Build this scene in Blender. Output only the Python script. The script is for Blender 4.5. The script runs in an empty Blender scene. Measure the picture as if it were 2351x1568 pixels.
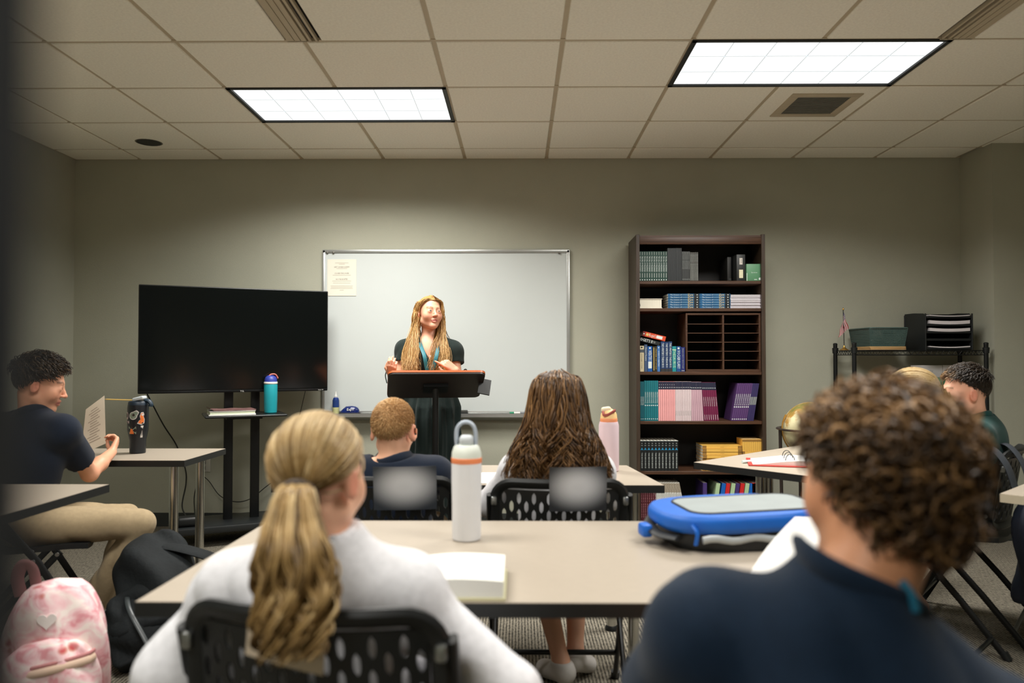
import bpy, bmesh, math, random
import numpy as np
from mathutils import Vector, Matrix, Euler

random.seed(7)
RNG = np.random.default_rng(7)
PI = math.pi
R = math.radians
S = bpy.context.scene
COL = S.collection

# ---------------------------------------------------------------- camera, world, exposure
F_PX, CAM_Z = 1739.0, 1.25
PITCH, YAW = math.atan(38.0 / F_PX), math.atan(15.5 / F_PX)
cd = bpy.data.cameras.new('camera')
cam = bpy.data.objects.new('camera', cd)
COL.objects.link(cam)
cam.location = (0, 0, CAM_Z)
cam.rotation_euler = (PI / 2 + PITCH, 0, YAW)
cd.sensor_width = 36.0
cd.lens = 36.0 * F_PX / 2351.0
cd.clip_start = 0.02
cd.dof.use_dof = True
cd.dof.focus_distance = 4.7
cd.dof.aperture_fstop = 2.0
S.camera = cam

S.view_settings.view_transform = 'Standard'
S.view_settings.look = 'None'
S.view_settings.gamma = 1.0
S.view_settings.use_curve_mapping = False
S.view_settings.exposure = 0.06
S.cycles.use_denoising = True
S.cycles.max_bounces = 8
S.cycles.diffuse_bounces = 6
S.cycles.glossy_bounces = 3
S.cycles.transmission_bounces = 4
S.cycles.caustics_reflective = False
S.cycles.caustics_refractive = False

wd = bpy.data.worlds.new('world')
S.world = wd
wd.use_nodes = True
wd.node_tree.nodes['Background'].inputs[0].default_value = (0.05, 0.05, 0.05, 1)
wd.node_tree.nodes['Background'].inputs[1].default_value = 0.2

LAMP_W = 61.0           # watts of each ceiling troffer
LAMP_COL = (1.0, 0.97, 0.915)
# lamp cells (x0, x1, y0, y1) on the ceiling grid; the first two are in view
TROFFERS = [(-1.622, -0.402, 4.14, 4.75), (0.8176, 2.0376, 3.53, 4.14),
            (-1.622, -0.402, 1.70, 2.31), (0.8176, 2.0376, 1.09, 1.70),
            (-1.622, -0.402, -0.74, -0.13)]
CEIL = 2.743
for i, (x0, x1, y0, y1) in enumerate(TROFFERS):
    ld = bpy.data.lights.new('troffer_light', 'AREA')
    ld.shape = 'RECTANGLE'
    ld.size, ld.size_y = (x1 - x0) - 0.06, (y1 - y0) - 0.06
    ld.energy = LAMP_W * (1.0 if y0 > 3 else 0.60)
    ld.color = LAMP_COL
    ld.spread = R(150)
    lo = bpy.data.objects.new('troffer_light', ld)
    lo.location = ((x0 + x1) / 2, (y0 + y1) / 2, CEIL - 0.012)
    COL.objects.link(lo)

# ---------------------------------------------------------------- photo measurements -> places in the room
_RM = Euler((PI / 2 + PITCH, 0, YAW)).to_matrix()
def ray(px, py):
    return _RM @ Vector(((px - 1175.5) / F_PX, -(py - 784.0) / F_PX, -1.0))
def at(px, py, Y):
    d = ray(px, py)
    return Vector((0, 0, CAM_Z)) + d * (Y / d.y)
def atz(px, py, z):
    d = ray(px, py)
    return Vector((0, 0, CAM_Z)) + d * ((z - CAM_Z) / d.z)

# ---------------------------------------------------------------- materials
def lin(c):
    def f(v):
        v = v / 255.0
        return v / 12.92 if v <= 0.04045 else ((v + 0.055) / 1.055) ** 2.4
    return (f(c[0]), f(c[1]), f(c[2]), 1.0)

_MATS = {}
def mat(name, col, rough=0.55, metal=0.0, var=0.0, vscale=12.0, bump=0.0, bscale=150.0, stretch=None, spec=0.5, emit=0.0, sheen=0.0, coat=0.0, col2=None):
    """procedural material: base colour broken by noise, fine relief"""
    if name in _MATS:
        return _MATS[name]
    m = bpy.data.materials.new(name)
    m.use_nodes = True
    nt = m.node_tree
    b = nt.nodes['Principled BSDF']
    c = lin(col)
    b.inputs['Base Color'].default_value = c
    b.inputs['Roughness'].default_value = rough
    b.inputs['Metallic'].default_value = metal
    b.inputs['Specular IOR Level'].default_value = spec
    b.inputs['Sheen Weight'].default_value = sheen
    b.inputs['Coat Weight'].default_value = coat
    if emit:
        b.inputs['Emission Color'].default_value = c
        b.inputs['Emission Strength'].default_value = emit
    tc = nt.nodes.new('ShaderNodeTexCoord')
    mp = nt.nodes.new('ShaderNodeMapping')
    nt.links.new(tc.outputs['Object'], mp.inputs['Vector'])
    if stretch:
        mp.inputs['Scale'].default_value = stretch
    if var or col2:
        n = nt.nodes.new('ShaderNodeTexNoise')
        n.inputs['Scale'].default_value = vscale
        n.inputs['Detail'].default_value = 5
        nt.links.new(mp.outputs[0], n.inputs['Vector'])
        rp = nt.nodes.new('ShaderNodeValToRGB')
        rp.color_ramp.elements[0].position = 0.3
        rp.color_ramp.elements[1].position = 0.7
        if col2:
            a, z = lin(col), lin(col2)
        else:
            a = tuple(max(0, v * (1 - var)) for v in c[:3]) + (1,)
            z = tuple(min(1, v * (1 + var)) for v in c[:3]) + (1,)
        rp.color_ramp.elements[0].color = a
        rp.color_ramp.elements[1].color = z
        nt.links.new(n.outputs['Fac'], rp.inputs['Fac'])
        nt.links.new(rp.outputs['Color'], b.inputs['Base Color'])
    if bump:
        n2 = nt.nodes.new('ShaderNodeTexNoise')
        n2.inputs['Scale'].default_value = bscale
        n2.inputs['Detail'].default_value = 3
        nt.links.new(mp.outputs[0], n2.inputs['Vector'])
        bp = nt.nodes.new('ShaderNodeBump')
        bp.inputs['Strength'].default_value = bump
        bp.inputs['Distance'].default_value = 0.004
        nt.links.new(n2.outputs['Fac'], bp.inputs['Height'])
        nt.links.new(bp.outputs['Normal'], b.inputs['Normal'])
    _MATS[name] = m
    return m

def ramp_attr_mat(name, attr, stops, rough=0.5, spec=0.4, noise=0.0, nscale=60.0):
    """material whose colour comes from a per-vertex value (strand tint, skin zones)"""
    m = bpy.data.materials.new(name)
    m.use_nodes = True
    nt = m.node_tree
    b = nt.nodes['Principled BSDF']
    b.inputs['Roughness'].default_value = rough
    b.inputs['Specular IOR Level'].default_value = spec
    a = nt.nodes.new('ShaderNodeAttribute')
    a.attribute_name = attr
    rp = nt.nodes.new('ShaderNodeValToRGB')
    el = rp.color_ramp.elements
    while len(el) < len(stops):
        el.new(0.5)
    for e, (p, c) in zip(el, stops):
        e.position = p
        e.color = lin(c)
    nt.links.new(a.outputs['Fac'], rp.inputs['Fac'])
    nt.links.new(rp.outputs['Color'], b.inputs['Base Color'])
    return m

def vcol_mat(name, rough=0.5, sss=0.0, bump=0.0, bscale=200.0, spec=0.4):
    m = bpy.data.materials.new(name)
    m.use_nodes = True
    nt = m.node_tree
    b = nt.nodes['Principled BSDF']
    b.inputs['Roughness'].default_value = rough
    b.inputs['Specular IOR Level'].default_value = spec
    a = nt.nodes.new('ShaderNodeAttribute')
    a.attribute_name = 'tint'
    nt.links.new(a.outputs['Color'], b.inputs['Base Color'])
    if sss:
        b.inputs['Subsurface Weight'].default_value = sss
        b.inputs['Subsurface Radius'].default_value = (0.012, 0.005, 0.003)
        b.inputs['Subsurface Scale'].default_value = 1.0
    return m

# ---------------------------------------------------------------- objects
def link(o, parent=None):
    COL.objects.link(o)
    if parent is not None:
        o.parent = parent
    return o

def tag(o, label=None, cat=None, group=None, kind=None):
    if label: o['label'] = label
    if cat: o['category'] = cat
    if group: o['group'] = group
    if kind: o['kind'] = kind
    return o

def thing(name, label, cat, loc=(0, 0, 0), rz=0.0, group=None):
    o = bpy.data.objects.new(name, None)
    o.empty_display_size = 0.05
    link(o)
    o.location = loc
    o.rotation_euler = (0, 0, rz)
    return tag(o, label, cat, group)

def dup(root, loc=None, rz=None, label=None, parent=None):
    r = root.copy()
    link(r)
    r.parent = parent
    if parent is not None:
        r.matrix_parent_inverse = root.matrix_parent_inverse.copy()
    if loc is not None: r.location = loc
    if rz is not None: r.rotation_euler = (0, 0, rz)
    if label: r['label'] = label
    for ch in list(root.children):
        dup(ch, parent=r)
    return r

def rotm(rx=0, ry=0, rz=0):
    return Euler((rx, ry, rz)).to_matrix()

class MB:
    """collects shapes into one mesh; every add takes a material slot"""
    def __init__(s):
        s.bm = bmesh.new()
    def _take(s, verts_faces, mi, smooth):
        for f in verts_faces:
            f.material_index = mi
            f.smooth = smooth
    def box(s, c, size, rot=None, bevel=0.0, seg=2, mi=0):
        t = bmesh.new()
        bmesh.ops.create_cube(t, size=1.0)
        for v in t.verts:
            v.co = Vector((v.co.x * size[0], v.co.y * size[1], v.co.z * size[2]))
        if bevel > 0:
            bmesh.ops.bevel(t, geom=list(t.edges), offset=min(bevel, 0.49 * min(size)), segments=seg, profile=0.5, affect='EDGES', clamp_overlap=True)
        M = rot if rot is not None else Matrix.Identity(3)
        c = Vector(c)
        for v in t.verts:
            v.co = M @ v.co + c
        for f in t.faces:
            f.material_index = mi
            f.smooth = bevel > 0
        s.merge(t)
        return s
    def merge(s, t):
        me = bpy.data.meshes.new('tmp')
        t.to_mesh(me)
        t.free()
        s.bm.from_mesh(me)
        bpy.data.meshes.remove(me)
    def faces(s, V, F, mi=0, smooth=False):
        vs = [s.bm.verts.new(v) for v in V]
        for f in F:
            try:
                nf = s.bm.faces.new([vs[i] for i in f])
                nf.material_index = mi
                nf.smooth = smooth
            except ValueError:
                pass
        return s
    def tube(s, pts, r, n=10, mi=0, closed=False, caps=True, flat=None):
        """round (or flattened: flat=(a,b)) tube along a path"""
        P = [Vector(p) for p in pts]
        K = len(P)
        rr = r if isinstance(r, (list, tuple)) else [r] * K
        rings = []
        prev = None
        for i in range(K):
            if closed:
                t = P[(i + 1) % K] - P[i - 1]
            else:
                t = P[min(i + 1, K - 1)] - P[max(i - 1, 0)]
            t.normalize()
            if prev is None:
                up = Vector((0, 0, 1)) if abs(t.z) < 0.9 else Vector((0, 1, 0))
                a = t.cross(up).normalized()
            else:
                a = (prev - t * prev.dot(t)).normalized()
            prev = a
            b = t.cross(a)
            fa, fb = flat if flat else (1, 1)
            rings.append([s.bm.verts.new(P[i] + (a * math.cos(2 * PI * k / n) * fa + b * math.sin(2 * PI * k / n) * fb) * rr[i]) for k in range(n)])
        for i in range(K if closed else K - 1):
            A, B = rings[i], rings[(i + 1) % K]
            for k in range(n):
                f = s.bm.faces.new((A[k], B[k], B[(k + 1) % n], A[(k + 1) % n]))
                f.material_index = mi
                f.smooth = True
        if caps and not closed:
            for q, rev in ((rings[0], False), (rings[-1], True)):
                f = s.bm.faces.new(q[::-1] if rev else q)
                f.material_index = mi
        return s
    def lathe(s, prof, n=24, c=(0, 0, 0), rot=None, mi=0, mis=None, sx=1.0, sy=1.0):
        """prof: (radius, z) pairs bottom to top; mis gives a slot per band"""
        M = rot if rot is not None else Matrix.Identity(3)
        c = Vector(c)
        rings = []
        for (r, z) in prof:
            if r < 1e-6:
                rings.append([s.bm.verts.new(M @ Vector((0, 0, z)) + c)])
            else:
                rings.append([s.bm.verts.new(M @ Vector((r * sx * math.cos(2 * PI * k / n), r * sy * math.sin(2 * PI * k / n), z)) + c) for k in range(n)])
        for i in range(len(rings) - 1):
            A, B = rings[i], rings[i + 1]
            m_ = mis[i] if mis else mi
            for k in range(n):
                k2 = (k + 1) % n
                if len(A) == 1 and len(B) == 1: continue
                if len(A) == 1: q = (A[0], B[k2], B[k])
                elif len(B) == 1: q = (A[k], A[k2], B[0])
                else: q = (A[k], A[k2], B[k2], B[k])
                f = s.bm.faces.new(q)
                f.material_index = m_
                f.smooth = True
        if len(rings[0]) > 1:
            f = s.bm.faces.new(rings[0][::-1]); f.material_index = mis[0] if mis else mi
        if len(rings[-1]) > 1:
            f = s.bm.faces.new(rings[-1]); f.material_index = mis[-1] if mis else mi
        return s
    def prism(s, poly, z0, z1, mi=0, M=None, mi_side=None):
        n = len(poly)
        M = M or Matrix.Identity(4)
        lo = [s.bm.verts.new(M @ Vector((p[0], p[1], z0))) for p in poly]
        hi = [s.bm.verts.new(M @ Vector((p[0], p[1], z1))) for p in poly]
        f = s.bm.faces.new(lo[::-1]); f.material_index = mi
        f = s.bm.faces.new(hi); f.material_index = mi
        for k in range(n):
            f = s.bm.faces.new((lo[k], lo[(k + 1) % n], hi[(k + 1) % n], hi[k]))
            f.material_index = mi if mi_side is None else mi_side
        return s
    def mesh(s, name, mats, angle=40):
        bmesh.ops.recalc_face_normals(s.bm, faces=list(s.bm.faces))
        me = bpy.data.meshes.new(name)
        s.bm.to_mesh(me)
        s.bm.free()
        for m in (mats if isinstance(mats, (list, tuple)) else [mats]):
            me.materials.append(m)
        if angle:
            try: me.set_sharp_from_angle(angle=R(angle))
            except Exception: pass
        return me
    def build(s, name, mats, parent=None, loc=None, rz=None, angle=40):
        o = bpy.data.objects.new(name, s.mesh(name, mats, angle))
        link(o, parent)
        if loc is not None: o.location = loc
        if rz is not None: o.rotation_euler = (0, 0, rz)
        return o

def struct(o):
    o['kind'] = 'structure'
    return o

def rrect(w, h, r, n=5):
    """rounded rectangle outline centred on 0"""
    pts = []
    for (cx, cy, a0) in ((w / 2 - r, h / 2 - r, 0), (-w / 2 + r, h / 2 - r, 90), (-w / 2 + r, -h / 2 + r, 180), (w / 2 - r, -h / 2 + r, 270)):
        for i in range(n + 1):
            a = R(a0 + 90.0 * i / n)
            pts.append((cx + r * math.cos(a), cy + r * math.sin(a)))
    return pts

def bez(p0, p1, p2, p3, n=12):
    out = []
    for i in range(n + 1):
        t = i / n
        out.append(Vector(p0) * (1 - t) ** 3 + Vector(p1) * 3 * t * (1 - t) ** 2 + Vector(p2) * 3 * t * t * (1 - t) + Vector(p3) * t ** 3)
    return out

def spline(pts, n=8):
    """Catmull-Rom through points"""
    P = [Vector(p) for p in pts]
    P = [P[0] * 2 - P[1]] + P + [P[-1] * 2 - P[-2]]
    out = []
    for i in range(1, len(P) - 2):
        for k in range(n):
            t = k / n
            a, b, c, d = P[i - 1], P[i], P[i + 1], P[i + 2]
            out.append(0.5 * ((2 * b) + (c - a) * t + (2 * a - 5 * b + 4 * c - d) * t * t + (3 * b - a - 3 * c + d) * t ** 3))
    out.append(P[-2])
    return out

_TXT = {}
def text_geo(body, size=1.0, align='CENTER'):
    """flat lettering: vertices and faces in the xy plane"""
    key = (body, align)
    if key not in _TXT:
        cu = bpy.data.curves.new('lettering', 'FONT')
        cu.body = body
        cu.size = 1.0
        cu.align_x = align
        cu.align_y = 'CENTER'
        cu.resolution_u = 1
        cu.fill_mode = 'FRONT'
        o = bpy.data.objects.new('lettering', cu)
        COL.objects.link(o)
        dg = bpy.context.evaluated_depsgraph_get()
        me = bpy.data.meshes.new_from_object(o.evaluated_get(dg))
        V = [tuple(v.co) for v in me.vertices]
        Fc = [tuple(p.vertices) for p in me.polygons]
        bpy.data.objects.remove(o)
        bpy.data.curves.remove(cu)
        bpy.data.meshes.remove(me)
        _TXT[key] = (V, Fc)
    V, Fc = _TXT[key]
    return [(v[0] * size, v[1] * size) for v in V], Fc

def add_text(mb, body, size, M, mi=0, width=None, align='CENTER'):
    """lettering placed by a 4x4 matrix (text x -> M x, text y -> M y)"""
    V, Fc = text_geo(body, size, align)
    if width and V:
        w = max(v[0] for v in V) - min(v[0] for v in V)
        k = width / max(w, 1e-6)
        V = [(v[0] * k, v[1]) for v in V]
    mb.faces([M @ Vector((v[0], v[1], 0)) for v in V], Fc, mi)

def frame4(o, x, y):
    """matrix with origin o, x axis and y axis given"""
    x = Vector(x).normalized(); y = Vector(y).normalized(); z = x.cross(y)
    return Matrix(((x.x, y.x, z.x, o[0]), (x.y, y.y, z.y, o[1]), (x.z, y.z, z.z, o[2]), (0, 0, 0, 1)))
# ================================================================ the room
M_wall = mat('wall_paint', (172, 172, 156), rough=0.85, var=0.03, vscale=3, bump=0.25, bscale=260, spec=0.2)
M_tile = mat('ceiling_tile_face', (250, 248, 236), rough=0.95, var=0.05, vscale=90, bump=0.5, bscale=220, spec=0.1)
M_grid = mat('ceiling_grid_paint', (190, 178, 154), rough=0.6, var=0.02)
M_base = mat('baseboard_rubber', (46, 50, 48), rough=0.6, var=0.1)
M_black = mat('black_plastic', (18, 21, 22), rough=0.45, var=0.15)
M_blackm = mat('black_metal', (17, 19, 20), rough=0.4, metal=0.2, var=0.1)
M_white = mat('white_plastic', (220, 220, 214), rough=0.4, var=0.03)
M_chrome = mat('chrome', (200, 200, 196), rough=0.18, metal=1.0, var=0.05)
M_alu = mat('aluminium', (190, 192, 190), rough=0.35, metal=0.8, var=0.04)
M_paper = mat('white_paper', (232, 230, 226), rough=0.8, var=0.02)
M_ink = mat('printing_ink', (70, 66, 62), rough=0.8, var=0.05)

def carpet_mat():
    m = bpy.data.materials.new('ribbed_carpet')
    m.use_nodes = True
    nt = m.node_tree
    b = nt.nodes['Principled BSDF']
    b.inputs['Roughness'].default_value = 0.95
    b.inputs['Specular IOR Level'].default_value = 0.1
    tc = nt.nodes.new('ShaderNodeTexCoord')
    w = nt.nodes.new('ShaderNodeTexWave')
    w.wave_type = 'BANDS'; w.bands_direction = 'X'
    w.inputs['Scale'].default_value = 22.0
    w.inputs['Distortion'].default_value = 1.2
    w.inputs['Detail'].default_value = 2
    w.inputs['Detail Scale'].default_value = 6
    nt.links.new(tc.outputs['Object'], w.inputs['Vector'])
    mp = nt.nodes.new('ShaderNodeMapping')
    mp.inputs['Scale'].default_value = (160, 40, 1)
    nt.links.new(tc.outputs['Object'], mp.inputs['Vector'])
    n = nt.nodes.new('ShaderNodeTexNoise')
    n.inputs['Scale'].default_value = 1.0
    n.inputs['Detail'].default_value = 4
    nt.links.new(mp.outputs[0], n.inputs['Vector'])
    mx = nt.nodes.new('ShaderNodeMath'); mx.operation = 'MULTIPLY_ADD'
    mx.inputs[1].default_value = 0.45
    nt.links.new(w.outputs['Fac'], mx.inputs[0])
    nt.links.new(n.outputs['Fac'], mx.inputs[2])
    rp = nt.nodes.new('ShaderNodeValToRGB')
    rp.color_ramp.elements[0].position = 0.40
    rp.color_ramp.elements[0].color = lin((52, 50, 46))
    rp.color_ramp.elements[1].position = 1.0
    rp.color_ramp.elements[1].color = lin((146, 139, 124))
    nt.links.new(mx.outputs[0], rp.inputs['Fac'])
    nt.links.new(rp.outputs['Color'], b.inputs['Base Color'])
    bp = nt.nodes.new('ShaderNodeBump')
    bp.inputs['Strength'].default_value = 0.6
    bp.inputs['Distance'].default_value = 0.006
    nt.links.new(mx.outputs[0], bp.inputs['Height'])
    nt.links.new(bp.outputs['Normal'], b.inputs['Normal'])
    return m

XL, XR, YB, YF = -3.335, 4.4, 5.64, -1.6       # room shell
XJ, YJ = 3.28, 5.25                             # the projecting wall at the far corner
struct(MB().box(((XL + XR) / 2, (YB + YF) / 2, -0.05), (XR - XL + 0.4, YB - YF + 0.4, 0.1)).build('floor', carpet_mat()))
def wall(name, x0, x1, y0, y1):
    return struct(MB().box(((x0 + x1) / 2, (y0 + y1) / 2, (CEIL + 0.1) / 2), (x1 - x0, y1 - y0, CEIL + 0.1)).build(name, M_wall))
wall('wall_back', XL - 0.15, XJ + 0.0, YB, YB + 0.15)
wall('wall_left', XL - 0.15, XL, YF - 0.15, YB)
wall('wall_corner', XJ, XR + 0.15, YJ, YB + 0.15)
wall('wall_right', XR, XR + 0.15, YF - 0.15, YJ)
wall('wall_front', XL, XR, YF - 0.15, YF)
def baseboard(name, x0, x1, y0, y1):
    return struct(MB().box(((x0 + x1) / 2, (y0 + y1) / 2, 0.05), (x1 - x0, y1 - y0, 0.1), bevel=0.003, seg=1).build(name, M_base))
baseboard('baseboard_back', XL, XJ, YB - 0.01, YB)
baseboard('baseboard_left', XL, XL + 0.01, YF, YB - 0.01)
baseboard('baseboard_corner', XJ - 0.01, XJ, YJ - 0.01, YB - 0.01)
baseboard('baseboard_right', XJ, XR, YJ - 0.01, YJ)

# ceiling: plenum slab, T-bars and one object per lay-in tile
ceil = struct(MB().box(((XL + XR) / 2, (YB + YF) / 2, CEIL + 0.10), (XR - XL + 0.3, YB - YF + 0.3, 0.05)).build('ceiling', mat('ceiling_void', (120, 112, 98), rough=0.9, var=0.05)))
T = 0.61
SLOTS = [(-1.0124, 2.31, 3.53), (2.0376, 2.31, 3.53)]
gx = [0.2076 + T * k for k in range(-6, 7)]
gx = [x for x in gx if XL < x < XR]
gy = [5.36 - T * k for k in range(0, 12)]
gy = [y for y in gy if y > YF]
for x in gx:
    cuts = sorted([(c, d) for (a, b, c, d) in TROFFERS if a + 0.05 < x < b - 0.05] + [(sa, sb) for (sx, sa, sb) in SLOTS if abs(sx - x) < 0.01])
    ya = YF
    for (c, d) in cuts + [(YB, YB)]:
        MB().box((x, (ya + c) / 2, CEIL + 0.008), (0.024, c - ya, 0.008)).build('ceiling_grid_bar', M_grid, ceil)
        ya = d
for y in gy:
    MB().box(((XL + XR) / 2, y, CEIL + 0.0065), (XR - XL, 0.024, 0.011)).build('ceiling_grid_bar', M_grid, ceil)
struct(MB().box(((XL + XJ) / 2, YB - 0.012, CEIL + 0.004), (XJ - XL, 0.024, 0.012)).build('trim_back', M_grid))
struct(MB().box((XL + 0.012, (YB + YF) / 2, CEIL + 0.004), (0.024, YB - YF, 0.012)).build('trim_left', M_grid))
_tm = {}
def tile(x0, x1, y0, y1):
    w, d = round(x1 - x0 - 0.022, 3), round(y1 - y0 - 0.022, 3)
    if (w, d) not in _tm:
        b = MB().box((0, 0, 0.008), (w, d, 0.016), bevel=0.004, seg=1)
        _tm[(w, d)] = b.mesh('ceiling_tile', M_tile)
    o = bpy.data.objects.new('ceiling_tile', _tm[(w, d)])
    link(o, ceil)
    o.location = ((x0 + x1) / 2, (y0 + y1) / 2, CEIL - 0.003 + random.uniform(-0.0008, 0.0008))
EX, EY = [XL] + gx + [XR], sorted([YB] + gy + [YF])
VENT = (1.4276, 2.0376, 4.14, 4.75)
for i in range(len(EX) - 1):
    for j in range(len(EY) - 1):
        x0, x1, y0, y1 = EX[i], EX[i + 1], EY[j], EY[j + 1]
        cx, cy = (x0 + x1) / 2, (y0 + y1) / 2
        if any(a < cx < b and c < cy < d for (a, b, c, d) in TROFFERS): continue
        if cx > XJ and cy > YJ: continue
        for (sx, sa, sb) in SLOTS:
            if sa < cy < sb:
                if abs(x1 - sx) < 0.01: x1 = sx - 0.075
                if abs(x0 - sx) < 0.01: x0 = sx + 0.075
        if x1 - x0 > 0.05 and y1 - y0 > 0.05:
            tile(x0, x1, y0, y1)

# lamps in the ceiling
M_diff = mat('lamp_diffuser', (240, 244, 246), rough=0.5, emit=1.0)
M_lframe = mat('lamp_frame', (30, 33, 33), rough=0.5, var=0.1)
M_rib = mat('lamp_diffuser_rib', (196, 204, 208), rough=0.5, emit=0.72)
TL = ['troffer lamp over the whiteboard and teacher', 'troffer lamp beside the square ceiling vent',
      'troffer lamp behind the view over the middle table', 'troffer lamp over the curly haired boy', 'troffer lamp at the rear of the room']
for i, (x0, x1, y0, y1) in enumerate(TROFFERS):
    t = thing('ceiling_lamp', 'white lit ' + TL[i], 'lamp', ((x0 + x1) / 2, (y0 + y1) / 2, CEIL), 0, 'recessed ceiling lamps')
    w, d = x1 - x0, y1 - y0
    f = MB()
    for s in (-1, 1):
        f.box((0, s * (d / 2 - 0.012), 0.004), (w, 0.022, 0.018))
        f.box((s * (w / 2 - 0.012), 0, 0.004), (0.022, d, 0.018))
    f.build('lamp_frame', M_lframe, t)
    MB().box((0, 0, 0.006), (w - 0.05, d - 0.05, 0.004)).build('diffuser', M_diff, t)
    for k in range(1, 6):
        MB().box((-w / 2 + w * k / 6, 0, 0.003), (0.005, d - 0.06, 0.002)).build('diffuser_rib', M_rib, t)
    for k in range(1, 3):
        MB().box((0, -d / 2 + d * k / 3, 0.003), (w - 0.06, 0.005, 0.002)).build('diffuser_rib', M_rib, t)

# slot diffusers, return grille, recessed speaker
for (sx, sa, sb), lab in zip(SLOTS, ('white slot air diffuser in the ceiling above the wall mounted television side', 'white slot air diffuser at the corner of the lamp beside the vent')):
    t = thing('slot_diffuser', lab, 'vent', (sx, (sa + sb) / 2, CEIL), 0, 'ceiling slot diffusers')
    L = sb - sa - 0.03
    MB().box((0, 0, 0.012), (0.146, L, 0.006)).build('backing', mat('slot_dark', (30, 33, 32), rough=0.7), t)
    mir = 1 if sx < 0 else -1
    for k, (x, wd_) in enumerate(((-0.056, 0.034), (-0.022, 0.026), (0.007, 0.024), (0.036, 0.012), (0.066, 0.010))):
        MB().box((mir * x, 0, 0.0), (wd_, L, 0.018)).build('slat', M_grid, t)
    MB().box((0, L / 2, 0.0), (0.148, 0.01, 0.018)).build('end_cap', M_grid, t)
t = thing('ceiling_vent', 'square grey return air grille in the ceiling beside a lamp', 'vent', (1.745, 4.45, CEIL))
f = MB()
for s in (-1, 1):
    f.box((0, s * 0.175, -0.004), (0.40, 0.05, 0.01), bevel=0.003)
    f.box((s * 0.175, 0, -0.004), (0.05, 0.30, 0.01), bevel=0.003)
f.build('vent_frame', M_grid, t)
M_gr = mat('grille_metal', (120, 120, 112), rough=0.5, var=0.05)
MB().box((0, 0, -0.001), (0.30, 0.30, 0.004)).build('backing', mat('grille_dark', (92, 92, 86), rough=0.8), t)
for k in range(15):
    MB().box((0, -0.14 + 0.02 * k, -0.005), (0.30, 0.008, 0.004)).build('slat', M_gr, t)
p = at(342, 321, 5.18)
t = thing('ceiling_speaker', 'round dark recessed fitting in the ceiling near the far corner', 'speaker', (p.x, 5.18, CEIL))
MB().lathe([(0.0, -0.004), (0.07, -0.006), (0.088, -0.004), (0.09, -0.001)], 28).build('rim', mat('speaker_rim', (112, 106, 92), rough=0.6), t)
MB().lathe([(0.0, -0.008), (0.075, -0.0085), (0.08, -0.005)], 28).build('grille', mat('speaker_grille', (52, 54, 50), rough=0.7, var=0.1), t)

# the door leaf standing open beside the photographer
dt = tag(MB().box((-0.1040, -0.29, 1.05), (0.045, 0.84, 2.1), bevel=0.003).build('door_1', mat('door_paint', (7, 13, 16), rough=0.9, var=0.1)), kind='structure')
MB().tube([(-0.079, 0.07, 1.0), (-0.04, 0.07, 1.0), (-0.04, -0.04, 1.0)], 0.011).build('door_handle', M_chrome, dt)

# ================================================================ whiteboard wall
wb = thing('whiteboard', 'large white dry erase board with aluminium frame on the wall', 'whiteboard', (0, YB, 0))
x0, x1, z0, z1 = -1.452, 0.368, 0.845, 2.045
M_wb = mat('whiteboard_face', (199, 205, 203), rough=0.5, var=0.015, vscale=2, spec=0.3)
MB().box(((x0 + x1) / 2, -0.010, (z0 + z1) / 2), (x1 - x0, 0.016, z1 - z0)).build('writing_surface', M_wb, wb)
for (c, s) in (((x0, -0.013, (z0 + z1) / 2), (0.022, 0.026, z1 - z0 + 0.02)), ((x1, -0.013, (z0 + z1) / 2), (0.022, 0.026, z1 - z0 + 0.02)),
               (((x0 + x1) / 2, -0.013, z1), (x1 - x0 + 0.02, 0.026, 0.026)), (((x0 + x1) / 2, -0.013, z0 + 0.004), (x1 - x0 + 0.02, 0.026, 0.02))):
    MB().box(c, s, bevel=0.004).build('frame_rail', M_alu, wb)
tr = MB()
prof = [(0, 0.0), (-0.085, 0.0), (-0.095, 0.006), (-0.095, -0.020), (0, -0.05)]
tr.faces([(x0 + 0.03, y, z0 + z - 0.008) for (y, z) in prof] + [(x1 - 0.03, y, z0 + z - 0.008) for (y, z) in prof],
         [(0, 1, 6, 5), (1, 2, 7, 6), (2, 3, 8, 7), (3, 4, 9, 8), (4, 0, 5, 9), (0, 4, 3, 2, 1), (5, 6, 7, 8, 9)])
tr.build('marker_tray', M_alu, wb)
for (px, py) in ((751, 580), (765, 580), (1284, 581)):
    q = at(px, py, YB - 0.03)
    MB().lathe([(0, 0), (0.008, 0), (0.007, 0.006), (0, 0.008)], 12, c=(q.x, -0.026, q.z), rot=rotm(R(90))).build('screw', mat('steel_dark', (110, 106, 100), rough=0.4, metal=0.8), wb)
TRAY_Z = z0 - 0.008

nt_ = thing('notice', 'cream printed notice taped to the whiteboard corner', 'notice', (at(784, 637, YB - 0.03).x, YB - 0.0205, at(784, 637, YB - 0.03).z))
M_notice = mat('notice_paper', (226, 221, 206), rough=0.8, var=0.02)
b = MB().box((0, 0, 0), (0.216, 0.002, 0.272))
for (txt, z, sz, w) in (('SAINT GEORGE ACADEMY', 0.078, 0.016, 0.115), ('COLORED PENCIL WORK', 0.031, 0.015, 0.108), ('NO-ONE ADAPTED', -0.013, 0.016, 0.088)):
    add_text(b, txt, sz, frame4((0, -0.0013, z), (1, 0, 0), (0, 0, 1)), 1, width=w)
for (z, w) in ((0.109, 0.10), (0.10, 0.045), (0.067, 0.08), (0.018, 0.135), (-0.026, 0.14), (-0.04, 0.13), (-0.062, 0.165), (-0.072, 0.16), (-0.081, 0.165), (-0.094, 0.03)):
    b.box((0, -0.0012, z), (w, 0.0004, 0.0028), mi=2)
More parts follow.
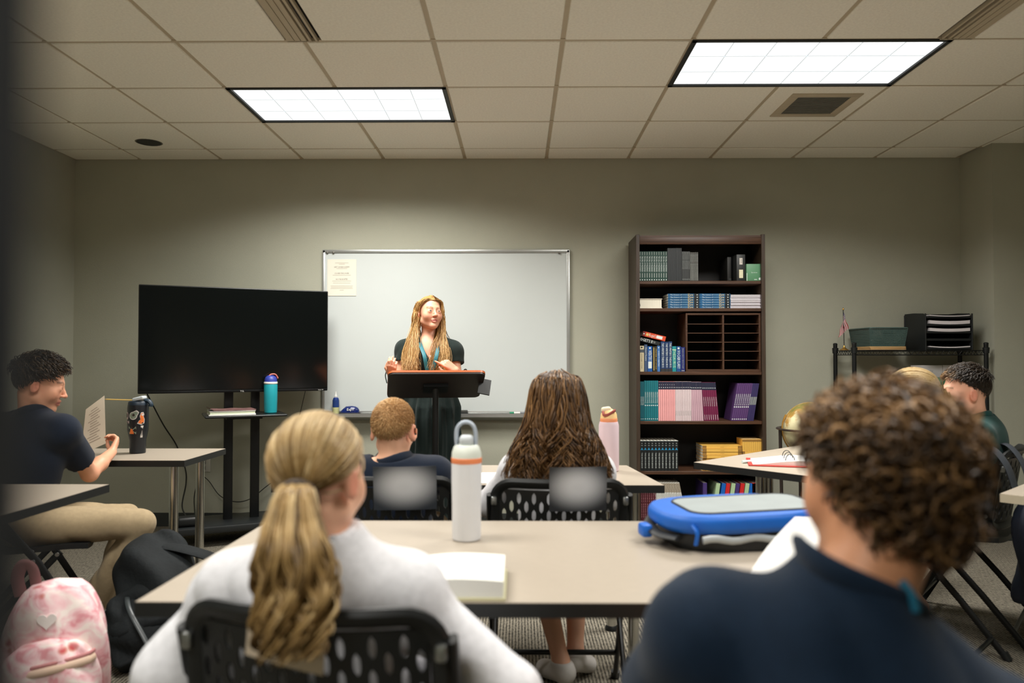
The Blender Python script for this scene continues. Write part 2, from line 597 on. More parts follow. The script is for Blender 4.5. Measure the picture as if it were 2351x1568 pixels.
b.build('sheet', [M_notice, M_ink, mat('notice_small_print', (172, 164, 152), rough=0.8)], nt_)

# tray items
def on_tray(px, y_front=0.05):
    return at(px, 950, YB - y_front).x
x = on_tray(771)
t = thing('spray_bottle', 'small blue and yellow cleaner bottle on the marker tray', 'bottle', (x, YB - 0.05, TRAY_Z))
MB().lathe([(0.0, 0), (0.022, 0.0), (0.024, 0.006), (0.024, 0.10), (0.019, 0.118), (0.010, 0.124)], 20, mis=[0, 0, 0, 1, 1, 1]).build('body', [mat('label_yellow', (206, 208, 150), rough=0.4, var=0.1, vscale=40), mat('bottle_blue', (24, 52, 120), rough=0.3)], t)
MB().lathe([(0.0242, 0.05), (0.0244, 0.055), (0.0244, 0.1), (0.0242, 0.104)], 20, sx=1.0).build('label_band', mat('label_blue', (30, 60, 122), rough=0.4, var=0.2, vscale=30), t)
MB().lathe([(0.011, 0.122), (0.011, 0.135), (0.006, 0.14), (0.0035, 0.165), (0, 0.166)], 16).build('nozzle', M_white, t)
x = on_tray(803)
t = thing('board_eraser', 'rounded navy board eraser with white script on the tray', 'eraser', (x, YB - 0.052, TRAY_Z))
e = MB()
rings = []
N = 20
for i, (z, k) in enumerate(((0.012, 1.0), (0.030, 0.98), (0.046, 0.80), (0.056, 0.5), (0.060, 0.0))):
    rings.append([(0.072 * k * math.cos(2 * PI * a / N) + (0.016 * (1 - k)), 0.032 * k * math.sin(2 * PI * a / N), z - 0.012 * (math.cos(2 * PI * a / N) < -0.3) * (k > 0.6) * (i > 0)) for a in range(N)])
V = [p for r in rings for p in r]
Fc = [(i * N + a, i * N + (a + 1) % N, (i + 1) * N + (a + 1) % N, (i + 1) * N + a) for i in range(len(rings) - 1) for a in range(N)] + [tuple(range(N))[::-1]]
e.faces(V, Fc, 0, True)
e.build('eraser_body', mat('eraser_navy', (22, 38, 96), rough=0.2, spec=0.6), t, angle=60)
MB().prism([(0.074 * math.cos(2 * PI * a / N), 0.033 * math.sin(2 * PI * a / N)) for a in range(N)], 0, 0.012).build('felt_pad', mat('felt_grey', (58, 58, 66), rough=0.9, bump=0.3), t)
tx = MB()
add_text(tx, 'Expo', 0.026, frame4((0.012, -0.034, 0.036), (1, 0, 0.05), (0, 0.35, 1)), 0)
tx.build('lettering', M_white, t)
x = on_tray(1064)
t = thing('board_eraser', 'small black felt eraser lying on the tray beside the teacher', 'eraser', (x, YB - 0.05, TRAY_Z))
MB().box((0, 0, 0.020), (0.062, 0.04, 0.018), bevel=0.004).build('grip', mat('eraser_grip', (62, 62, 58), rough=0.6, var=0.25, vscale=60), t)
MB().box((0, 0, 0.006), (0.060, 0.038, 0.012), bevel=0.002).build('felt_pad', M_black, t)
for px, c, lab in ((1180, (40, 130, 96), 'dry erase marker with green cap on the tray'), (1205, (120, 124, 128), 'dry erase marker with grey cap on the tray')):
    t = thing('marker', lab, 'marker', (on_tray(px), YB - 0.06, TRAY_Z + 0.009), R(4))
    MB().tube([(0.0, 0, 0), (0.045, 0, 0)], 0.0085, 12).build('barrel', M_white, t)
    MB().tube([(-0.032, 0, 0), (0.0, 0, 0)], 0.0095, 12).build('cap', mat('cap_%d' % px, c, rough=0.4), t)

# wall outlet with two plugs, cables
q = at(471, 1067, YB)
t = thing('wall_outlet', 'white double wall outlet under the television', 'outlet', (q.x, YB, q.z))
MB().box((0, -0.004, 0), (0.085, 0.008, 0.105), bevel=0.003).build('cover_plate', mat('outlet_ivory', (198, 196, 184), rough=0.4), t)
for z in (0.022, -0.022):
    MB().box((-0.006, -0.009, z), (0.034, 0.004, 0.03), bevel=0.004).build('socket', mat('socket_ivory', (170, 168, 156), rough=0.5), t)
OUT = q
# ================================================================ furniture
M_lam = mat('table_laminate', (168, 157, 142), rough=0.38, var=0.035, vscale=30, stretch=(1, 6, 1), spec=0.4)
M_edge = mat('table_edge_black', (24, 26, 26), rough=0.5, var=0.1)
M_edge_l = mat('table_edge_beige', (196, 184, 160), rough=0.5, var=0.04)

def table(label, C, edge=M_edge, legs=(0.10, 0.10), thick=0.032, leg_pts=None, z=0.74):
    """C: four floor-plan corners; top, edge strip, tube legs with feet"""
    cx, cy = sum(c[0] for c in C) / 4, sum(c[1] for c in C) / 4
    t = thing('classroom_table', label, 'table', (cx, cy, 0), 0, 'classroom tables')
    P = [Vector((c[0] - cx, c[1] - cy)) for c in C]
    a = sum(P[i].x * P[(i + 1) % 4].y - P[(i + 1) % 4].x * P[i].y for i in range(4))
    if a < 0: P = P[::-1]
    MB().prism([(p.x * 0.9975, p.y * 0.9975) for p in P], z - thick + 0.002, z).build('tabletop', M_lam, t)
    for i in range(4):
        A, B = P[i], P[(i + 1) % 4]
        d = (B - A).normalized(); n = Vector((d.y, -d.x))
        MB().prism([A, B, B - n * 0.004, A - n * 0.004][::-1], z - thick, z - 0.0015).build('edge_strip', edge, t)
    pts = leg_pts
    if pts is None:
        pts = []
        for i in range(4):
            A = P[i]; d1 = (P[(i + 1) % 4] - A).normalized(); d2 = (P[i - 1] - A).normalized()
            pts.append(A + d1 * legs[0] + d2 * legs[1])
    else:
        pts = [Vector((p[0] - cx, p[1] - cy)) for p in pts]
    for p in pts:
        l = MB().lathe([(0.023, 0.02), (0.023, z - thick - 0.004), (0.045, z - thick - 0.003), (0.045, z - thick)], 18, c=(p.x, p.y, 0)).build('leg', M_chrome, t)
        MB().lathe([(0.030, 0), (0.030, 0.012), (0.024, 0.022)], 16, c=(p.x, p.y, 0)).build('foot_cap', M_black, l)
    return t

table('long beige table between the two student rows with water bottle', [(-0.805, 1.59), (0.80, 1.59), (0.80, 2.385), (-0.785, 2.385)])
table('beige table in front of the buzz cut boy and brunette girl', [(-1.0, 3.06), (0.585, 3.055), (0.515, 3.62), (-1.03, 3.62)])
table('beige table with chrome legs holding the stickered tumbler', [(-3.2, 3.77), (-1.665, 3.77), (-1.652, 4.27), (-3.2, 4.27)])
table('beige table corner beside the pink backpack', [(-3.2, 2.2), (-1.68, 2.2), (-1.655, 3.06), (-3.2, 3.06)], leg_pts=[(-2.0, 2.32), (-2.05, 2.96), (-3.0, 2.32), (-3.0, 2.95)])
C0 = Vector((0.856, 3.73)); U = Vector((0.735, 0.68)).normalized(); W = Vector((0.68, -0.735)).normalized()
table('angled beige table holding the ring binder near the bookcase', [C0, C0 + W * 0.60, C0 + W * 0.60 + U * 1.25, C0 + U * 1.25],
      leg_pts=[C0 + U * 0.45 + W * 0.10, C0 + U * 0.50 + W * 0.12, C0 + U * 1.12 + W * 0.1, C0 + U * 1.12 + W * 0.5])
C1 = Vector((1.81, 2.88))
table('pale edged table above the hanging navy backpack', [C1, C1 + W * 0.6, C1 + W * 0.6 + U * 1.5, C1 + U * 1.5], edge=M_edge_l, leg_pts=[C1 + W * 0.5 + U * 0.9, C1 + W * 0.5 + U * 1.4, C1 + W * 0.1 + U * 1.4])

# ---------------------------------------------------------------- folding chair with perforated back
def perforated(w, h, nc, nr, th, hole=(0.0070, 0.0205)):
    """flat panel in x (width) and z (height) with staggered slots; returns V, F"""
    V, Fc = [], []
    cw = w / nc
    def quad_cell(x0, x1, z0, z1):
        i = len(V)
        V.extend([(x0, 0, z0), (x1, 0, z0), (x1, 0, z1), (x0, 0, z1), (x0, th, z0), (x1, th, z0), (x1, th, z1), (x0, th, z1)])
        Fc.extend([(i, i + 1, i + 2, i + 3), (i + 7, i + 6, i + 5, i + 4)])
    for c in range(nc):
        x0 = -w / 2 + c * cw
        x1 = x0 + cw
        rows = nr if c % 2 == 0 else nr - 1
        ch = h / nr
        zb = 0 if c % 2 == 0 else ch / 2
        if c % 2:
            quad_cell(x0, x1, 0, zb)
            quad_cell(x0, x1, h - zb, h)
        for r in range(rows):
            z0, z1 = zb + r * ch, zb + (r + 1) * ch
            xm, zm = (x0 + x1) / 2, (z0 + z1) / 2
            out = [(x0, z0), (x0 + cw / 2, z0), (x1, z0), (x1, z0 + ch / 3), (x1, z0 + 2 * ch / 3), (x1, z1), (x0 + cw / 2, z1), (x0, z1), (x0, z0 + 2 * ch / 3), (x0, z0 + ch / 3)]
            inn = []
            for (ox, oz) in out:
                a = math.atan2((oz - zm) / hole[1], (ox - xm) / hole[0])
                inn.append((xm + hole[0] * math.cos(a), zm + hole[1] * math.sin(a)))
            n = len(out)
            i = len(V)
            for y in (0, th):
                V.extend([(p[0], y, p[1]) for p in out]); V.extend([(p[0], y, p[1]) for p in inn])
            for k in range(n):
                k2 = (k + 1) % n
                Fc.append((i + k, i + k2, i + n + k2, i + n + k))
                Fc.append((i + 2 * n + k2, i + 2 * n + k, i + 3 * n + k, i + 3 * n + k2))
                Fc.append((i + n + k, i + n + k2, i + 3 * n + k2, i + 3 * n + k))
    return V, Fc

def chair_proto():
    t = thing('folding_chair', 'x', 'chair', (0, 0, 0), 0, 'black folding chairs')
    bend = lambda x: 0.055 * (x / 0.225) ** 2
    slant = lambda z: -(z - 0.55) * 0.16
    yb = -0.185
    # seat: shaped plastic pan
    n = 12
    V, Fc = [], []
    for i in range(n + 1):
        for j in range(n + 1):
            u, v = i / n * 2 - 1, j / n * 2 - 1
            # squircle footprint
            x = 0.215 * u * math.sqrt(max(0, 1 - 0.18 * v * v)); y = 0.20 * v * math.sqrt(max(0, 1 - 0.18 * u * u)) + 0.02
            z = 0.445 + 0.012 * u * u - 0.022 * max(0, v - 0.55) + 0.012 * max(0, -v - 0.5)
            V.append((x, y, z))
    for i in range(n):
        for j in range(n):
            a = i * (n + 1) + j
            Fc.append((a, a + n + 1, a + n + 2, a + 1))
    m = MB().faces(V, Fc, 0, True)
    gx = bmesh.ops.extrude_face_region(m.bm, geom=list(m.bm.faces))
    for v in gx['geom']:
        if isinstance(v, bmesh.types.BMVert): v.co.z -= 0.022
    m.build('seat', M_black, t)
    # perforated back panel
    V, Fc = perforated(0.40, 0.285, 16, 5, 0.007)
    V = [(x, yb + bend(x) + slant(z + 0.523) + y, z + 0.523) for (x, y, z) in V]
    MB().faces(V, Fc).build('backrest', M_black, t)
    # back rim, one closed tube
    rim = [(p[0], yb + bend(p[0]) + slant(p[1] + 0.668) + 0.0035, p[1] + 0.668) for p in rrect(0.435, 0.325, 0.06, 6)]
    rim2 = []
    for i in range(len(rim)):
        a, b_ = Vector(rim[i]), Vector(rim[(i + 1) % len(rim)])
        steps = max(1, int((b_ - a).length / 0.05))
        for k in range(steps):
            p = a.lerp(b_, k / steps)
            rim2.append((p.x, yb + bend(p.x) + slant(p.z) + 0.0035, p.z))
    MB().tube(rim2, 0.017, 8, closed=True, flat=(1.15, 0.8)).build('back_frame', M_black, t)
    sil = mat('bolt_steel', (150, 152, 150), rough=0.35, metal=0.9)
    for s in (-1, 1):
        x = s * 0.238
        top = Vector((x, yb + 0.055 + slant(0.788), 0.788))
        lg = MB().tube([top, (x, yb + 0.075, 0.58), (x, 0.02, 0.40), (x, 0.235, 0.012)], 0.0125, 10, flat=(0.8, 1.2)).build('leg', M_blackm, t)
        MB().tube([(x, 0.235, 0.03), (x, 0.245, 0.0)], 0.017, 10).build('foot_cap', M_black, lg)
        lr = MB().tube([(s * 0.222, 0.10, 0.43), (s * 0.222, -0.10, 0.21), (s * 0.222, -0.265, 0.012)], 0.012, 10, flat=(0.8, 1.2)).build('leg', M_blackm, t)
        MB().tube([(s * 0.222, -0.258, 0.03), (s * 0.222, -0.275, 0.0)], 0.017, 10).build('foot_cap', M_black, lr)
        for (yy, zz) in ((yb + 0.065, 0.56), (0.005, 0.405), (0.09, 0.425)):
            MB().lathe([(0, 0), (0.009, 0), (0.008, 0.004), (0, 0.006)], 10, c=(x + s * 0.012, yy, zz), rot=rotm(0, s * R(90), 0)).build('bolt', sil, t)
        MB().tube([(x, yb + 0.06, 0.545), (s * 0.225, 0.0, 0.435)], 0.010, 8, flat=(0.6, 1.2)).build('side_bracket', M_blackm, t)
        MB().box((s * 0.222, yb + 0.045 + slant(0.768), 0.768), (0.02, 0.03, 0.03), bevel=0.006).build('hinge_cap', sil, t)
    MB().tube([(-0.222, -0.215, 0.075), (0.222, -0.215, 0.075)], 0.010, 10).build('stretcher', M_blackm, t)
    MB().tube([(-0.238, 0.175, 0.125), (0.238, 0.175, 0.125)], 0.010, 10).build('stretcher', M_blackm, t)
    return t

CH = chair_proto()
def place_chair(x, y, face, label, first=[True]):
    """face: heading of the sitter in degrees, 90 = towards the whiteboard"""
    rz = R(face - 90)
    if first[0]:
        first[0] = False
        CH.location = (x, y, 0); CH.rotation_euler = (0, 0, rz); CH['label'] = label
        return CH
    return dup(CH, (x, y, 0), rz, label)
# chairs: (x, y, heading)
CHAIRS = {
    'ponytail': (-0.325, 1.455, 83, 'black perforated folding chair with beige paper label under the ponytail girl'),
    'curly': (0.40, 0.98, 80, 'black folding chair under the curly haired boy in navy'),
    'buzz': (-0.44, 2.80, 90, 'black folding chair with smudged grey label under the buzz cut boy'),
    'brunette': (0.138, 2.75, 90, 'black folding chair with smudged grey label under the long haired brunette'),
    'profile': (-2.135, 3.36, 28, 'black folding chair under the boy in khaki trousers'),
    'green': (2.10, 3.60, 140, 'black folding chair with backpack straps under the boy in dark green'),
    'blonde': (1.67, 3.21, 135, 'black folding chair under the blonde girl beyond the curly boy'),
}
for k, (x, y, a, lab) in CHAIRS.items():
    place_chair(x, y, a, lab)

def chair_point(key, lx, lz, off=-0.012):
    """a point just behind the back panel of a chair, and its outward direction"""
    x, y, a, _ = CHAIRS[key]
    ly = -0.185 + 0.055 * (lx / 0.225) ** 2 - (lz - 0.55) * 0.16 + off
    c, s_ = math.cos(R(a - 90)), math.sin(R(a - 90))
    return Vector((x + c * lx - s_ * ly, y + s_ * lx + c * ly, lz))

def back_label(key, label, corners, m, name='paper_label'):
    """a sheet taped flat on the outside of a chair back; corners in chair x, z"""
    n = 6
    mb = MB()
    V, Fc = [], []
    (a, b_, c, d) = [Vector(q) for q in corners]
    for i in range(n + 1):
        for j in range(n + 1):
            u, v = i / n, j / n
            p = (a * (1 - u) + b_ * u) * (1 - v) + (d * (1 - u) + c * u) * v
            V.append(chair_point(key, p.x, p.y, -0.018 + 0.0015 * math.sin(5 * u + 3 * v)))
    for i in range(n):
        for j in range(n):
            q = i * (n + 1) + j
            Fc.append((q, q + n + 1, q + n + 2, q + 1))
    o = chair_point(key, 0, 0.7)
    mb.faces([v - o for v in V], Fc, 0, True)
    ex = bmesh.ops.extrude_face_region(mb.bm, geom=list(mb.bm.faces))
    x, y, ang, _ = CHAIRS[key]
    dirv = Vector((math.cos(R(ang)), math.sin(R(ang)), 0)) * 0.001
    for v in ex['geom']:
        if isinstance(v, bmesh.types.BMVert): v.co += dirv
    ob = mb.build(name, m)
    ob.location = o
    tag(ob, label, 'label', 'paper labels on chair backs')
    return ob

def smudge_mat(name, dark, lite):
    m = bpy.data.materials.new(name); m.use_nodes = True
    nt = m.node_tree; b = nt.nodes['Principled BSDF']; b.inputs['Roughness'].default_value = 0.7
    tc = nt.nodes.new('ShaderNodeTexCoord')
    mp = nt.nodes.new('ShaderNodeMapping')
    mp.inputs['Location'].default_value = (-0.5 / 0.42, -0.5 / 0.40, -0.5 / 0.40)
    mp.inputs['Scale'].default_value = (1 / 0.66, 0.0, 1 / 0.62)
    mp.inputs['Location'].default_value = (-0.5 / 0.66, 0.0, -0.55 / 0.62)
    gr = nt.nodes.new('ShaderNodeTexGradient'); gr.gradient_type = 'SPHERICAL'
    nt.links.new(tc.outputs['Generated'], mp.inputs['Vector'])
    nt.links.new(mp.outputs[0], gr.inputs['Vector'])
    rp = nt.nodes.new('ShaderNodeValToRGB')
    rp.color_ramp.interpolation = 'EASE'
    rp.color_ramp.elements[0].color = lin(dark); rp.color_ramp.elements[1].color = lin(lite)
    rp.color_ramp.elements[1].position = 0.85
    nt.links.new(gr.outputs['Fac'], rp.inputs['Fac'])
    nt.links.new(rp.outputs['Color'], b.inputs['Base Color'])
    return m

# ---------------------------------------------------------------- television on its stand
TL0, TR0 = Vector((-2.464, 4.88)), Vector((-1.366, 5.41))
tvc = (TL0 + TR0) / 2
tva = math.atan2(TR0.y - TL0.y, TR0.x - TL0.x)
tv = thing('television', 'large black flat television on a wheeled stand', 'television', (tvc.x, tvc.y, 1.017), tva)
w, h = 1.219, 0.712
MB().box((0, 0.018, h / 2), (w, 0.035, h), bevel=0.006).build('housing', M_black, tv)
MB().box((0, -0.0012, h / 2 + 0.008), (w - 0.014, 0.003, h - 0.030)).build('screen', mat('tv_screen', (9, 12, 12), rough=0.13, spec=0.45), tv)
MB().box((0, -0.002, 0.0075), (w - 0.01, 0.006, 0.013), bevel=0.002).build('bottom_bezel', mat('tv_bezel', (22, 24, 25), rough=0.25, metal=0.5), tv)
lg = MB()
add_text(lg, 'TCL', 0.014, frame4((0.03, -0.0056, 0.0075), (1, 0, 0), (0, 0, 1)))
add_text(lg, 'Roku TV', 0.010, frame4((w / 2 - 0.05, -0.0056, 0.0075), (1, 0, 0), (0, 0, 1)))
lg.build('lettering', M_white, tv)
MB().box((0, 0.05, 0.33), (0.6, 0.03, 0.4), bevel=0.01).build('rear_cover', M_black, tv)

sx = MB()
st = thing('television_stand', 'black twin post television stand with shelf and wheels', 'stand', (tvc.x - 0.02, tvc.y + 0.14, 0), tva)
for s in (-1, 1):
    MB().box((s * 0.088, 0, 0.80), (0.058, 0.05, 1.42), bevel=0.004).build('post', M_blackm, st)
MB().box((0, -0.05, 1.35), (0.36, 0.03, 0.30), bevel=0.004).build('bracket_plate', M_blackm, st)
MB().box((0, 0, 0.835), (0.13, 0.03, 0.02)).build('cross_brace', M_blackm, st)
MB().box((0, -0.16, 0.866), (0.52, 0.36, 0.016), bevel=0.012, seg=3).build('shelf', mat('stand_shelf', (24, 26, 27), rough=0.3), st)
for s in (-1, 1):
    MB().box((s * 0.09, -0.09, 0.848), (0.05, 0.2, 0.022)).build('shelf_bracket', M_blackm, st)
MB().box((0, -0.02, 0.115), (0.90, 0.40, 0.05), bevel=0.012, seg=2).build('base_plate', mat('stand_base', (34, 37, 38), rough=0.35, var=0.1), st)
for s in (-1, 1):
    for y in (-0.2, 0.16):
        MB().lathe([(0, -0.014), (0.035, -0.014), (0.038, -0.008), (0.038, 0.008), (0.035, 0.014), (0, 0.014)], 18, c=(s * 0.40, y, 0.038), rot=rotm(0, R(90), 0)).build('wheel', M_black, st)
        MB().box((s * 0.40, y, 0.08), (0.04, 0.05, 0.03), bevel=0.005).build('wheel_fork', M_blackm, st)
SHELF_Z = 0.8752
def on_stand(lx, ly, z=SHELF_Z):
    c, s_ = math.cos(tva), math.sin(tva)
    return Vector((tvc.x - 0.02 + c * lx - s_ * ly, tvc.y + 0.14 + s_ * lx + c * ly, z))
q = on_stand(-0.09, -0.23)
for k, (wd_, dp, th, c, rz, lab) in enumerate(((0.29, 0.215, 0.006, (226, 226, 222), 0.0, 'thin white booklet at the bottom of the pile on the television stand'),
                                     (0.285, 0.21, 0.022, (196, 204, 178), 0.02, 'thick pale green paged book in the pile on the television stand'),
                                     (0.285, 0.20, 0.005, (110, 78, 76), 0.06, 'curled maroon patterned magazine on top of the television stand pile'))):
    zz = SHELF_Z + (0, 0.0062, 0.0285)[k]
    t = thing('book', lab, 'book', (q.x, q.y, zz), tva + rz)
    cov = mat('stand_book_%d' % k, c, rough=0.5, var=0.35 if k == 2 else 0.05, vscale=50)
    if k == 1:
        MB().box((0, 0, th / 2), (wd_ - 0.006, dp - 0.006, th - 0.004)).build('pages', mat('greenish_pages', (206, 214, 188), rough=0.8, var=0.06, vscale=200, stretch=(0.05, 0.05, 4)), t)
        MB().box((0, 0, 0.001), (wd_, dp, 0.002)).box((0, 0, th - 0.001), (wd_, dp, 0.002)).build('cover', M_paper, t)
    else:
        V, Fc = [], []
        n = 12
        for i in range(n + 1):
            for j in range(2):
                xx = (i / n - 0.5) * wd_
                V.append((xx, (j - 0.5) * dp, (0.035 * max(0, -xx / wd_ * 2 - 0.86) ** 1 * 3 if k == 2 else 0) + (0.0015 * math.sin(i * 1.1) + 0.002 if k == 2 else 0)))
        for i in range(n):
            Fc.append((2 * i, 2 * i + 2, 2 * i + 3, 2 * i + 1))
        m = MB().faces(V, Fc, 0, True)
        ex = bmesh.ops.extrude_face_region(m.bm, geom=list(m.bm.faces))
        for v in ex['geom']:
            if isinstance(v, bmesh.types.BMVert): v.co.z += th
        m.build('cover', cov, t)
# teal bottle standing on the stand's shelf
q = on_stand(0.165, -0.21)
t = thing('water_bottle', 'teal water bottle with blue lid on the television stand shelf', 'bottle', (q.x, q.y, SHELF_Z), tva)
MB().lathe([(0.036, 0), (0.041, 0.004), (0.043, 0.03), (0.0445, 0.10), (0.0445, 0.192), (0.042, 0.2)], 28, c=(0, 0, 0)).build('body', mat('teal_steel', (26, 150, 162), rough=0.4, var=0.04), t)
MB().lathe([(0.0445, 0.198), (0.0455, 0.2), (0.0455, 0.21), (0.043, 0.213)], 28).build('collar', M_white, t)
MB().lathe([(0.042, 0.212), (0.041, 0.228), (0.034, 0.246), (0.018, 0.256), (0, 0.258)], 28).build('lid', mat('lid_blue', (44, 60, 150), rough=0.45), t)
MB().tube(spline([(-0.012, 0, 0.252), (0.004, -0.002, 0.263), (0.028, 0, 0.262), (0.042, 0, 0.244), (0.045, 0, 0.235)]), 0.008, 10, flat=(1.3, 0.7)).build('carry_loop', mat('lid_coral', (222, 120, 104), rough=0.5), t)

# power strip and cables
q = on_stand(-0.33, -0.14, 0.142)
t = thing('power_brick', 'black power adapter lying on the television stand base', 'adapter', q, tva)
MB().box((0, 0, 0.032), (0.17, 0.09, 0.064), bevel=0.02, seg=3).build('body', M_black, t)
def cable(pts, label, r=0.004):
    P = spline(pts, 8)
    o = P[0].copy()
    ob = MB().tube([p - o for p in P], r, 6).build('cable', M_black)
    ob.location = o
    return tag(ob, label, 'cable', 'black cables below the television')
cable([at(338, 905, 5.2), at(375, 975, 5.45), at(405, 1022, 5.6), at(425, 1075, 5.6), at(427, 1110, 5.5), at(418, 1160, 5.2), q + Vector((-0.03, 0, 0.06))], 'black cable hanging from the television corner down to the adapter', 0.005)
a = Vector((OUT.x - 0.01, YB - 0.04, OUT.z + 0.02)); b_ = Vector((OUT.x - 0.01, YB - 0.04, OUT.z - 0.022))
tc1 = cable([a, a + Vector((-0.015, -0.01, -0.03)), at(455, 1100, 5.57), at(446, 1140, 5.45), q + Vector((0.03, 0, 0.055))], 'black cable from upper socket down to the adapter', 0.004)
tc2 = cable([b_, b_ + Vector((-0.002, -0.02, -0.03)), at(480, 1105, 5.58), at(505, 1138, 5.58), at(540, 1152, 5.55), at(575, 1145, 5.55), at(610, 1118, 5.58), at(660, 1080, 5.6)], 'thin black cable looping behind the stand posts', 0.0032)
for tt, p in ((tc1, a), (tc2, b_)):
    MB().tube([(0, 0.026, 0), (0, -0.012, 0)], 0.014, 12).build('plug', M_black, tt)
cable([at(702, 893, 5.5), at(697, 915, 5.55), at(690, 945, 5.6), at(680, 985, 5.62), at(675, 1040, 5.62)], 'thin black cable hanging beside the whiteboard edge', 0.0025)

# ---------------------------------------------------------------- lectern
lt = Vector((-0.4826, 4.50, 1.165)); lb = Vector((-0.5397, 4.80, 1.007))
e2 = (lb - lt); depth = e2.length; e2.normalize()
az = math.atan2(e2.y, e2.x) - PI / 2
lec = thing('lectern', 'dark lectern on a black pole with orange wood edge', 'lectern', (-0.505, 4.66, 0), 0)
Lx = Vector((math.cos(az), math.sin(az), 0))
Mb = frame4(((lt + lb) / 2 - Vector((-0.505, 4.66, 0))), Lx, e2)
MB().prism(rrect(0.578, depth, 0.035), -0.010, 0.0, M=Mb).build('underside_panel', mat('lectern_dark', (40, 30, 27), rough=0.45, var=0.1), lec)
MB().prism(rrect(0.582, depth + 0.004, 0.036), 0.0, 0.013, M=Mb).build('top_board', mat('lectern_orange', (176, 92, 46), rough=0.4, var=0.15, vscale=20, stretch=(1, 8, 8)), lec)
mid = (lt + lb) / 2 - Vector((-0.505, 4.66, 0))
MB().tube([(mid.x, mid.y, 0.03), (mid.x, mid.y, mid.z - 0.01)], 0.020, 16).build('pole', M_blackm, lec)
MB().tube([(mid.x, mid.y, 0.02), (mid.x, mid.y, 0.62)], 0.027, 16).build('lower_pole', M_blackm, lec)
MB().tube([(mid.x, mid.y, 0.60), (mid.x, mid.y, 0.65)], 0.036, 16).build('collar', M_black, lec)
MB().box((mid.x, mid.y, mid.z - 0.022), (0.15, 0.10, 0.02), rot=rotm(R(-27), 0, az)).build('bracket', M_blackm, lec)
MB().box((mid.x, mid.y - 0.05, 0.012), (0.46, 0.30, 0.024), bevel=0.01).build('base_plate', M_blackm, lec)
lp = at(1112, 888, 4.66) - Vector((-0.505, 4.66, 0))
MB().box((lp.x, lp.y, lp.z), (0.075, 0.012, 0.10), rot=rotm(R(-25), R(12), az)).build('side_flap', M_black, lec)

# ---------------------------------------------------------------- bookcase
M_wood = mat('walnut', (72, 47, 31), rough=0.45, var=0.35, vscale=6, stretch=(1, 14, 14), bump=0.05, bscale=40)
M_woodv = mat('walnut_upright', (58, 45, 34), rough=0.45, var=0.3, vscale=6, stretch=(14, 14, 1))
M_wooddark = mat('walnut_back', (24, 20, 17), rough=0.6, var=0.1)
BX0, BX1, BY0, BY1, BH = 0.812, 1.698, 5.235, 5.60, 2.105
bc = thing('bookcase', 'tall dark walnut bookcase beside the whiteboard', 'bookcase', ((BX0 + BX1) / 2, (BY0 + BY1) / 2, 0))
bcx, bcy = (BX0 + BX1) / 2, (BY0 + BY1) / 2
hw, hd = (BX1 - BX0) / 2, (BY1 - BY0) / 2
for s in (-1, 1):
    MB().box((s * (hw - 0.011), 0, BH / 2), (0.022, hd * 2, BH), bevel=0.002, seg=1).build('side_panel', M_woodv, bc)
    MB().box((s * (hw - 0.011), -hd - 0.004, BH / 2), (0.026, 0.010, BH), bevel=0.002, seg=1).build('face_strip', M_woodv, bc)
MB().box((0, hd - 0.005, BH / 2), (hw * 2 - 0.044, 0.008, BH - 0.02)).build('back_panel', M_wooddark, bc)
MB().box((0, 0, BH - 0.016), (hw * 2 - 0.044, hd * 2, 0.02)).build('top_panel', M_wood, bc)
MB().box((0, -hd + 0.004, BH - 0.043), (hw * 2 - 0.044, 0.02, 0.05), bevel=0.003).build('top_rail', M_wood, bc)
SHZ = []
for py in (644.5, 707.5, 853.5, 967.0, 1082.5):
    SHZ.append(at(1600, py, BY0).z)
SHZ.append(0.085)
for z in SHZ:
    MB().box((0, -0.002, z - 0.011), (hw * 2 - 0.044, hd * 2 - 0.018, 0.022), bevel=0.002, seg=1).build('shelf', M_wood, bc)
MB().box((0, -hd + 0.01, 0.037), (hw * 2 - 0.044, 0.018, 0.074)).build('plinth', M_wood, bc)
# ================================================================ books and things in the bookcase
M_pages = mat('book_pages', (222, 216, 200), rough=0.85, var=0.06, vscale=300, stretch=(1, 0.02, 0.02))
M_print_w = mat('print_white', (214, 222, 218), rough=0.7)
M_print_g = mat('print_grey', (150, 156, 152), rough=0.7)
M_print_k = mat('print_black', (40, 40, 42), rough=0.7)
M_print_y = mat('print_gold', (214, 186, 110), rough=0.6)
FY = BY0 + 0.025                                   # spine plane
def bx(px):
    return at(px, 800, FY).x
def bz(py):
    return at(1600, py, FY).z

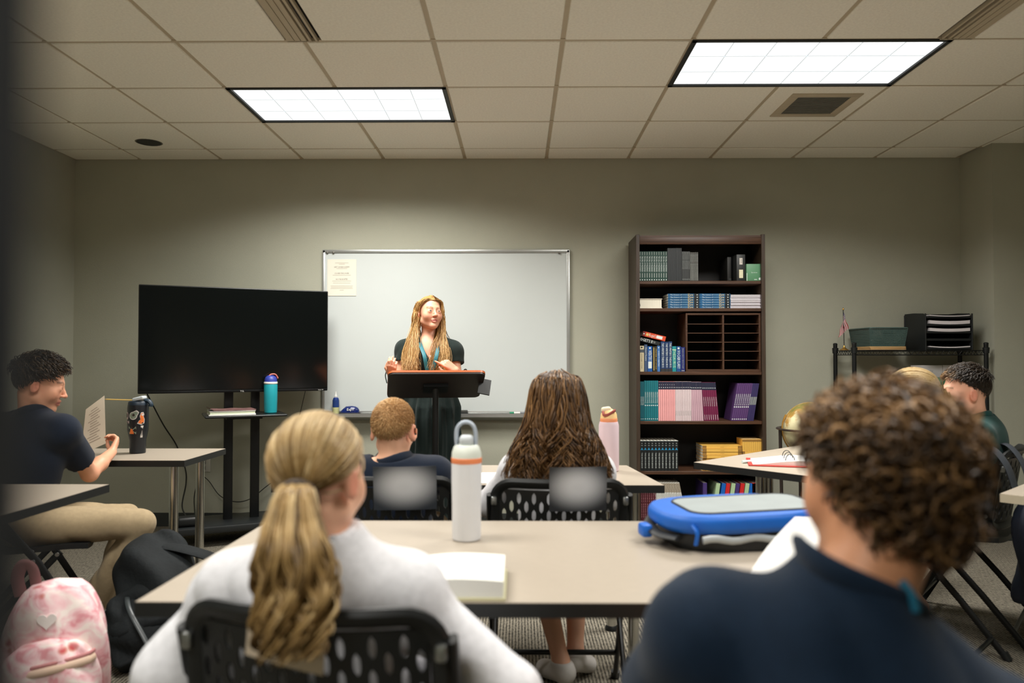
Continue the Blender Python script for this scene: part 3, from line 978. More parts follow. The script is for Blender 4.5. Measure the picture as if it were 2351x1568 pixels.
def book_mesh(name, th, h, d, cover, prints=(), mats=(), pages_top=True):
    """closed book: cover shell, recessed page block, flat print on the spine.
    local x = thickness (centred), y = depth from spine at 0, z = up"""
    b = MB()
    ct = min(0.0012, th * 0.18)
    b.box((0, ct / 2, h / 2), (th, ct, h), bevel=min(0.001, th * 0.15), seg=1, mi=0)
    for s in (-1, 1):
        b.box((s * (th / 2 - ct / 2), d / 2, h / 2), (ct, d, h), mi=0)
    b.box((0, d / 2, h / 2), (th - 2 * ct, d - 0.003, h - 0.004), mi=1)
    for pr in prints:
        k = pr[0]
        if k == 'band':       # z0, z1 (fractions), slot, width fraction
            _, z0, z1, sl, wf = pr
            b.box((0, -0.00015, h * (z0 + z1) / 2), (th * wf, 0.0003, h * (z1 - z0)), mi=sl)
        elif k == 'text':     # body, z0, z1, height fraction of thickness, slot
            _, body, z0, z1, hf, sl = pr
            M = frame4((0, -0.0006, h * (z0 + z1) / 2), (0, 0, -1), (1, 0, 0))
            add_text(b, body, th * hf * 1.3, M, sl, width=h * (z1 - z0))
        elif k == 'dot':
            _, z, rf, sl = pr
            r = th * rf
            b.faces([(r * math.cos(2 * PI * a / 10), -0.0006, h * z + r * math.sin(2 * PI * a / 10)) for a in range(10)], [tuple(range(10))], sl)
        elif k == 'tri':
            _, z, hh, sl = pr
            w = th * 0.44
            b.faces([(-w, -0.0006, h * (z - hh)), (0, -0.0006, h * (z - hh * 0.55)), (w, -0.0006, h * (z - hh)), (0, -0.0006, h * (z + hh))], [(0, 1, 3), (1, 2, 3)], sl)
    return b.mesh(name, [cover, M_pages] + list(mats), angle=30)

def put(me, loc, rot=(0, 0, 0), label=None, group=None, name='book', cat='book'):
    o = bpy.data.objects.new(name, me)
    link(o)
    o.location = loc
    o.rotation_euler = rot
    return tag(o, label, cat, group)

ORD = ['first', 'second', 'third', 'fourth', 'fifth', 'sixth', 'seventh', 'eighth', 'ninth', 'tenth', 'eleventh', 'twelfth', 'thirteenth']
def row(px0, px1, n, shelf, top_py, cover, label, group, prints=(), mats=(), lean0=0.0, lean1=0.0, d=0.19, top_px=None, hj=0.001):
    """n alike upright books between two picture columns at the bottom; lean in degrees"""
    x0, x1 = bx(px0), bx(px1)
    th = (x1 - x0) / n
    h = (bz(top_py) - shelf) / math.cos(R(max(abs(lean0), abs(lean1))))
    me = book_mesh('book', th * 0.97 * math.cos(R((lean0 + lean1) / 2)), h, d, cover, prints, mats)
    for i in range(n):
        f = i / max(1, n - 1)
        a = lean0 + (lean1 - lean0) * f
        xl = x0 + th * (i + 0.5)
        lift = abs(math.sin(R(a))) * th * 0.48
        put(me, (xl, FY + random.uniform(-0.001, 0.001) * 2, shelf + lift), (0, R(a), 0), label % ORD[i] if '%s' in label else label, group)

C = lambda n, c, **k: mat('cover_' + n, c, rough=k.pop('rough', 0.45), var=k.pop('var', 0.06), **k)
# top shelf
row(1462, 1533, 13, SHZ[0], 577, C('green', (18, 62, 52)), 'green white titled reader, %s from the case upright on the top shelf', 'green readers on the top shelf',
    [('text', 'THE CALL OF WILDERNESS', 0.31, 0.84, 0.66, 2), ('band', 0.12, 0.27, 3, 0.32), ('band', 0.88, 0.98, 3, 0.2), ('dot', 0.045, 0.25, 2)], [M_print_w, M_print_g])
row(1533.5, 1566, 10, SHZ[0], 569.5, C('charcoal', (40, 44, 46)), 'plain charcoal booklet, %s from the green readers on the top shelf', 'charcoal booklets on the top shelf', [('band', 0.02, 0.98, 2, 0.15)], [C('charcoal2', (50, 54, 56))])
row(1566.5, 1585, 6, SHZ[0], 577, C('graphite', (52, 54, 54)), 'thin grey workbook, %s from the charcoal booklets on the top shelf', 'thin grey workbooks on the top shelf',
    [('text', 'ENGLISH GRAMMAR', 0.40, 0.97, 0.6, 2), ('dot', 0.06, 0.3, 2)], [M_print_g])
row(1585.5, 1604, 5, SHZ[0], 579, C('ash', (74, 73, 68)), 'thicker ash grey workbook, %s after the thin grey workbooks', 'ash grey workbooks on the top shelf',
    [('text', 'ENGLISH GRAMMAR', 0.30, 0.92, 0.7, 2), ('band', 0.03, 0.30, 2, 0.25)], [M_print_g])
t = thing('binder', 'black binder with two white spine labels on the top shelf', 'binder', ((bx(1692) + bx(1713)) / 2, FY, SHZ[0]))
h = bz(584) - SHZ[0]; w = bx(1713) - bx(1692.5)
MB().box((0, 0.14, h / 2), (w, 0.28, h), bevel=0.004).build('cover', mat('binder_black', (34, 36, 36), rough=0.5), t)
for (z, ww, hh, c) in ((h * 0.74, 0.021, 0.045, (206, 200, 192)), (h * 0.27, 0.027, 0.058, (214, 208, 178))):
    lb_ = MB().box((0, -0.0008, z), (ww, 0.0012, hh)).build('spine_label', mat('label_%d' % c[0], c, rough=0.7, var=0.06, vscale=40), t)
    if ww < 0.025:
        q_ = MB(); add_text(q_, 'READER', 0.008, frame4((0.003, -0.0017, z), (0, 0, -1), (1, 0, 0))); q_.build('lettering', M_print_k, lb_)
t = thing('binder', 'dark binder pushed back behind the labelled one on the top shelf', 'binder', (bx(1684), FY + 0.08, SHZ[0]))
MB().box((0, 0.11, 0.09), (0.03, 0.2, 0.18), bevel=0.004).box((0, -0.001, 0.02), (0.02, 0.002, 0.016)).build('cover', mat('binder_dark', (27, 27, 25), rough=0.6), t)
t = thing('box', 'small green card box with white round mark on the top shelf', 'box', ((bx(1715) + bx(1751)) / 2, FY, SHZ[0]))
w, h = bx(1751) - bx(1715), bz(606) - SHZ[0]
MB().box((0, 0.05, h / 2), (w, 0.10, h), bevel=0.002).build('carton', mat('carton_green', (88, 138, 102), rough=0.5, var=0.05), t)
q_ = MB(); add_text(q_, 'Spectrum', 0.011, frame4((0, -0.0008, h * 0.5), (1, 0, 0), (0, 0, 1)))
q_.faces([(w * 0.36 + 0.009 * math.cos(2 * PI * a / 14), -0.0008, h * 0.13 + 0.009 * math.sin(2 * PI * a / 14)) for a in range(14)], [tuple(range(14))])
q_.box((w * 0.08, -0.0004, h * 0.09), (0.02, 0.0006, 0.004)).box((-w / 2 + 0.003, -0.0004, h * 0.24), (0.004, 0.0006, h * 0.46)).build('print', M_print_w, t)

# second shelf: lying books, spines out
# rotated +90 about y: local z (height) -> world x, local -x -> world z ; spine text runs along z reversed, so flip with negative
def lay(px0, px1, n, shelf, top_py, cover, label, group, prints, mats, d=0.2, jit=0.001, y=FY):
    x0, x1 = bx(px0), bx(px1)
    th = (bz(top_py) - shelf) / n
    me = book_mesh('book', th * 0.97, x1 - x0, d, cover, prints, mats)
    for i in range(n):
        # rotation -90 about y puts the top of the spine at the smaller x, so titles read left to right
        put(me, (x1 + random.uniform(-jit, jit), y + random.uniform(-jit, jit) * 2, shelf + th * (i + 0.5)), (0, R(-90), 0), label % (['lowest'] + ORD[1:n - 1] + ['topmost'])[i] if '%s' in label else label, group)
pr = [('text', 'The Science of', 0.57, 0.93, 0.55, 2), ('band', 0.02, 0.18, 3, 0.98), ('dot', 0.08, 0.22, 2), ('band', 0.36, 0.56, 4, 0.3), ('text', 'Zyx', 0.20, 0.38, 0.9, 5)]
pm = [M_print_w, C('nightblack', (20, 24, 28)), C('bluegrey', (96, 132, 158)), M_print_y]
lay(1534, 1607, 6, SHZ[1], 674, C('sciblue', (22, 88, 132), var=0.2), '%s blue science paperback of the pile beside the white hardback', 'science paperbacks in the first pile', pr, pm)
lay(1607.5, 1677.5, 6, SHZ[1], 674, C('sciblue2', (26, 92, 138), var=0.2), '%s blue science paperback of the pile against the white booklets', 'science paperbacks in the second pile', pr, pm)
lay(1678, 1749, 9, SHZ[1], 676.5, C('whitebook', (206, 200, 206), var=0.03), '%s white booklet of the pile at the end of the second shelf', 'white booklets on the second shelf',
    [('text', 'classical writing and aphorism', 0.12, 0.96, 0.35, 2)], [M_print_g], jit=0.002)
t = thing('book', 'thick white hardback lying alone on the second shelf', 'book', ((bx(1463) + bx(1521)) / 2, FY, SHZ[1]))
w, h = bx(1521) - bx(1463), bz(685.5) - SHZ[1]
M_ivory = mat('ivory_cover', (216, 210, 196), rough=0.5)
b = MB().box((0, 0.1, 0.0025), (w, 0.2, 0.005), bevel=0.001).box((0, 0.1, h - 0.0025), (w, 0.2, 0.005), bevel=0.001)
b.tube([(-w / 2 + 0.006, 0.0, h / 2), (-w / 2 + 0.006, 0.2, h / 2)], h / 2, 12, flat=(0.25, 1.0)).build('cover', M_ivory, t)
MB().box((0, 0.1, h / 2), (w - 0.008, 0.19, h - 0.01)).build('pages', M_pages, t)
q_ = MB(); add_text(q_, 'l', 0.03, frame4((-w * 0.38, -0.001, h * 0.35), (1, 0, 0.1), (-0.2, 0, 1))); q_.build('lettering', M_print_k, t)

# third shelf: reference books
ref = [
    (1460.8, 1467.6, 784, C('vermilion', (222, 92, 62)), 'orange spined thesaurus standing first on the third shelf', [('text', 'VOCABULARY FOR THE COLLEGE', 0.14, 0.8, 0.5, 2), ('band', 0.0, 0.1, 3, 1.0)], [C('palered', (232, 140, 110)), M_print_k]),
    (1468.0, 1478.6, 794, C('cream', (206, 194, 160)), 'cream dictionary with grey spine band on the third shelf', [('text', 'A DICTIONARY OF WORDS', 0.1, 0.7, 0.3, 2), ('band', 0.74, 0.86, 3, 1.0), ('dot', 0.94, 0.2, 2)], [M_print_k, C('slategrey', (76, 84, 92))]),
    (1479.4, 1486.3, 791, C('steelblue', (66, 86, 118)), 'faded blue grey dictionary third from the orange thesaurus', [('text', 'Webster\'s Thesaurus', 0.4, 0.9, 0.6, 2)], [M_print_w]),
    (1486.8, 1497.6, 795, C('royal', (22, 84, 156)), 'bright blue dictionary with a white square label on its spine', [('text', 'WEBSTER\'S', 0.42, 0.84, 0.75, 2), ('band', 0.13, 0.4, 2, 0.75), ('dot', 0.93, 0.2, 2)], [M_print_w]),
    (1498.8, 1503.6, 795, C('olive', (40, 36, 24)), 'slim black reference book with gold stripe nearer the label dictionary', [('band', 0.05, 0.95, 2, 0.3)], [M_print_y]),
    (1503.8, 1508.2, 795, C('olive2', (46, 40, 24)), 'slim black reference book with gold title beside the pale blue book', [('text', 'PRIMER OF STYLE', 0.1, 0.9, 0.5, 2)], [M_print_y]),
    (1508.8, 1515.6, 794, C('paleblue', (64, 112, 172)), 'pale blue paperback before the three matching thesauruses', [('text', 'GUIDE TO WRITING', 0.2, 0.8, 0.5, 2), ('dot', 0.93, 0.2, 2)], [M_print_w]),
    (1517.0, 1526.2, 784, C('navy', (22, 52, 96)), 'navy writers thesaurus, first of three, beside the pale blue paperback', [('text', 'THE WRITER\'S THESAURUS', 0.14, 0.95, 0.6, 2), ('band', 0.0, 0.1, 3, 1.0)], [M_print_w, M_print_k]),
    (1526.6, 1534.6, 785, C('navy', (22, 52, 96)), 'navy writers thesaurus, middle one of the three matching', [('text', 'THE WRITER\'S THESAURUS', 0.14, 0.95, 0.6, 2), ('band', 0.0, 0.1, 3, 1.0)], [M_print_w, M_print_k]),
    (1535.0, 1543.0, 784, C('navy', (22, 52, 96)), 'navy writers thesaurus, last of three, beside the teal book', [('text', 'THE WRITER\'S THESAURUS', 0.14, 0.95, 0.6, 2), ('band', 0.0, 0.1, 3, 1.0)], [M_print_w, M_print_k]),
    (1543.4, 1552.4, 795, C('tealref', (24, 134, 142)), 'teal thesaurus with pale green title on the third shelf', [('text', 'THESAURUS', 0.16, 0.86, 0.75, 2), ('band', 0.85, 0.88, 2, 1.0)], [C('palegreen', (186, 214, 170))]),
    (1553.2, 1562.6, 795, C('ultra', (24, 74, 134)), 'blue vocabulary book with big white letters on the third shelf', [('text', 'VOCABULARY', 0.12, 0.84, 0.8, 2), ('dot', 0.92, 0.25, 2)], [M_print_w]),
    (1563.0, 1572.6, 797, C('indigo', (24, 34, 104)), 'dark indigo dictionary standing last against the wooden sorter', [('text', 'ENGLISH GUIDE TO THE DICTIONARY', 0.12, 0.95, 0.4, 2), ('band', 0.03, 0.06, 2, 0.7)], [M_print_g]),
]
for (a, b_, ty, cov, lab, prs, ms) in ref:
    th = bx(b_) - bx(a)
    put(book_mesh('book', th, bz(ty) - SHZ[2], 0.14, cov, prs, ms), ((bx(a) + bx(b_)) / 2, FY, SHZ[2]), (0, 0, 0), lab, 'reference books on the third shelf')
# two tilted books lying across the tops
def tilted(pxa, pya, pxb, pyb, th_px, cov, lab, prs, ms, y):
    A, B = at(pxa, pya, FY), at(pxb, pyb, FY)
    L = (B - A).length
    ang = math.atan2(B.z - A.z, B.x - A.x)
    me = book_mesh('book', th_px / 331.0, L, 0.15, cov, prs, ms)
    put(me, (B.x, y, B.z), (0, R(-90) - ang, 0), lab, 'reference books on the third shelf')
tilted(1462.5, 776.5, 1515, 789.5, 8.6, C('inkblack', (24, 28, 32)), 'black thesaurus lying tilted across the standing reference books', [('text', 'ROGET\'S II', 0.33, 0.93, 0.85, 2), ('text', 'THE', 0.2, 0.3, 0.6, 3), ('band', 0.955, 0.962, 2, 0.9)], [M_print_w, M_print_g], FY)
tilted(1476, 765.5, 1528, 778.2, 11.2, C('tangerine', (206, 74, 40), var=0.12), 'orange red thesaurus lying tilted on top of the black one', [('text', 'Roget\'s', 0.42, 0.72, 0.7, 2), ('band', 0.14, 0.40, 2, 0.6), ('dot', 0.80, 0.3, 3), ('band', 0.9, 1.0, 4, 0.98), ('dot', 0.95, 0.14, 2)], [M_print_w, M_print_y, C('maroonend', (110, 26, 30))], FY)

# wooden literature sorter
sx0, sx1 = bx(1574.5), bx(1746.5)
sz1 = bz(718.5)
t = thing('paper_sorter', 'walnut two column paper sorter with twelve empty slots on the third shelf', 'sorter', ((sx0 + sx1) / 2, FY - 0.002, SHZ[2]))
w, h, d = sx1 - sx0, sz1 - SHZ[2], 0.29
for s in (-1, 1):
    MB().box((s * (w / 2 - 0.006), d / 2, h / 2), (0.012, d, h), bevel=0.001, seg=1).build('side_panel', M_wood, t)
MB().box((0, d / 2, h - 0.007), (w - 0.024, d, 0.014), bevel=0.001, seg=1).build('top_panel', M_wood, t)
MB().box((0, d / 2, 0.008), (w - 0.024, d, 0.016), bevel=0.001, seg=1).build('bottom_panel', M_wood, t)
MB().box((0, d / 2, h / 2), (0.012, d, h - 0.03)).build('divider', M_wood, t)
MB().box((0, d - 0.003, h / 2), (w - 0.024, 0.004, h - 0.03)).build('back_panel', M_wooddark, t)
for s in (-1, 1):
    for k in range(1, 6):
        MB().box((s * (w / 4 - 0.001), d / 2, 0.016 + (h - 0.03) * k / 6), (w / 2 - 0.018, d - 0.006, 0.005)).build('slot_shelf', M_wood, t)

# fourth shelf: thin coloured workbooks
row(1461, 1478.6, 6, SHZ[3], 876, C('tealdeep', (18, 94, 106)), 'thin deep teal workbook, %s from the case upright', 'deep teal workbooks', [('text', 'WRITE', 0.40, 0.62, 0.6, 2), ('dot', 0.05, 0.25, 2)], [M_print_w])
row(1479, 1510.8, 7, SHZ[3], 874, C('tealmid', (20, 112, 122)), 'teal workbook with white dot, %s from the deep teal ones', 'teal workbooks with white dots', [('text', 'WRITING SOURCE', 0.44, 0.72, 0.6, 2), ('dot', 0.385, 0.32, 2), ('dot', 0.05, 0.25, 2)], [M_print_w])
topband = ('band', 0.80, 0.995, 2, 1.0)
row(1511, 1549.6, 8, SHZ[3], 876, C('pink', (232, 164, 164)), 'pink workbook with navy top, %s from the teal ones', 'pink workbooks', [topband, ('dot', 0.85, 0.22, 3), ('dot', 0.92, 0.14, 3)], [C('navytop', (30, 34, 58)), M_print_w])
row(1549.8, 1586.6, 9, SHZ[3], 876, C('palepink', (218, 200, 202)), 'pale grey pink workbook with navy top, %s from the pink ones', 'pale pink workbooks', [topband, ('dot', 0.85, 0.22, 3), ('text', 'writing', 0.14, 0.26, 0.5, 4)], [C('navytop', (30, 34, 58)), M_print_w, M_print_g])
row(1587, 1614.6, 6, SHZ[3], 877, C('lilac', (196, 160, 172)), 'lilac workbook with navy top, %s from the pale pink ones', 'lilac workbooks', [topband, ('dot', 0.85, 0.22, 3)], [C('navytop', (30, 34, 58)), M_print_w], -1, -3)
row(1615.5, 1650, 7, SHZ[3], 878, C('maroon', (110, 26, 66)), 'leaning maroon workbook with navy top, %s from the lilac ones', 'maroon workbooks', [topband, ('dot', 0.85, 0.22, 3), ('text', 'WRITING', 0.38, 0.62, 0.4, 3), ('band', 0.03, 0.16, 3, 0.14)], [C('navytop', (30, 34, 58)), M_print_w], -3.5, -5)
row(1677.5, 1713.5, 8, SHZ[3], 880.5, C('purple', (86, 56, 108)), 'leaning purple workbook with white dot, %s from the maroon ones', 'purple workbooks', [('text', 'WRITING FOR', 0.41, 0.72, 0.62, 2), ('dot', 0.37, 0.36, 2), ('dot', 0.045, 0.3, 2)], [M_print_w], 10, 10)
row(1714, 1729, 7, SHZ[3], 880.5, C('violetdark', (58, 50, 98)), 'thin leaning dark violet booklet, %s from the purple workbooks', 'dark violet booklets', [('band', 0.43, 0.64, 2, 0.6)], [M_print_g], 9, 9)

# fifth shelf
row(1461, 1556, 12, SHZ[4], 1011.5, C('blackchron', (26, 30, 31)), 'black paperback with blue triangle, %s from the case upright', 'black paperbacks with blue triangles',
    [('tri', 0.725, 0.045, 2), ('text', 'THE RESURGENCE', 0.09, 0.60, 0.36, 3), ('dot', 0.905, 0.14, 4), ('band', 0.83, 0.845, 4, 0.5), ('band', 0.985, 1.0, 3, 0.98)], [C('cyan', (44, 144, 190)), M_print_w, M_print_g])
me_y = C('yellow', (236, 186, 88), var=0.05)
yp = [('band', 0.0, 0.10, 2, 1.0), ('band', 0.90, 1.0, 2, 1.0), ('band', 0.45, 0.55, 3, 0.15)]
ym = [C('ochre', (150, 112, 56), var=0.3, vscale=60), C('ochre2', (200, 150, 70))]
lay(1612, 1702, 8, SHZ[4], 1023, me_y, '%s yellow paperback of the long lying pile on the fifth shelf', 'yellow paperbacks lying in a pile', yp, ym, jit=0.002)
# upright yellow books stand on the pile of another behind: a second lying pile carries them
sz = bz(1036)
lay(1704, 1750, 7, SHZ[4], 1036, me_y, '%s yellow paperback of the short pile under the upright ones', 'yellow paperbacks under the upright ones', yp, ym, jit=0.001)
x0, x1 = bx(1703), bx(1749.5)
th = (x1 - x0) / 11
me = book_mesh('book', th * 0.97, bz(1008) - sz, 0.14, me_y, [('band', 0.78, 0.97, 2, 1.0)], ym)
for i in range(11):
    put(me, (x0 + th * (i + 0.5), FY, sz), (0, 0, 0), 'upright yellow paperback, %s from the long lying pile' % ORD[i], 'upright yellow paperbacks')

# bottom shelf
row(1461, 1505, 10, SHZ[5], 1106, C('burgundy', (84, 30, 40)), 'burgundy workbook, %s from the case upright on the bottom shelf', 'burgundy workbooks', [('text', 'HISTORY READER', 0.2, 0.9, 0.4, 2), ('dot', 0.05, 0.3, 2)], [C('rosegrey', (190, 140, 146))])
row(1512, 1578, 11, SHZ[5], 1109, C('offwhite', (206, 206, 200)), 'leaning white paperback, %s from the burgundy workbooks', 'white leaning paperbacks', [('band', 0.78, 0.99, 2, 1.0), ('text', 'WORKSHOP', 0.3, 0.75, 0.4, 3)], [C('greybeige', (150, 140, 124), var=0.3, vscale=80), M_print_g], -9, -11)
FC = {'green': (176, 204, 160), 'blue': (24, 98, 184), 'red': (206, 40, 40), 'purple': (70, 52, 112)}
seq = ['purple', 'green', 'blue', 'red', 'green', 'purple', 'red', 'green', 'blue', 'purple', 'red', 'blue']
fx = [1613, 1630, 1643, 1653, 1665, 1675, 1686, 1697, 1707, 1716.5, 1726, 1736]
ordn = {}
for c, px in zip(seq, fx):
    ordn[c] = ordn.get(c, 0) + 1
    first_c = ('', 'nearest the white leaning paperbacks', 'in the middle of the folder row', 'nearest the case side')[min(3, ordn[c])]
    th = 0.028
    lean = 0 if px < 1620 or px > 1722 else 8
    me = book_mesh('folder', th, 0.30, 0.22, C('folder_' + c, FC[c]), [], [])
    lab = {'purple': {1: 'purple folder standing apart from the row on the bottom shelf', 2: 'purple folder between a green and a red one', 3: 'purple folder next to the last red folder'},
           'green': {1: 'pale green folder beginning the leaning row', 2: 'pale green folder between a red and a purple one', 3: 'pale green folder between a red and a blue one'},
           'blue': {1: 'blue folder between the first green and first red', 2: 'blue folder between green and purple near the row end', 3: 'blue folder standing last against the case side'},
           'red': {1: 'red folder between a blue and a green one', 2: 'red folder between a purple and a green one', 3: 'red folder beside the last blue folder'}}[c][ordn[c]]
    put(me, (bx(px) + th / 2, FY + 0.01, SHZ[5] + 0.002), (0, R(lean), 0), lab, 'coloured folders on the bottom shelf', 'folder', 'folder')

# ================================================================ wire shelf and its things
SXa, SXb, SYa, SYb = 2.302, 3.203, 5.22, 5.53
cx, cy = (SXa + SXb) / 2, (SYa + SYb) / 2
ws = thing('wire_shelf', 'black wire shelving unit in the corner by the wall jog', 'shelf', (cx, cy, 0))
hx, hy = (SXb - SXa) / 2, (SYb - SYa) / 2
ZT, ZM, ZL = 1.305, 0.86, 0.40
for sx_ in (-1, 1):
    for sy_ in (-1, 1):
        p_ = MB().tube([(sx_ * hx, sy_ * hy, 0.02), (sx_ * hx, sy_ * hy, 1.352)], 0.0145, 14).build('post', M_blackm, ws)
        MB().lathe([(0.0155, 1.345), (0.0155, 1.353), (0.010, 1.358), (0, 1.359)], 14, c=(sx_ * hx, sy_ * hy, 0)).build('post_cap', M_black, p_)
        MB().lathe([(0.02, 0), (0.02, 0.012), (0.008, 0.024)], 12, c=(sx_ * hx, sy_ * hy, 0)).build('foot', M_black, p_)
        for z in (ZT, ZM, ZL):
            MB().lathe([(0.019, z - 0.022), (0.022, z + 0.016), (0.015, z + 0.02)], 14, c=(sx_ * hx, sy_ * hy, 0)).build('sleeve', M_black, p_)
for z in (ZT, ZM, ZL):
    f = MB()
    for sgn in (-1, 1):
        for dz in (-0.003, -0.033):
            f.tube([(-hx, sgn * hy, z + dz), (hx, sgn * hy, z + dz)], 0.0035, 6)
            f.tube([(sgn * hx, -hy, z + dz), (sgn * hx, hy, z + dz)], 0.0035, 6)
        n = 44
        f.tube([(-hx + 2 * hx * k / n, sgn * hy, z - 0.003 - 0.03 * (k % 2)) for k in range(n + 1)], 0.002, 5)
        n = 16
        f.tube([(sgn * hx, -hy + 2 * hy * k / n, z - 0.003 - 0.03 * (k % 2)) for k in range(n + 1)], 0.002, 5)
    f.build('shelf_rim', M_blackm, ws)
    f = MB()
    for k in range(1, 32):
        x = -hx + 2 * hx * k / 32
        f.tube([(x, -hy, z - 0.002), (x, hy, z - 0.002)], 0.002, 5)
    for k in range(1, 3):
        y = -hy + 2 * hy * k / 3
        f.tube([(-hx, y, z - 0.006), (hx, y, z - 0.006)], 0.003, 5)
    w_ = f.build('shelf_wires', M_blackm, ws)
    w_['kind'] = 'stuff'
TOPZ = ZT + 0.001
# desk flag
q = at(1938, 797, 5.42)
t = thing('desk_flag', 'small striped flag on a gold base on the wire shelf', 'flag', (q.x, 5.42, TOPZ))
M_gold = mat('brass', (206, 160, 84), rough=0.3, metal=0.9, var=0.1)
MB().lathe([(0.030, 0), (0.030, 0.004), (0.018, 0.010), (0.007, 0.022), (0.005, 0.034)], 20).build('base', M_gold, t)
MB().tube([(0, 0, 0.03), (-0.004, 0, 0.285)], 0.0028, 8).build('pole', M_blackm, t)
MB().lathe([(0.003, 0), (0.006, 0.005), (0.006, 0.010), (0, 0.020)], 12, c=(-0.004, 0, 0.285)).build('finial', M_gold, t)
# hanging cloth: u along the fly (falls down), v along the hoist
def flag_pt(u, v):
    # folds of a limp flag hanging from the pole, hoist length 0.10 at the pole top
    zt = 0.272 - 0.045 * v
    x = -0.004 + (u * (0.034 - 0.075 * v)) + 0.004 * math.sin(9 * u)
    z = zt - u * (0.118 - 0.01 * v) - 0.03 * v * u
    y = -0.004 - 0.007 * math.sin(3.5 * u + 6 * v) * u
    return (x, y, z)
NU, NV = 20, 26
fb = MB()
V = [flag_pt(i / NU, j / NV) for i in range(NU + 1) for j in range(NV + 1)]
red, whi, blu = mat('flag_red', (158, 52, 58), rough=0.8), mat('flag_white', (206, 190, 190), rough=0.8), mat('flag_blue', (38, 44, 84), rough=0.8)
for (mi, test) in ((0, lambda i, j: not (i < 8 and j < 14) and (j // 2) % 2 == 0), (1, lambda i, j: not (i < 8 and j < 14) and (j // 2) % 2 == 1), (2, lambda i, j: i < 8 and j < 14)):
    Fc = [(i * (NV + 1) + j, (i + 1) * (NV + 1) + j, (i + 1) * (NV + 1) + j + 1, i * (NV + 1) + j + 1) for i in range(NU) for j in range(NV) if test(i, j)]
    fb.faces(V, Fc, mi, True)
for i in range(1, 8, 2):
    for j in range(1, 14, 3):
        c = Vector(flag_pt((i + 0.5) / NU, (j + 0.5) / NV)) + Vector((0, -0.0012, 0))
        fb.faces([c + Vector((0.0022 * math.cos(a * PI / 2), 0, 0.0022 * math.sin(a * PI / 2))) for a in range(4)], [(0, 1, 2, 3)], 1)
fb.build('cloth', [red, whi, blu], t, angle=0)

# plastic weave basket on manila folders
bxl, bxr = at(2000, 770, 5.24).x, at(2077, 770, 5.24).x
t = thing('file_folder', 'stack edge of tan folders lying under the green basket', 'folder', ((bxl + bxr) / 2, 5.39, TOPZ))
for k in range(4):
    MB().box((0.001 * k, 0, 0.003 + 0.006 * k), (0.245, 0.30, 0.005), rot=rotm(0, 0, R(1.5 - k)), bevel=0.001, seg=1).build('sheaf', mat('manila_%d' % (k % 2), (196, 152, 92) if k % 2 else (184, 150, 108), rough=0.7, var=0.06), t)
t = thing('basket', 'grey green woven plastic basket on the wire shelf', 'basket', ((bxl + bxr) / 2, 5.39, TOPZ + 0.026))
M_bas = mat('basket_plastic', (64, 84, 80), rough=0.5, var=0.08)
bw, bd, bh, fl = 0.115, 0.145, 0.125, 1.13
def wallgrid(axis, sgn):
    V, Fc = [], []
    nc, nr = 22, 11
    def P(u, v, off):
        k = 1 + (fl - 1) * v
        z = bh * v
        if axis == 0: return (u * bw * k, sgn * (bd * k + off), z)
        return (sgn * (bw * k + off), u * bd * k, z)
    f = MB()
    for c in range(nc + 1):
        u = -1 + 2 * c / nc
        f.faces([P(u - 0.026, 0, 0), P(u + 0.026, 0, 0), P(u + 0.026, 1, 0), P(u - 0.026, 1, 0)], [(0, 1, 2, 3)])
    for r_ in range(nr + 1):
        v = r_ / nr
        f.faces([P(-1, v - 0.028, 0.001), P(1, v - 0.028, 0.001), P(1, v + 0.028, 0.001), P(-1, v + 0.028, 0.001)], [(0, 1, 2, 3)])
    # handle slot surround
    zc = 0.80
    out = [(-0.34, zc - 0.09), (0.34, zc - 0.09), (0.34, zc + 0.1), (-0.34, zc + 0.1)]
    inn = [(-0.26, zc - 0.05), (0.26, zc - 0.05), (0.26, zc + 0.06), (-0.26, zc + 0.06)]
    f.faces([P(a, b, 0.002) for a, b in out + inn], [(0, 1, 5, 4), (1, 2, 6, 5), (2, 3, 7, 6), (3, 0, 4, 7)])
    ex = bmesh.ops.extrude_face_region(f.bm, geom=list(f.bm.faces))
    for v in ex['geom']:
        if isinstance(v, bmesh.types.BMVert):
            if axis == 0: v.co.y -= sgn * 0.003
            else: v.co.x -= sgn * 0.003
    o = f.build('woven_side', M_bas, t)
for axis in (0, 1):
    for sgn in (-1, 1):
        wallgrid(axis, sgn)
MB().box((0, 0, 0.003), (bw * 2, bd * 2, 0.005)).build('basket_floor', M_bas, t)
rp = [(p[0], p[1], bh) for p in rrect(bw * 2 * fl + 0.006, bd * 2 * fl + 0.006, 0.02, 4)]
MB().tube(rp, 0.005, 8, closed=True).build('rim', M_bas, t)
MB().box((0.01, 0.0, 0.03), (0.16, 0.2, 0.04), bevel=0.006).build('lining_paper', M_paper, t)
# letter tray tower
tl_, tr_ = at(2125, 760, 5.26).x, at(2232, 760, 5.26).x
t = thing('letter_tray', 'black mesh letter tray tower with papers on the wire shelf', 'tray', ((tl_ + tr_) / 2, 5.40, TOPZ))
w, h, d = tr_ - tl_, 0.262, 0.28
M_mesh = mat('tray_black', (22, 25, 27), rough=0.5, var=0.1)
for s in (-1, 1):
    poly = [(-d / 2, 0), (d / 2, 0), (d / 2, h), (0.02, h), (-d / 2 + 0.03, h - 0.008), (-d / 2, h - 0.03)]
    m = MB()
    m.prism(poly, 0, 0.004, M=frame4((s * w / 2 - (0.004 if s > 0 else 0), 0, 0), (0, 1, 0), (0, 0, 1)))
    m.build('side_panel', M_mesh, t)
    for sg in (-1, 1):
        MB().tube([(s * w / 2, sg * d / 2, 0), (s * w / 2, sg * d / 2, h - 0.01)], 0.006, 8).build('corner_tube', M_black, t)
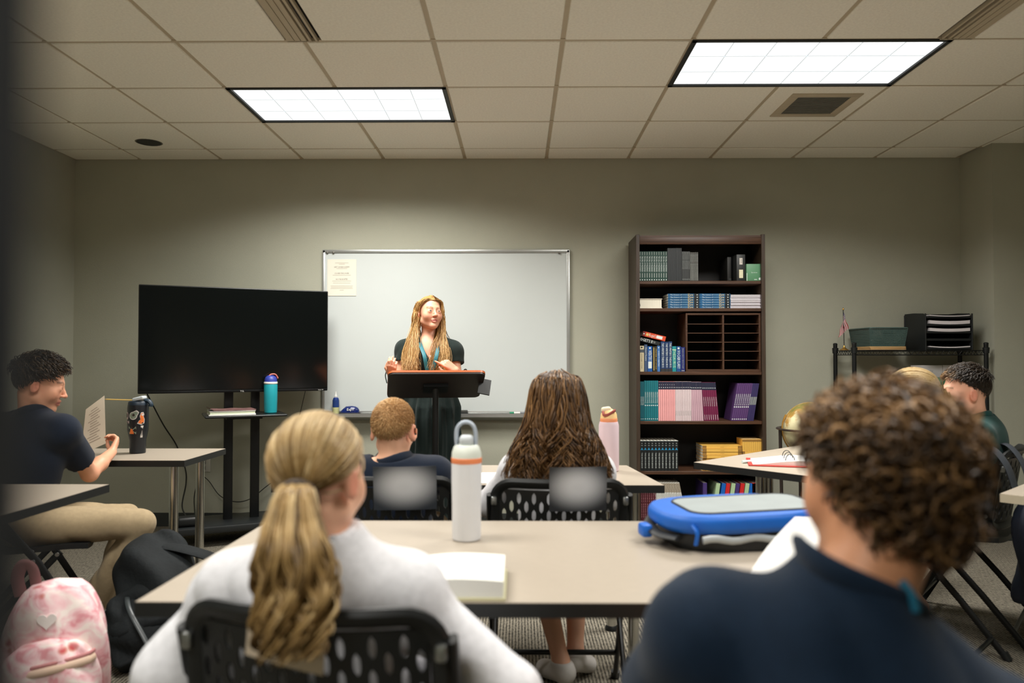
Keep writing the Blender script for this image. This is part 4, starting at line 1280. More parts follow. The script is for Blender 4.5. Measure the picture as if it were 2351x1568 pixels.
MB().box((0, d / 2, h / 2), (w, 0.003, h)).build('back_panel', M_mesh, t)
for k, z in enumerate((0.006, 0.066, 0.117, 0.168, 0.222)):
    MB().box((0, 0, z), (w - 0.006, d - 0.01, 0.003)).box((0, -d / 2 + 0.004, z + 0.006), (w - 0.006, 0.004, 0.014)).build('tray_shelf', M_mesh, t)
def papers(z, th, lab, x=0.008):
    o = thing('paper_stack', lab, 'paper', ((tl_ + tr_) / 2 + x, 5.395, TOPZ + z))
    n = 8
    V, Fc = [], []
    for i in range(n + 1):
        u = i / n * 2 - 1
        for (yy, zz) in ((-0.135, 0), (0.125, 0), (0.125, th), (-0.135, th)):
            V.append((u * (w / 2 - 0.022), yy, zz + 0.006 * u * u))
    for i in range(n):
        a = i * 4
        Fc += [(a + k, a + (k + 1) % 4, a + 4 + (k + 1) % 4, a + 4 + k) for k in range(4)]
    Fc += [(0, 1, 2, 3), (n * 4 + 3, n * 4 + 2, n * 4 + 1, n * 4)]
    MB().faces(V, Fc, 0).build('sheets', mat('tray_paper', (214, 208, 210), rough=0.8, var=0.03), o)
papers(0.0145, 0.007, 'thin paper stack in the lowest letter tray')
papers(0.126, 0.021, 'thick paper stack in the middle letter tray')
papers(0.177, 0.023, 'thickest paper stack in the letter tray below the top')
papers(0.231, 0.006, 'few sheets lying in the uppermost letter tray')
# boards and green boxes on the middle wire shelf
MZ = ZM + 0.001
for (pa, pb, pt, lab) in ((2093, 2165, 838.5, 'white card sheet with faint sketch standing on the wire shelf'), (2166, 2253, 838, 'blank white card sheet standing nearest the corner wall')):
    xa, xb = at(pa, 860, 5.40).x, at(pb, 860, 5.40).x
    zt = at(pa, pt, 5.40).z
    o = thing('card_sheet', lab, 'card', ((xa + xb) / 2, 5.40, MZ), 0, 'white cards on the wire shelf')
    c_ = MB().box((0, 0.0, (zt - MZ) / 2), (xb - xa, 0.006, zt - MZ), rot=rotm(R(-3), 0, 0), bevel=0.001, seg=1).build('card', mat('white_card', (212, 206, 204), rough=0.7, var=0.02), o)
    if pa < 2100:
        q_ = MB(); add_text(q_, 'geography', 0.022, frame4((-0.01, -0.012, zt - MZ - 0.04), (1, 0, 0), (0, 0, 1))); q_.build('lettering', mat('pencil', (168, 158, 158), rough=0.8), c_)
xa, xb = at(2137, 890, 5.30).x, at(2180, 890, 5.30).x
for k, (z0_, z1_) in enumerate(((MZ, at(2150, 896, 5.3).z), (at(2150, 895.5, 5.3).z, at(2150, 866.5, 5.3).z))):
    o = thing('box', ('lower green card box with white round mark on the wire shelf', 'upper green card box with white round mark on the wire shelf')[k], 'box', ((xa + xb) / 2, 5.31, z0_), 0, 'green boxes on the wire shelf')
    MB().box((0, 0, (z1_ - z0_) / 2), (xb - xa, 0.12, z1_ - z0_ - 0.001), bevel=0.003).build('carton', mat('carton_dark_green', (44, 104, 74), rough=0.5, var=0.06), o)
    q_ = MB()
    q_.faces([((0.012, -0.022)[1 - k] + 0.011 * math.cos(2 * PI * a / 14), -0.061, (z1_ - z0_) * (0.62 if k == 0 else 0.35) + 0.011 * math.sin(2 * PI * a / 14)) for a in range(14)], [tuple(range(14))])
    q_.build('round_mark', M_print_w, o)
o = thing('book', 'thin tan book standing beside the green boxes on the wire shelf', 'book', (xa - 0.016, 5.33, MZ))
MB().box((0, 0, 0.10), (0.012, 0.15, 0.215), bevel=0.002).box((0, -0.0755, 0.16), (0.008, 0.001, 0.03)).build('cover', mat('tan_cover', (176, 142, 84), rough=0.5), o)

# floor globe
gp = at(1862, 985, 4.85)
t = thing('globe', 'cream floor globe in a dark ring stand behind the angled table', 'globe', (gp.x, 4.85, 0))
gm = bpy.data.materials.new('globe_map'); gm.use_nodes = True
nt = gm.node_tree; pb_ = nt.nodes['Principled BSDF']; pb_.inputs['Roughness'].default_value = 0.35
tc = nt.nodes.new('ShaderNodeTexCoord'); nz = nt.nodes.new('ShaderNodeTexNoise'); nz.inputs['Scale'].default_value = 5.0; nz.inputs['Detail'].default_value = 6
rp_ = nt.nodes.new('ShaderNodeValToRGB'); el = rp_.color_ramp.elements
el[0].position = 0.50; el[0].color = lin((214, 206, 164)); el[1].position = 0.53; el[1].color = lin((176, 134, 66))
e3 = el.new(0.60); e3.color = lin((112, 116, 60)); e4 = el.new(0.68); e4.color = lin((190, 140, 84))
nt.links.new(tc.outputs['Object'], nz.inputs['Vector']); nt.links.new(nz.outputs['Fac'], rp_.inputs['Fac']); nt.links.new(rp_.outputs['Color'], pb_.inputs['Base Color'])
gr_ = 0.172; gz = gp.z
MB().lathe([(gr_ * math.sin(PI * k / 24) if 0 < k < 24 else 0, -gr_ * math.cos(PI * k / 24)) for k in range(25)], 36, c=(0, 0, gz), rot=rotm(R(12), R(18), 0)).build('sphere', gm, t)
MB().tube([((gr_ + 0.028) * math.cos(2 * PI * k / 40), (gr_ + 0.028) * math.sin(2 * PI * k / 40), gz) for k in range(40)], 0.010, 8, closed=True, flat=(1.3, 0.7)).build('horizon_ring', mat('globe_stand', (44, 36, 32), rough=0.4), t)
MB().tube([(-(gr_ + 0.012) * math.cos(R(a)), 0.0, gz + (gr_ + 0.012) * math.sin(R(a))) for a in range(-90, 31, 8)], 0.005, 8).build('meridian_arc', M_gold, t)
for k in range(4):
    a = R(45 + 90 * k) + R(45)
    x, y = (gr_ + 0.024) * math.cos(a), (gr_ + 0.024) * math.sin(a)
    MB().tube([(x, y, 0.0), (x * 0.97, y * 0.97, gz * 0.5), (x, y, gz)], 0.011, 8).build('leg', mat('globe_stand', (44, 36, 32)), t)
MB().tube([((gr_) * math.cos(2 * PI * k / 24), (gr_) * math.sin(2 * PI * k / 24), 0.25) for k in range(24)], 0.008, 8, closed=True).build('lower_ring', mat('globe_stand', (44, 36, 32)), t)
# ================================================================ things on the tables and the floor
TZ = 0.7405
def on_table(px, py):
    p = atz(px, py, TZ)
    return Vector((p.x, p.y, TZ))

# white bottle with the orange band
q = on_table(1071, 1238)
t = thing('water_bottle', 'white water bottle with orange band and grey loop on the long table', 'bottle', q)
M_wsteel = mat('bottle_white', (222, 224, 228), rough=0.42, var=0.02)
M_mint = mat('bottle_cap_white', (216, 222, 212), rough=0.5)
MB().lathe([(0.036, 0), (0.0395, 0.003), (0.0405, 0.012), (0.041, 0.10), (0.0425, 0.17), (0.0425, 0.215)], 32).build('body', M_wsteel, t)
MB().lathe([(0.0425, 0.215), (0.0432, 0.216), (0.0432, 0.229), (0.0422, 0.230)], 32).build('band', mat('bottle_orange', (240, 142, 92), rough=0.5), t)
MB().lathe([(0.0420, 0.230), (0.0415, 0.243), (0.036, 0.260), (0.030, 0.266), (0.0, 0.267)], 32).build('lid', M_mint, t)
MB().box((0.0, -0.002, 0.278), (0.040, 0.045, 0.03), bevel=0.012, seg=4).build('spout_cover', mat('bottle_grey', (196, 202, 206), rough=0.5), t)
MB().tube(spline([(-0.027, 0, 0.258), (-0.029, 0, 0.288), (-0.026, 0, 0.312), (-0.012, 0, 0.327), (0.006, 0, 0.328), (0.020, 0, 0.316), (0.026, 0, 0.292), (0.025, 0, 0.258)]), 0.0056, 10, flat=(1.0, 1.6)).build('carry_loop', mat('loop_grey', (168, 178, 190), rough=0.5), t)
# pink bottle on the front table
q = on_table(1398, 1081)
t = thing('water_bottle', 'pale pink water bottle with yellow and orange lid beside the brunette', 'bottle', q)
MB().lathe([(0.040, 0), (0.0445, 0.004), (0.0455, 0.03), (0.0455, 0.205), (0.041, 0.222)], 32).build('body', mat('bottle_pink', (222, 200, 208), rough=0.42, var=0.02), t)
MB().lathe([(0.0385, 0.221), (0.039, 0.224), (0.039, 0.236), (0.038, 0.238)], 32).build('collar', mat('lid_orange', (232, 150, 104), rough=0.5), t)
MB().lathe([(0.038, 0.237), (0.036, 0.255), (0.028, 0.272), (0.012, 0.281), (0, 0.282)], 32).build('lid', mat('lid_yellow', (240, 200, 140), rough=0.5), t)
MB().box((-0.012, -0.004, 0.276), (0.044, 0.036, 0.026), rot=rotm(0, R(-8), 0), bevel=0.010, seg=3).build('spout_cover', mat('lid_cream', (228, 214, 182), rough=0.5), t)
MB().tube(spline([(-0.030, -0.022, 0.268), (-0.026, -0.036, 0.254), (-0.006, -0.036, 0.256), (0.014, -0.032, 0.268), (0.026, -0.022, 0.274)]), 0.006, 8, flat=(0.7, 1.3)).build('carry_loop', mat('lid_rose', (168, 84, 78), rough=0.5), t)
# stickered tumbler
q = on_table(316, 1040)
t = thing('tumbler', 'black tumbler covered with stickers on the chrome legged table', 'tumbler', q)
MB().lathe([(0.037, 0), (0.040, 0.003), (0.041, 0.07), (0.052, 0.125), (0.053, 0.24), (0.051, 0.258), (0.044, 0.262)], 32).build('body', mat('tumbler_black', (20, 24, 30), rough=0.35, var=0.1), t)
MB().lathe([(0.050, 0.258), (0.049, 0.272), (0.044, 0.278), (0, 0.279)], 32).build('lid', mat('tumbler_lid', (26, 42, 58), rough=0.45), t)
MB().box((0.012, -0.01, 0.292), (0.062, 0.05, 0.020), rot=rotm(0, R(-14), 0), bevel=0.008, seg=3).build('slider', mat('lid_pale', (196, 204, 208), rough=0.5), t)
MB().tube(spline([(0.036, 0, 0.284), (0.058, 0, 0.278), (0.070, 0, 0.262), (0.068, 0, 0.250)]), 0.013, 10, flat=(1.1, 0.8)).build('flip_cap', mat('flip_navy', (24, 46, 62), rough=0.5), t)
def sticker(poly, mi_list, a0, z0, name, mats, zr):
    """outline polygons (list of (points, slot)) wrapped on the tumbler; x is arc length"""
    m = MB()
    for k, (pts, mi) in enumerate(poly):
        rr = zr + 0.0007 + 0.0004 * k
        c = (sum(p[0] for p in pts) / len(pts), sum(p[1] for p in pts) / len(pts))
        V = []
        for (x, z) in [c] + list(pts):
            a = a0 + x / zr
            taper = zr if z0 + z > 0.125 else zr - (0.125 - z0 - z) * 0.2
            V.append(((taper + rr - zr) * math.cos(a), (taper + rr - zr) * math.sin(a), z0 + z))
        n = len(pts)
        m.faces(V, [(0, 1 + i, 1 + (i + 1) % n) for i in range(n)], mi)
    m.build(name, mats, t, angle=0)
M_so, M_sw, M_sk, M_sg = mat('sticker_orange', (224, 116, 50), rough=0.5, var=0.2, vscale=120), mat('sticker_white', (206, 202, 198), rough=0.5), mat('sticker_dark', (54, 44, 42), rough=0.5), mat('sticker_green', (124, 138, 122), rough=0.5, var=0.3, vscale=150)
M_sp = mat('sticker_pink', (196, 176, 178), rough=0.5, var=0.12, vscale=200)
circ = lambda r, cx=0, cz=0, sz=1.0, n=16: [(cx + r * math.cos(2 * PI * k / n), cz + r * sz * math.sin(2 * PI * k / n)) for k in range(n)]
drop = [(0.021 * math.cos(a) + (0.010 if 0.3 < a < 1.3 else 0), 0.021 * math.sin(a) + (0.010 if 0.3 < a < 1.3 else 0)) for a in [2 * PI * k / 20 for k in range(20)]]
A0 = R(-90) - 0.22
sticker([(circ(0.016, 0, 0.014, 1.3), 0), ([(-0.018, -0.026), (0.022, -0.026), (0.022, -0.012), (-0.018, -0.012)], 0), (circ(0.010, 0, 0.016, 1.2), 1), ([(-0.012, -0.021), (0.016, -0.021), (0.016, -0.017), (-0.012, -0.017)], 1)], None, A0 - 0.62, 0.188, 'sticker', [M_sp, M_sk], 0.053)
sticker([(drop, 0), ([(p[0] * 0.82, p[1] * 0.82) for p in drop], 1), (circ(0.007, 0.003, 0.004), 2)], None, A0 + 0.22, 0.203, 'sticker', [M_sw, M_sg, M_sk], 0.053)
fl_ = [(-0.004, 0.032), (0.008, 0.034), (0.014, 0.022), (0.010, 0.010), (0.016, -0.004), (0.014, -0.026), (-0.002, -0.034), (-0.022, -0.026), (-0.014, -0.012), (-0.006, -0.004), (-0.010, 0.012)]
sticker([(fl_, 0), ([(p[0] * 0.8, p[1] * 0.86) for p in fl_], 1), (circ(0.006, 0.004, 0.02), 0), (circ(0.004, 0.004, -0.024), 2)], None, A0 + 1.02, 0.188, 'sticker', [M_sw, M_so, M_sk], 0.053)
sticker([([(-0.021, -0.02), (0.021, -0.02), (0.021, 0.02), (-0.021, 0.02)], 0), ([(-0.017, -0.019), (0.010, -0.019), (0.004, 0.004), (0.0, 0.012), (-0.008, 0.006)], 1), (circ(0.0055, 0.0, 0.013), 2)], None, A0 + 0.12, 0.126, 'sticker', [M_sg, M_so, M_sk], 0.0525)
sticker([([(-0.007, -0.032), (0.007, -0.032), (0.007, 0.032), (-0.007, 0.032)], 0)] + [([(-0.004, -0.02 + 0.004 * k), (0.004, -0.02 + 0.004 * k), (0.004, -0.0185 + 0.004 * k), (-0.004, -0.0185 + 0.004 * k)], 1) for k in range(10)], None, A0 + 1.08, 0.118, 'sticker', [M_sw, M_sk], 0.052)
# pencil lying across the tumbler lid
pa, pb_ = at(236, 916.5, q.y), Vector((q.x + 0.005, q.y, TZ + 0.2825))
t = thing('pencil', 'yellow pencil resting on the tumbler lid behind the held papers', 'pencil', pb_)
dv = (pa - pb_)
MB().tube([Vector((0, 0, 0)), dv * 0.9], 0.0036, 6).build('shaft', mat('pencil_yellow', (222, 188, 108), rough=0.5), t)
MB().tube([dv * 0.9, dv * 1.0], [0.0036, 0.0006], 6).build('tip', mat('pencil_wood', (206, 170, 120), rough=0.7), t)

# thick closed book on the long table
c0, c1 = on_table(1155, 1386), on_table(1152, 1300)
t = thing('book', 'thick white paged open book lying on the long table by the sleeve', 'book', (c0.x - 0.12, 1.60, TZ))
MB().box((0, 0.11, 0.003), (0.25, 0.225, 0.006), bevel=0.001).build('cover', mat('bk_cover_cream', (202, 198, 160), rough=0.6), t)
V, Fc = [], []
n = 14
for i in range(n + 1):
    u = i / n
    zt = 0.040 + 0.006 * math.sin(u * PI) - 0.012 * (1 - u) ** 3
    for (y, z) in ((0.002, 0.006), (0.002, zt), (0.218, zt), (0.218, 0.006)):
        V.append((-0.12 + 0.24 * u, y, z))
for i in range(n):
    a = i * 4
    Fc += [(a + k, a + (k + 1) % 4, a + 4 + (k + 1) % 4, a + 4 + k) for k in range(4)]
Fc += [(0, 1, 2, 3), (n * 4 + 3, n * 4 + 2, n * 4 + 1, n * 4)]
MB().faces(V, Fc).build('page_block', mat('bk_pages', (228, 228, 220), rough=0.85, var=0.04, vscale=60, stretch=(0.05, 0.05, 12)), t)

# ring binder and highlighter on the angled table
q = on_table(1800, 1064)
ang = math.atan2(-0.25, 1.0)
t = thing('ring_binder', 'open red ring binder with white pages on the angled table', 'binder', (q.x, q.y, TZ), ang)
MB().box((0, 0, 0.003), (0.34, 0.27, 0.005), bevel=0.001).build('cover', mat('binder_red', (186, 58, 50), rough=0.5), t)
V, Fc = [], []
for i in range(n + 1):
    u = i / n
    zt = 0.006 + 0.022 * math.sin(min(1, u * 1.2) * PI * 0.5) ** 1.5
    for (y, z) in ((-0.115, 0.006), (-0.115, zt), (0.115, zt), (0.115, 0.006)):
        V.append((-0.15 + 0.26 * u, y, z))
Fc = []
for i in range(n):
    a = i * 4
    Fc += [(a + k, a + (k + 1) % 4, a + 4 + (k + 1) % 4, a + 4 + k) for k in range(4)]
Fc += [(n * 4 + 3, n * 4 + 2, n * 4 + 1, n * 4)]
MB().faces(V, Fc, 0, True).build('pages', M_paper, t, angle=50)
for y in (-0.08, 0.0, 0.08):
    MB().tube([(0.02 + 0.020 * math.cos(R(a)), y, 0.024 + 0.030 * math.sin(R(a))) for a in range(-10, 191, 20)], 0.0022, 8).build('ring', mat('ring_steel', (90, 88, 84), rough=0.3, metal=0.9), t)
q = on_table(1726, 1062)
t = thing('highlighter', 'pale mint highlighter pen lying on the angled table', 'pen', (q.x, q.y, TZ + 0.007), R(28))
MB().tube([(-0.062, 0, 0), (0.03, 0, 0)], 0.007, 10).build('barrel', mat('pen_mint', (206, 220, 216), rough=0.4), t)
MB().tube([(0.03, 0, 0), (0.065, 0, 0)], [0.0078, 0.006], 10).build('cap', mat('pen_cap_mint', (176, 206, 206), rough=0.4), t)

# papers on the front table, between the chairs
q = on_table(1120, 1098)
t = thing('paper_sheet', 'white paper lying on the front table near the brunette', 'paper', (q.x, q.y, TZ), R(4))
MB().box((0, 0, 0.0012), (0.22, 0.28, 0.002)).box((0.002, 0.002, 0.003), (0.215, 0.275, 0.0012), rot=rotm(0, 0, R(2))).build('sheets', M_paper, t)

# ---------------------------------------------------------------- soft bags: squircle body with panels
def bag_body(wd_, dp, ht, nx=2.6, nz=3.2, taper=0.12, lump=0.008, seed=0, N=28, Mv=18):
    """upright soft box: x width, y depth, z height, rounded shoulders"""
    r_ = random.Random(seed)
    ph = [r_.uniform(0, 6.28) for _ in range(6)]
    V, Fc = [], []
    for j in range(Mv + 1):
        v = j / Mv
        # profile closes at the top and bottom
        if v < 0.10: k = 0.86 + 0.14 * math.sin(v / 0.10 * PI / 2)
        elif v > 0.66: k = math.cos((v - 0.66) / 0.34 * PI / 2) ** 0.36
        else: k = 1.0
        k = max(k, 0.02)
        k *= 1 - taper * v
        for i in range(N):
            a = 2 * PI * i / N
            c, s = math.cos(a), math.sin(a)
            den = (abs(c) ** nx + abs(s) ** nx) ** (1 / nx)
            lx = wd_ / 2 * c / den * k
            ly = dp / 2 * s / den * (k ** 0.8)
            q_ = lump * (math.sin(5 * a + ph[0] + 4 * v) * 0.5 + math.sin(9 * v + ph[1] + 2 * a) * 0.6 + math.sin(13 * v + 7 * a + ph[2]) * 0.3)
            V.append((lx * (1 + q_ / wd_ * 2), ly * (1 + q_ / dp * 3), ht * v))
    for j in range(Mv):
        for i in range(N):
            a, b_ = j * N + i, j * N + (i + 1) % N
            Fc.append((a, b_, b_ + N, a + N))
    Fc.append(tuple(range(N))[::-1]); Fc.append(tuple(range(Mv * N, Mv * N + N)))
    return V, Fc

def floral():
    m = bpy.data.materials.new('floral_cloth'); m.use_nodes = True
    nt = m.node_tree; b = nt.nodes['Principled BSDF']; b.inputs['Roughness'].default_value = 0.75
    tc = nt.nodes.new('ShaderNodeTexCoord')
    n1 = nt.nodes.new('ShaderNodeTexNoise'); n1.inputs['Scale'].default_value = 16; n1.inputs['Detail'].default_value = 4; n1.inputs['Distortion'].default_value = 1.2
    n2 = nt.nodes.new('ShaderNodeTexVoronoi'); n2.inputs['Scale'].default_value = 19
    r1 = nt.nodes.new('ShaderNodeValToRGB'); e = r1.color_ramp.elements
    e[0].position = 0.36; e[0].color = lin((222, 150, 158)); e[1].position = 0.62; e[1].color = lin((242, 228, 222))
    x = e.new(0.48); x.color = lin((238, 196, 200))
    r2 = nt.nodes.new('ShaderNodeValToRGB'); e = r2.color_ramp.elements
    e[0].position = 0.16; e[0].color = lin((206, 96, 100)); e[1].position = 0.34; e[1].color = (1, 1, 1, 1)
    x = e.new(0.25); x.color = lin((222, 176, 164))
    mx = nt.nodes.new('ShaderNodeMix'); mx.data_type = 'RGBA'; mx.blend_type = 'MULTIPLY'
    n3 = nt.nodes.new('ShaderNodeTexNoise'); n3.inputs['Scale'].default_value = 9
    r3 = nt.nodes.new('ShaderNodeValToRGB'); r3.color_ramp.elements[0].position = 0.5; r3.color_ramp.elements[1].position = 0.62
    for q_ in (n1, n2, n3): nt.links.new(tc.outputs['Object'], q_.inputs['Vector'])
    nt.links.new(n3.outputs['Fac'], r3.inputs['Fac']); nt.links.new(r3.outputs['Color'], mx.inputs['Factor'])
    nt.links.new(n1.outputs['Fac'], r1.inputs['Fac']); nt.links.new(n2.outputs['Distance'], r2.inputs['Fac'])
    nt.links.new(r1.outputs['Color'], mx.inputs['A']); nt.links.new(r2.outputs['Color'], mx.inputs['B'])
    nt.links.new(mx.outputs['Result'], b.inputs['Base Color'])
    return m
M_flo = floral()
q = at(112, 1450, 2.32)
t = thing('backpack', 'pink floral school backpack standing on the carpet', 'backpack', (q.x, 2.36, 0.0), R(20))
V, Fc = bag_body(0.295, 0.17, 0.565, seed=3, lump=0.010, taper=0.05, N=48, Mv=36)
MB().faces(V, Fc, 0, True).build('main_compartment', M_flo, t, angle=0)
V, Fc = bag_body(0.284, 0.09, 0.40, seed=5, lump=0.010, taper=0.02, N=48, Mv=30)
MB().faces([(x, y - 0.095, z + 0.01) for (x, y, z) in V], Fc, 0, True).build('front_pocket', M_flo, t, angle=0)
def arc_zip(name, w, z0, z1, yoff, m, r=0.006, slope=0.0):
    pts = []
    for k in range(25):
        u = k / 24 * 2 - 1
        pts.append((u * w, yoff + 0.02 * u * u, z0 + (z1 - z0) * (1 - abs(u) ** 2.5) + slope * u))
    MB().tube(pts, r, 8, flat=(1.6, 0.7)).build(name, m, t)
M_zip = mat('zip_pink', (186, 122, 122), rough=0.6, var=0.15, vscale=300)
for (zz, yo, mm, rr_) in ((0.330, 0.0, mat('zip_tape_tan', (214, 184, 162), rough=0.6), 0.008), (0.347, 0.004, M_zip, 0.004)):
    MB().tube([(0.122 * u_, -0.100 + yo - 0.040 * (1 - abs(u_) ** 2.6) ** (1 / 2.6), zz + 0.018 * u_) for u_ in [k / 12 - 1 for k in range(25)]], rr_, 8, flat=(0.6, 1.5)).build('pocket_zip', mm, t)
MB().tube(spline([(-0.10, 0.02, 0.515), (-0.108, 0.01, 0.575), (-0.09, 0.0, 0.615), (-0.066, 0.0, 0.60), (-0.055, 0.01, 0.53)]), 0.010, 10, flat=(1.8, 0.5)).build('grab_handle', mat('handle_pink', (150, 106, 106), rough=0.7), t)
hp = []
for k in range(28):
    a = 2 * PI * k / 28
    hp.append((0.0026 * 16 * math.sin(a) ** 3 * 0.62, 0.0026 * (13 * math.cos(a) - 5 * math.cos(2 * a) - 2 * math.cos(3 * a) - math.cos(4 * a)) * 0.62))
MB().prism(hp, 0, 0.004, M=frame4((-0.008, -0.086, 0.462), (1, 0, 0), (0, 0.10, 1))).build('heart_patch', mat('patch_white', (240, 230, 226), rough=0.7), t)
for s in (-1, 1):
    MB().tube(spline([(s * 0.05, 0.075, 0.50), (s * 0.06, 0.10, 0.40), (s * 0.07, 0.105, 0.22), (s * 0.08, 0.08, 0.06)]), 0.018, 8, flat=(1.4, 0.35)).build('shoulder_strap', mat('strap_pink', (206, 140, 146), rough=0.7), t)

# black backpack slumped on the floor
q = at(352, 1420, 3.2)
M_nylon = mat('black_nylon', (24, 28, 30), rough=0.8, var=0.2, bump=0.5, bscale=60, spec=0.25)
t = thing('backpack', 'black backpack slumped on the carpet under the long table end', 'backpack', (q.x + 0.05, 3.28, 0.0), R(12))
V, Fc = bag_body(0.36, 0.30, 0.50, seed=8, lump=0.02, taper=0.2, N=44, Mv=30)
Mx = Matrix.Rotation(R(-46), 4, 'X') @ Matrix.Rotation(R(-16), 4, 'Y')
vv = [Mx @ Vector(v) for v in V]
zmin = min(v.z for v in vv)
MB().faces([(v.x, v.y - 0.16, v.z - zmin) for v in vv], Fc, 0, True).build('main_compartment', M_nylon, t, angle=0)
V, Fc = bag_body(0.28, 0.13, 0.30, seed=9, lump=0.02, taper=0.1, N=36, Mv=20)
Mx2 = Matrix.Rotation(R(-40), 4, 'X') @ Matrix.Rotation(R(-30), 4, 'Y')
vv = [Mx2 @ Vector(v) for v in V]
zmin = min(v.z for v in vv)
MB().faces([(v.x - 0.02, v.y - 0.24, v.z - zmin) for v in vv], Fc, 0, True).build('front_pocket', M_nylon, t, angle=0)
MB().tube(spline([(-0.13, 0.13, 0.40), (-0.05, 0.06, 0.425), (0.06, 0.02, 0.41), (0.17, 0.0, 0.37), (0.24, -0.02, 0.30)]), 0.032, 10, flat=(1.5, 0.4)).build('shoulder_strap', M_nylon, t)
MB().tube(spline([(-0.17, -0.06, 0.28), (-0.12, -0.22, 0.25), (-0.04, -0.31, 0.16), (0.03, -0.36, 0.06)]), 0.006, 6, flat=(1.6, 0.6)).build('zip', mat('zip_dark', (48, 54, 56), rough=0.4), t)
MB().box((-0.02, -0.395, 0.03), (0.016, 0.012, 0.016), bevel=0.004).build('zip_pull', mat('pull_red', (196, 52, 40), rough=0.5), t)

# navy backpack hanging behind the green shirted boy's chair
hx_, hy_, ha, _ = CHAIRS['green']
hd_ = Vector((math.cos(R(ha)), math.sin(R(ha)), 0))
hb = Vector((hx_, hy_, 0)) - hd_ * 0.40
t = thing('backpack', 'navy backpack hanging by its straps from the folding chair', 'backpack', (2.19, 3.20, 0.235), R(ha - 90 - 12))
M_navyb = mat('navy_nylon', (20, 30, 48), rough=0.6, var=0.15, bump=0.2, bscale=400)
V, Fc = bag_body(0.30, 0.17, 0.46, seed=12, lump=0.014, taper=0.08, N=40, Mv=26)
MB().faces(V, Fc, 0, True).build('main_compartment', M_navyb, t, angle=0)
V, Fc = bag_body(0.25, 0.08, 0.26, seed=13, lump=0.01, taper=0.02, N=36, Mv=20)
MB().faces([(x, y - 0.10, z + 0.01) for (x, y, z) in V], Fc, 0, True).build('front_pocket', M_navyb, t, angle=0)
M_strap = mat('strap_charcoal', (58, 64, 72), rough=0.8, bump=0.3, bscale=300)
for s in (-1, 1):
    MB().tube(spline([(s * 0.08, 0.06, 0.42), (s * 0.085, 0.10, 0.56), (s * 0.09, 0.165, 0.632), (s * 0.10, 0.215, 0.58), (s * 0.105, 0.20, 0.40)]), 0.022, 10, flat=(1.4, 0.3)).build('shoulder_strap', M_strap, t)
MB().tube(spline([(0.14, 0.10, 0.40), (0.155, 0.10, 0.22), (0.15, 0.08, 0.05), (0.15, 0.07, -0.08)]), 0.014, 8, flat=(1.4, 0.3)).build('webbing', M_strap, t)

# blue and grey bag lying on the long table
P0 = atz(1512, 1268, TZ)
t = thing('backpack', 'bright blue bag with grey panel lying on the long table', 'bag', (P0.x + 0.235, 2.15, TZ), R(9))
M_blue = mat('bag_blue', (10, 96, 192), rough=0.5, var=0.08, bump=0.15, bscale=300)
M_bgrey = mat('bag_grey', (142, 150, 150), rough=0.6, var=0.05)
def pillow(w_, d_, h_, z0, m, name, e=3.0, top=0.6, edge=0.5, parent=None, cx_=0, cy_=0, tilt=0.0):
    N, Mv = 44, 12
    V, Fc = [], []
    for j in range(Mv + 1):
        v = j / Mv
        k = (1 - abs(2 * v - 1) ** 3.0) ** 0.25 if 0 < v < 1 else 0.70
        k = max(k, 0.70)
        for i in range(N):
            a = 2 * PI * i / N
            c, s = math.cos(a), math.sin(a)
            den = (abs(c) ** e + abs(s) ** e) ** (1 / e)
            x, y = w_ / 2 * c / den * (0.86 + 0.14 * k if k < 1 else 1), d_ / 2 * s / den * (0.86 + 0.14 * k if k < 1 else 1)
            V.append((cx_ + x, cy_ + y, z0 + h_ * v + tilt * x))
    for j in range(Mv):
        for i in range(N):
            a, b_ = j * N + i, j * N + (i + 1) % N
            Fc.append((a, b_, b_ + N, a + N))
    Fc.append(tuple(range(N))[::-1]); Fc.append(tuple(range(Mv * N, Mv * N + N)))
    return MB().faces(V, Fc, 0, True).build(name, m, parent, angle=35)
M_bblk = mat('bag_black', (28, 31, 33), rough=0.55, var=0.1, bump=0.15, bscale=300)
pillow(0.43, 0.29, 0.072, 0.0, M_bblk, 'lower_body', parent=t, cx_=0.01)
pillow(0.46, 0.32, 0.045, 0.052, M_blue, 'upper_body', parent=t, tilt=0.02)
pl_ = MB().prism(rrect(0.37, 0.215, 0.05, 6), 0.0975, 0.1005, M=Matrix.Translation((0.035, 0.0, 0)) @ Matrix.Rotation(R(-1.2), 4, 'Y')).build('grey_panel', M_bgrey, t)
MB().tube([(0.035 + p[0], p[1], 0.0985 + 0.021 * p[0]) for p in rrect(0.374, 0.22, 0.052, 6)], 0.004, 6, closed=True).build('panel_piping', M_bblk, t)
MB().tube([(-0.15 + 0.33 * k / 16, -0.150, 0.036 + 0.004 * math.sin(k * 1.1)) for k in range(17)], 0.008, 8, flat=(0.6, 1.2)).build('reflective_strip', mat('reflective_grey', (170, 176, 178), rough=0.3), t)
MB().tube(spline([(-0.175, -0.14, 0.075), (-0.165, -0.150, 0.055), (-0.168, -0.148, 0.025)]), 0.007, 8, flat=(1.4, 0.6)).build('corner_tab', M_blue, t)
MB().tube(spline([(-0.20, 0.08, 0.06), (-0.232, 0.03, 0.045), (-0.235, -0.05, 0.035), (-0.20, -0.11, 0.035)]), 0.011, 10, flat=(1.6, 0.6)).build('carry_handle', M_bblk, t)
MB().box((-0.255, 0.0, 0.035), (0.03, 0.05, 0.035), bevel=0.008).build('buckle', M_blue, t)

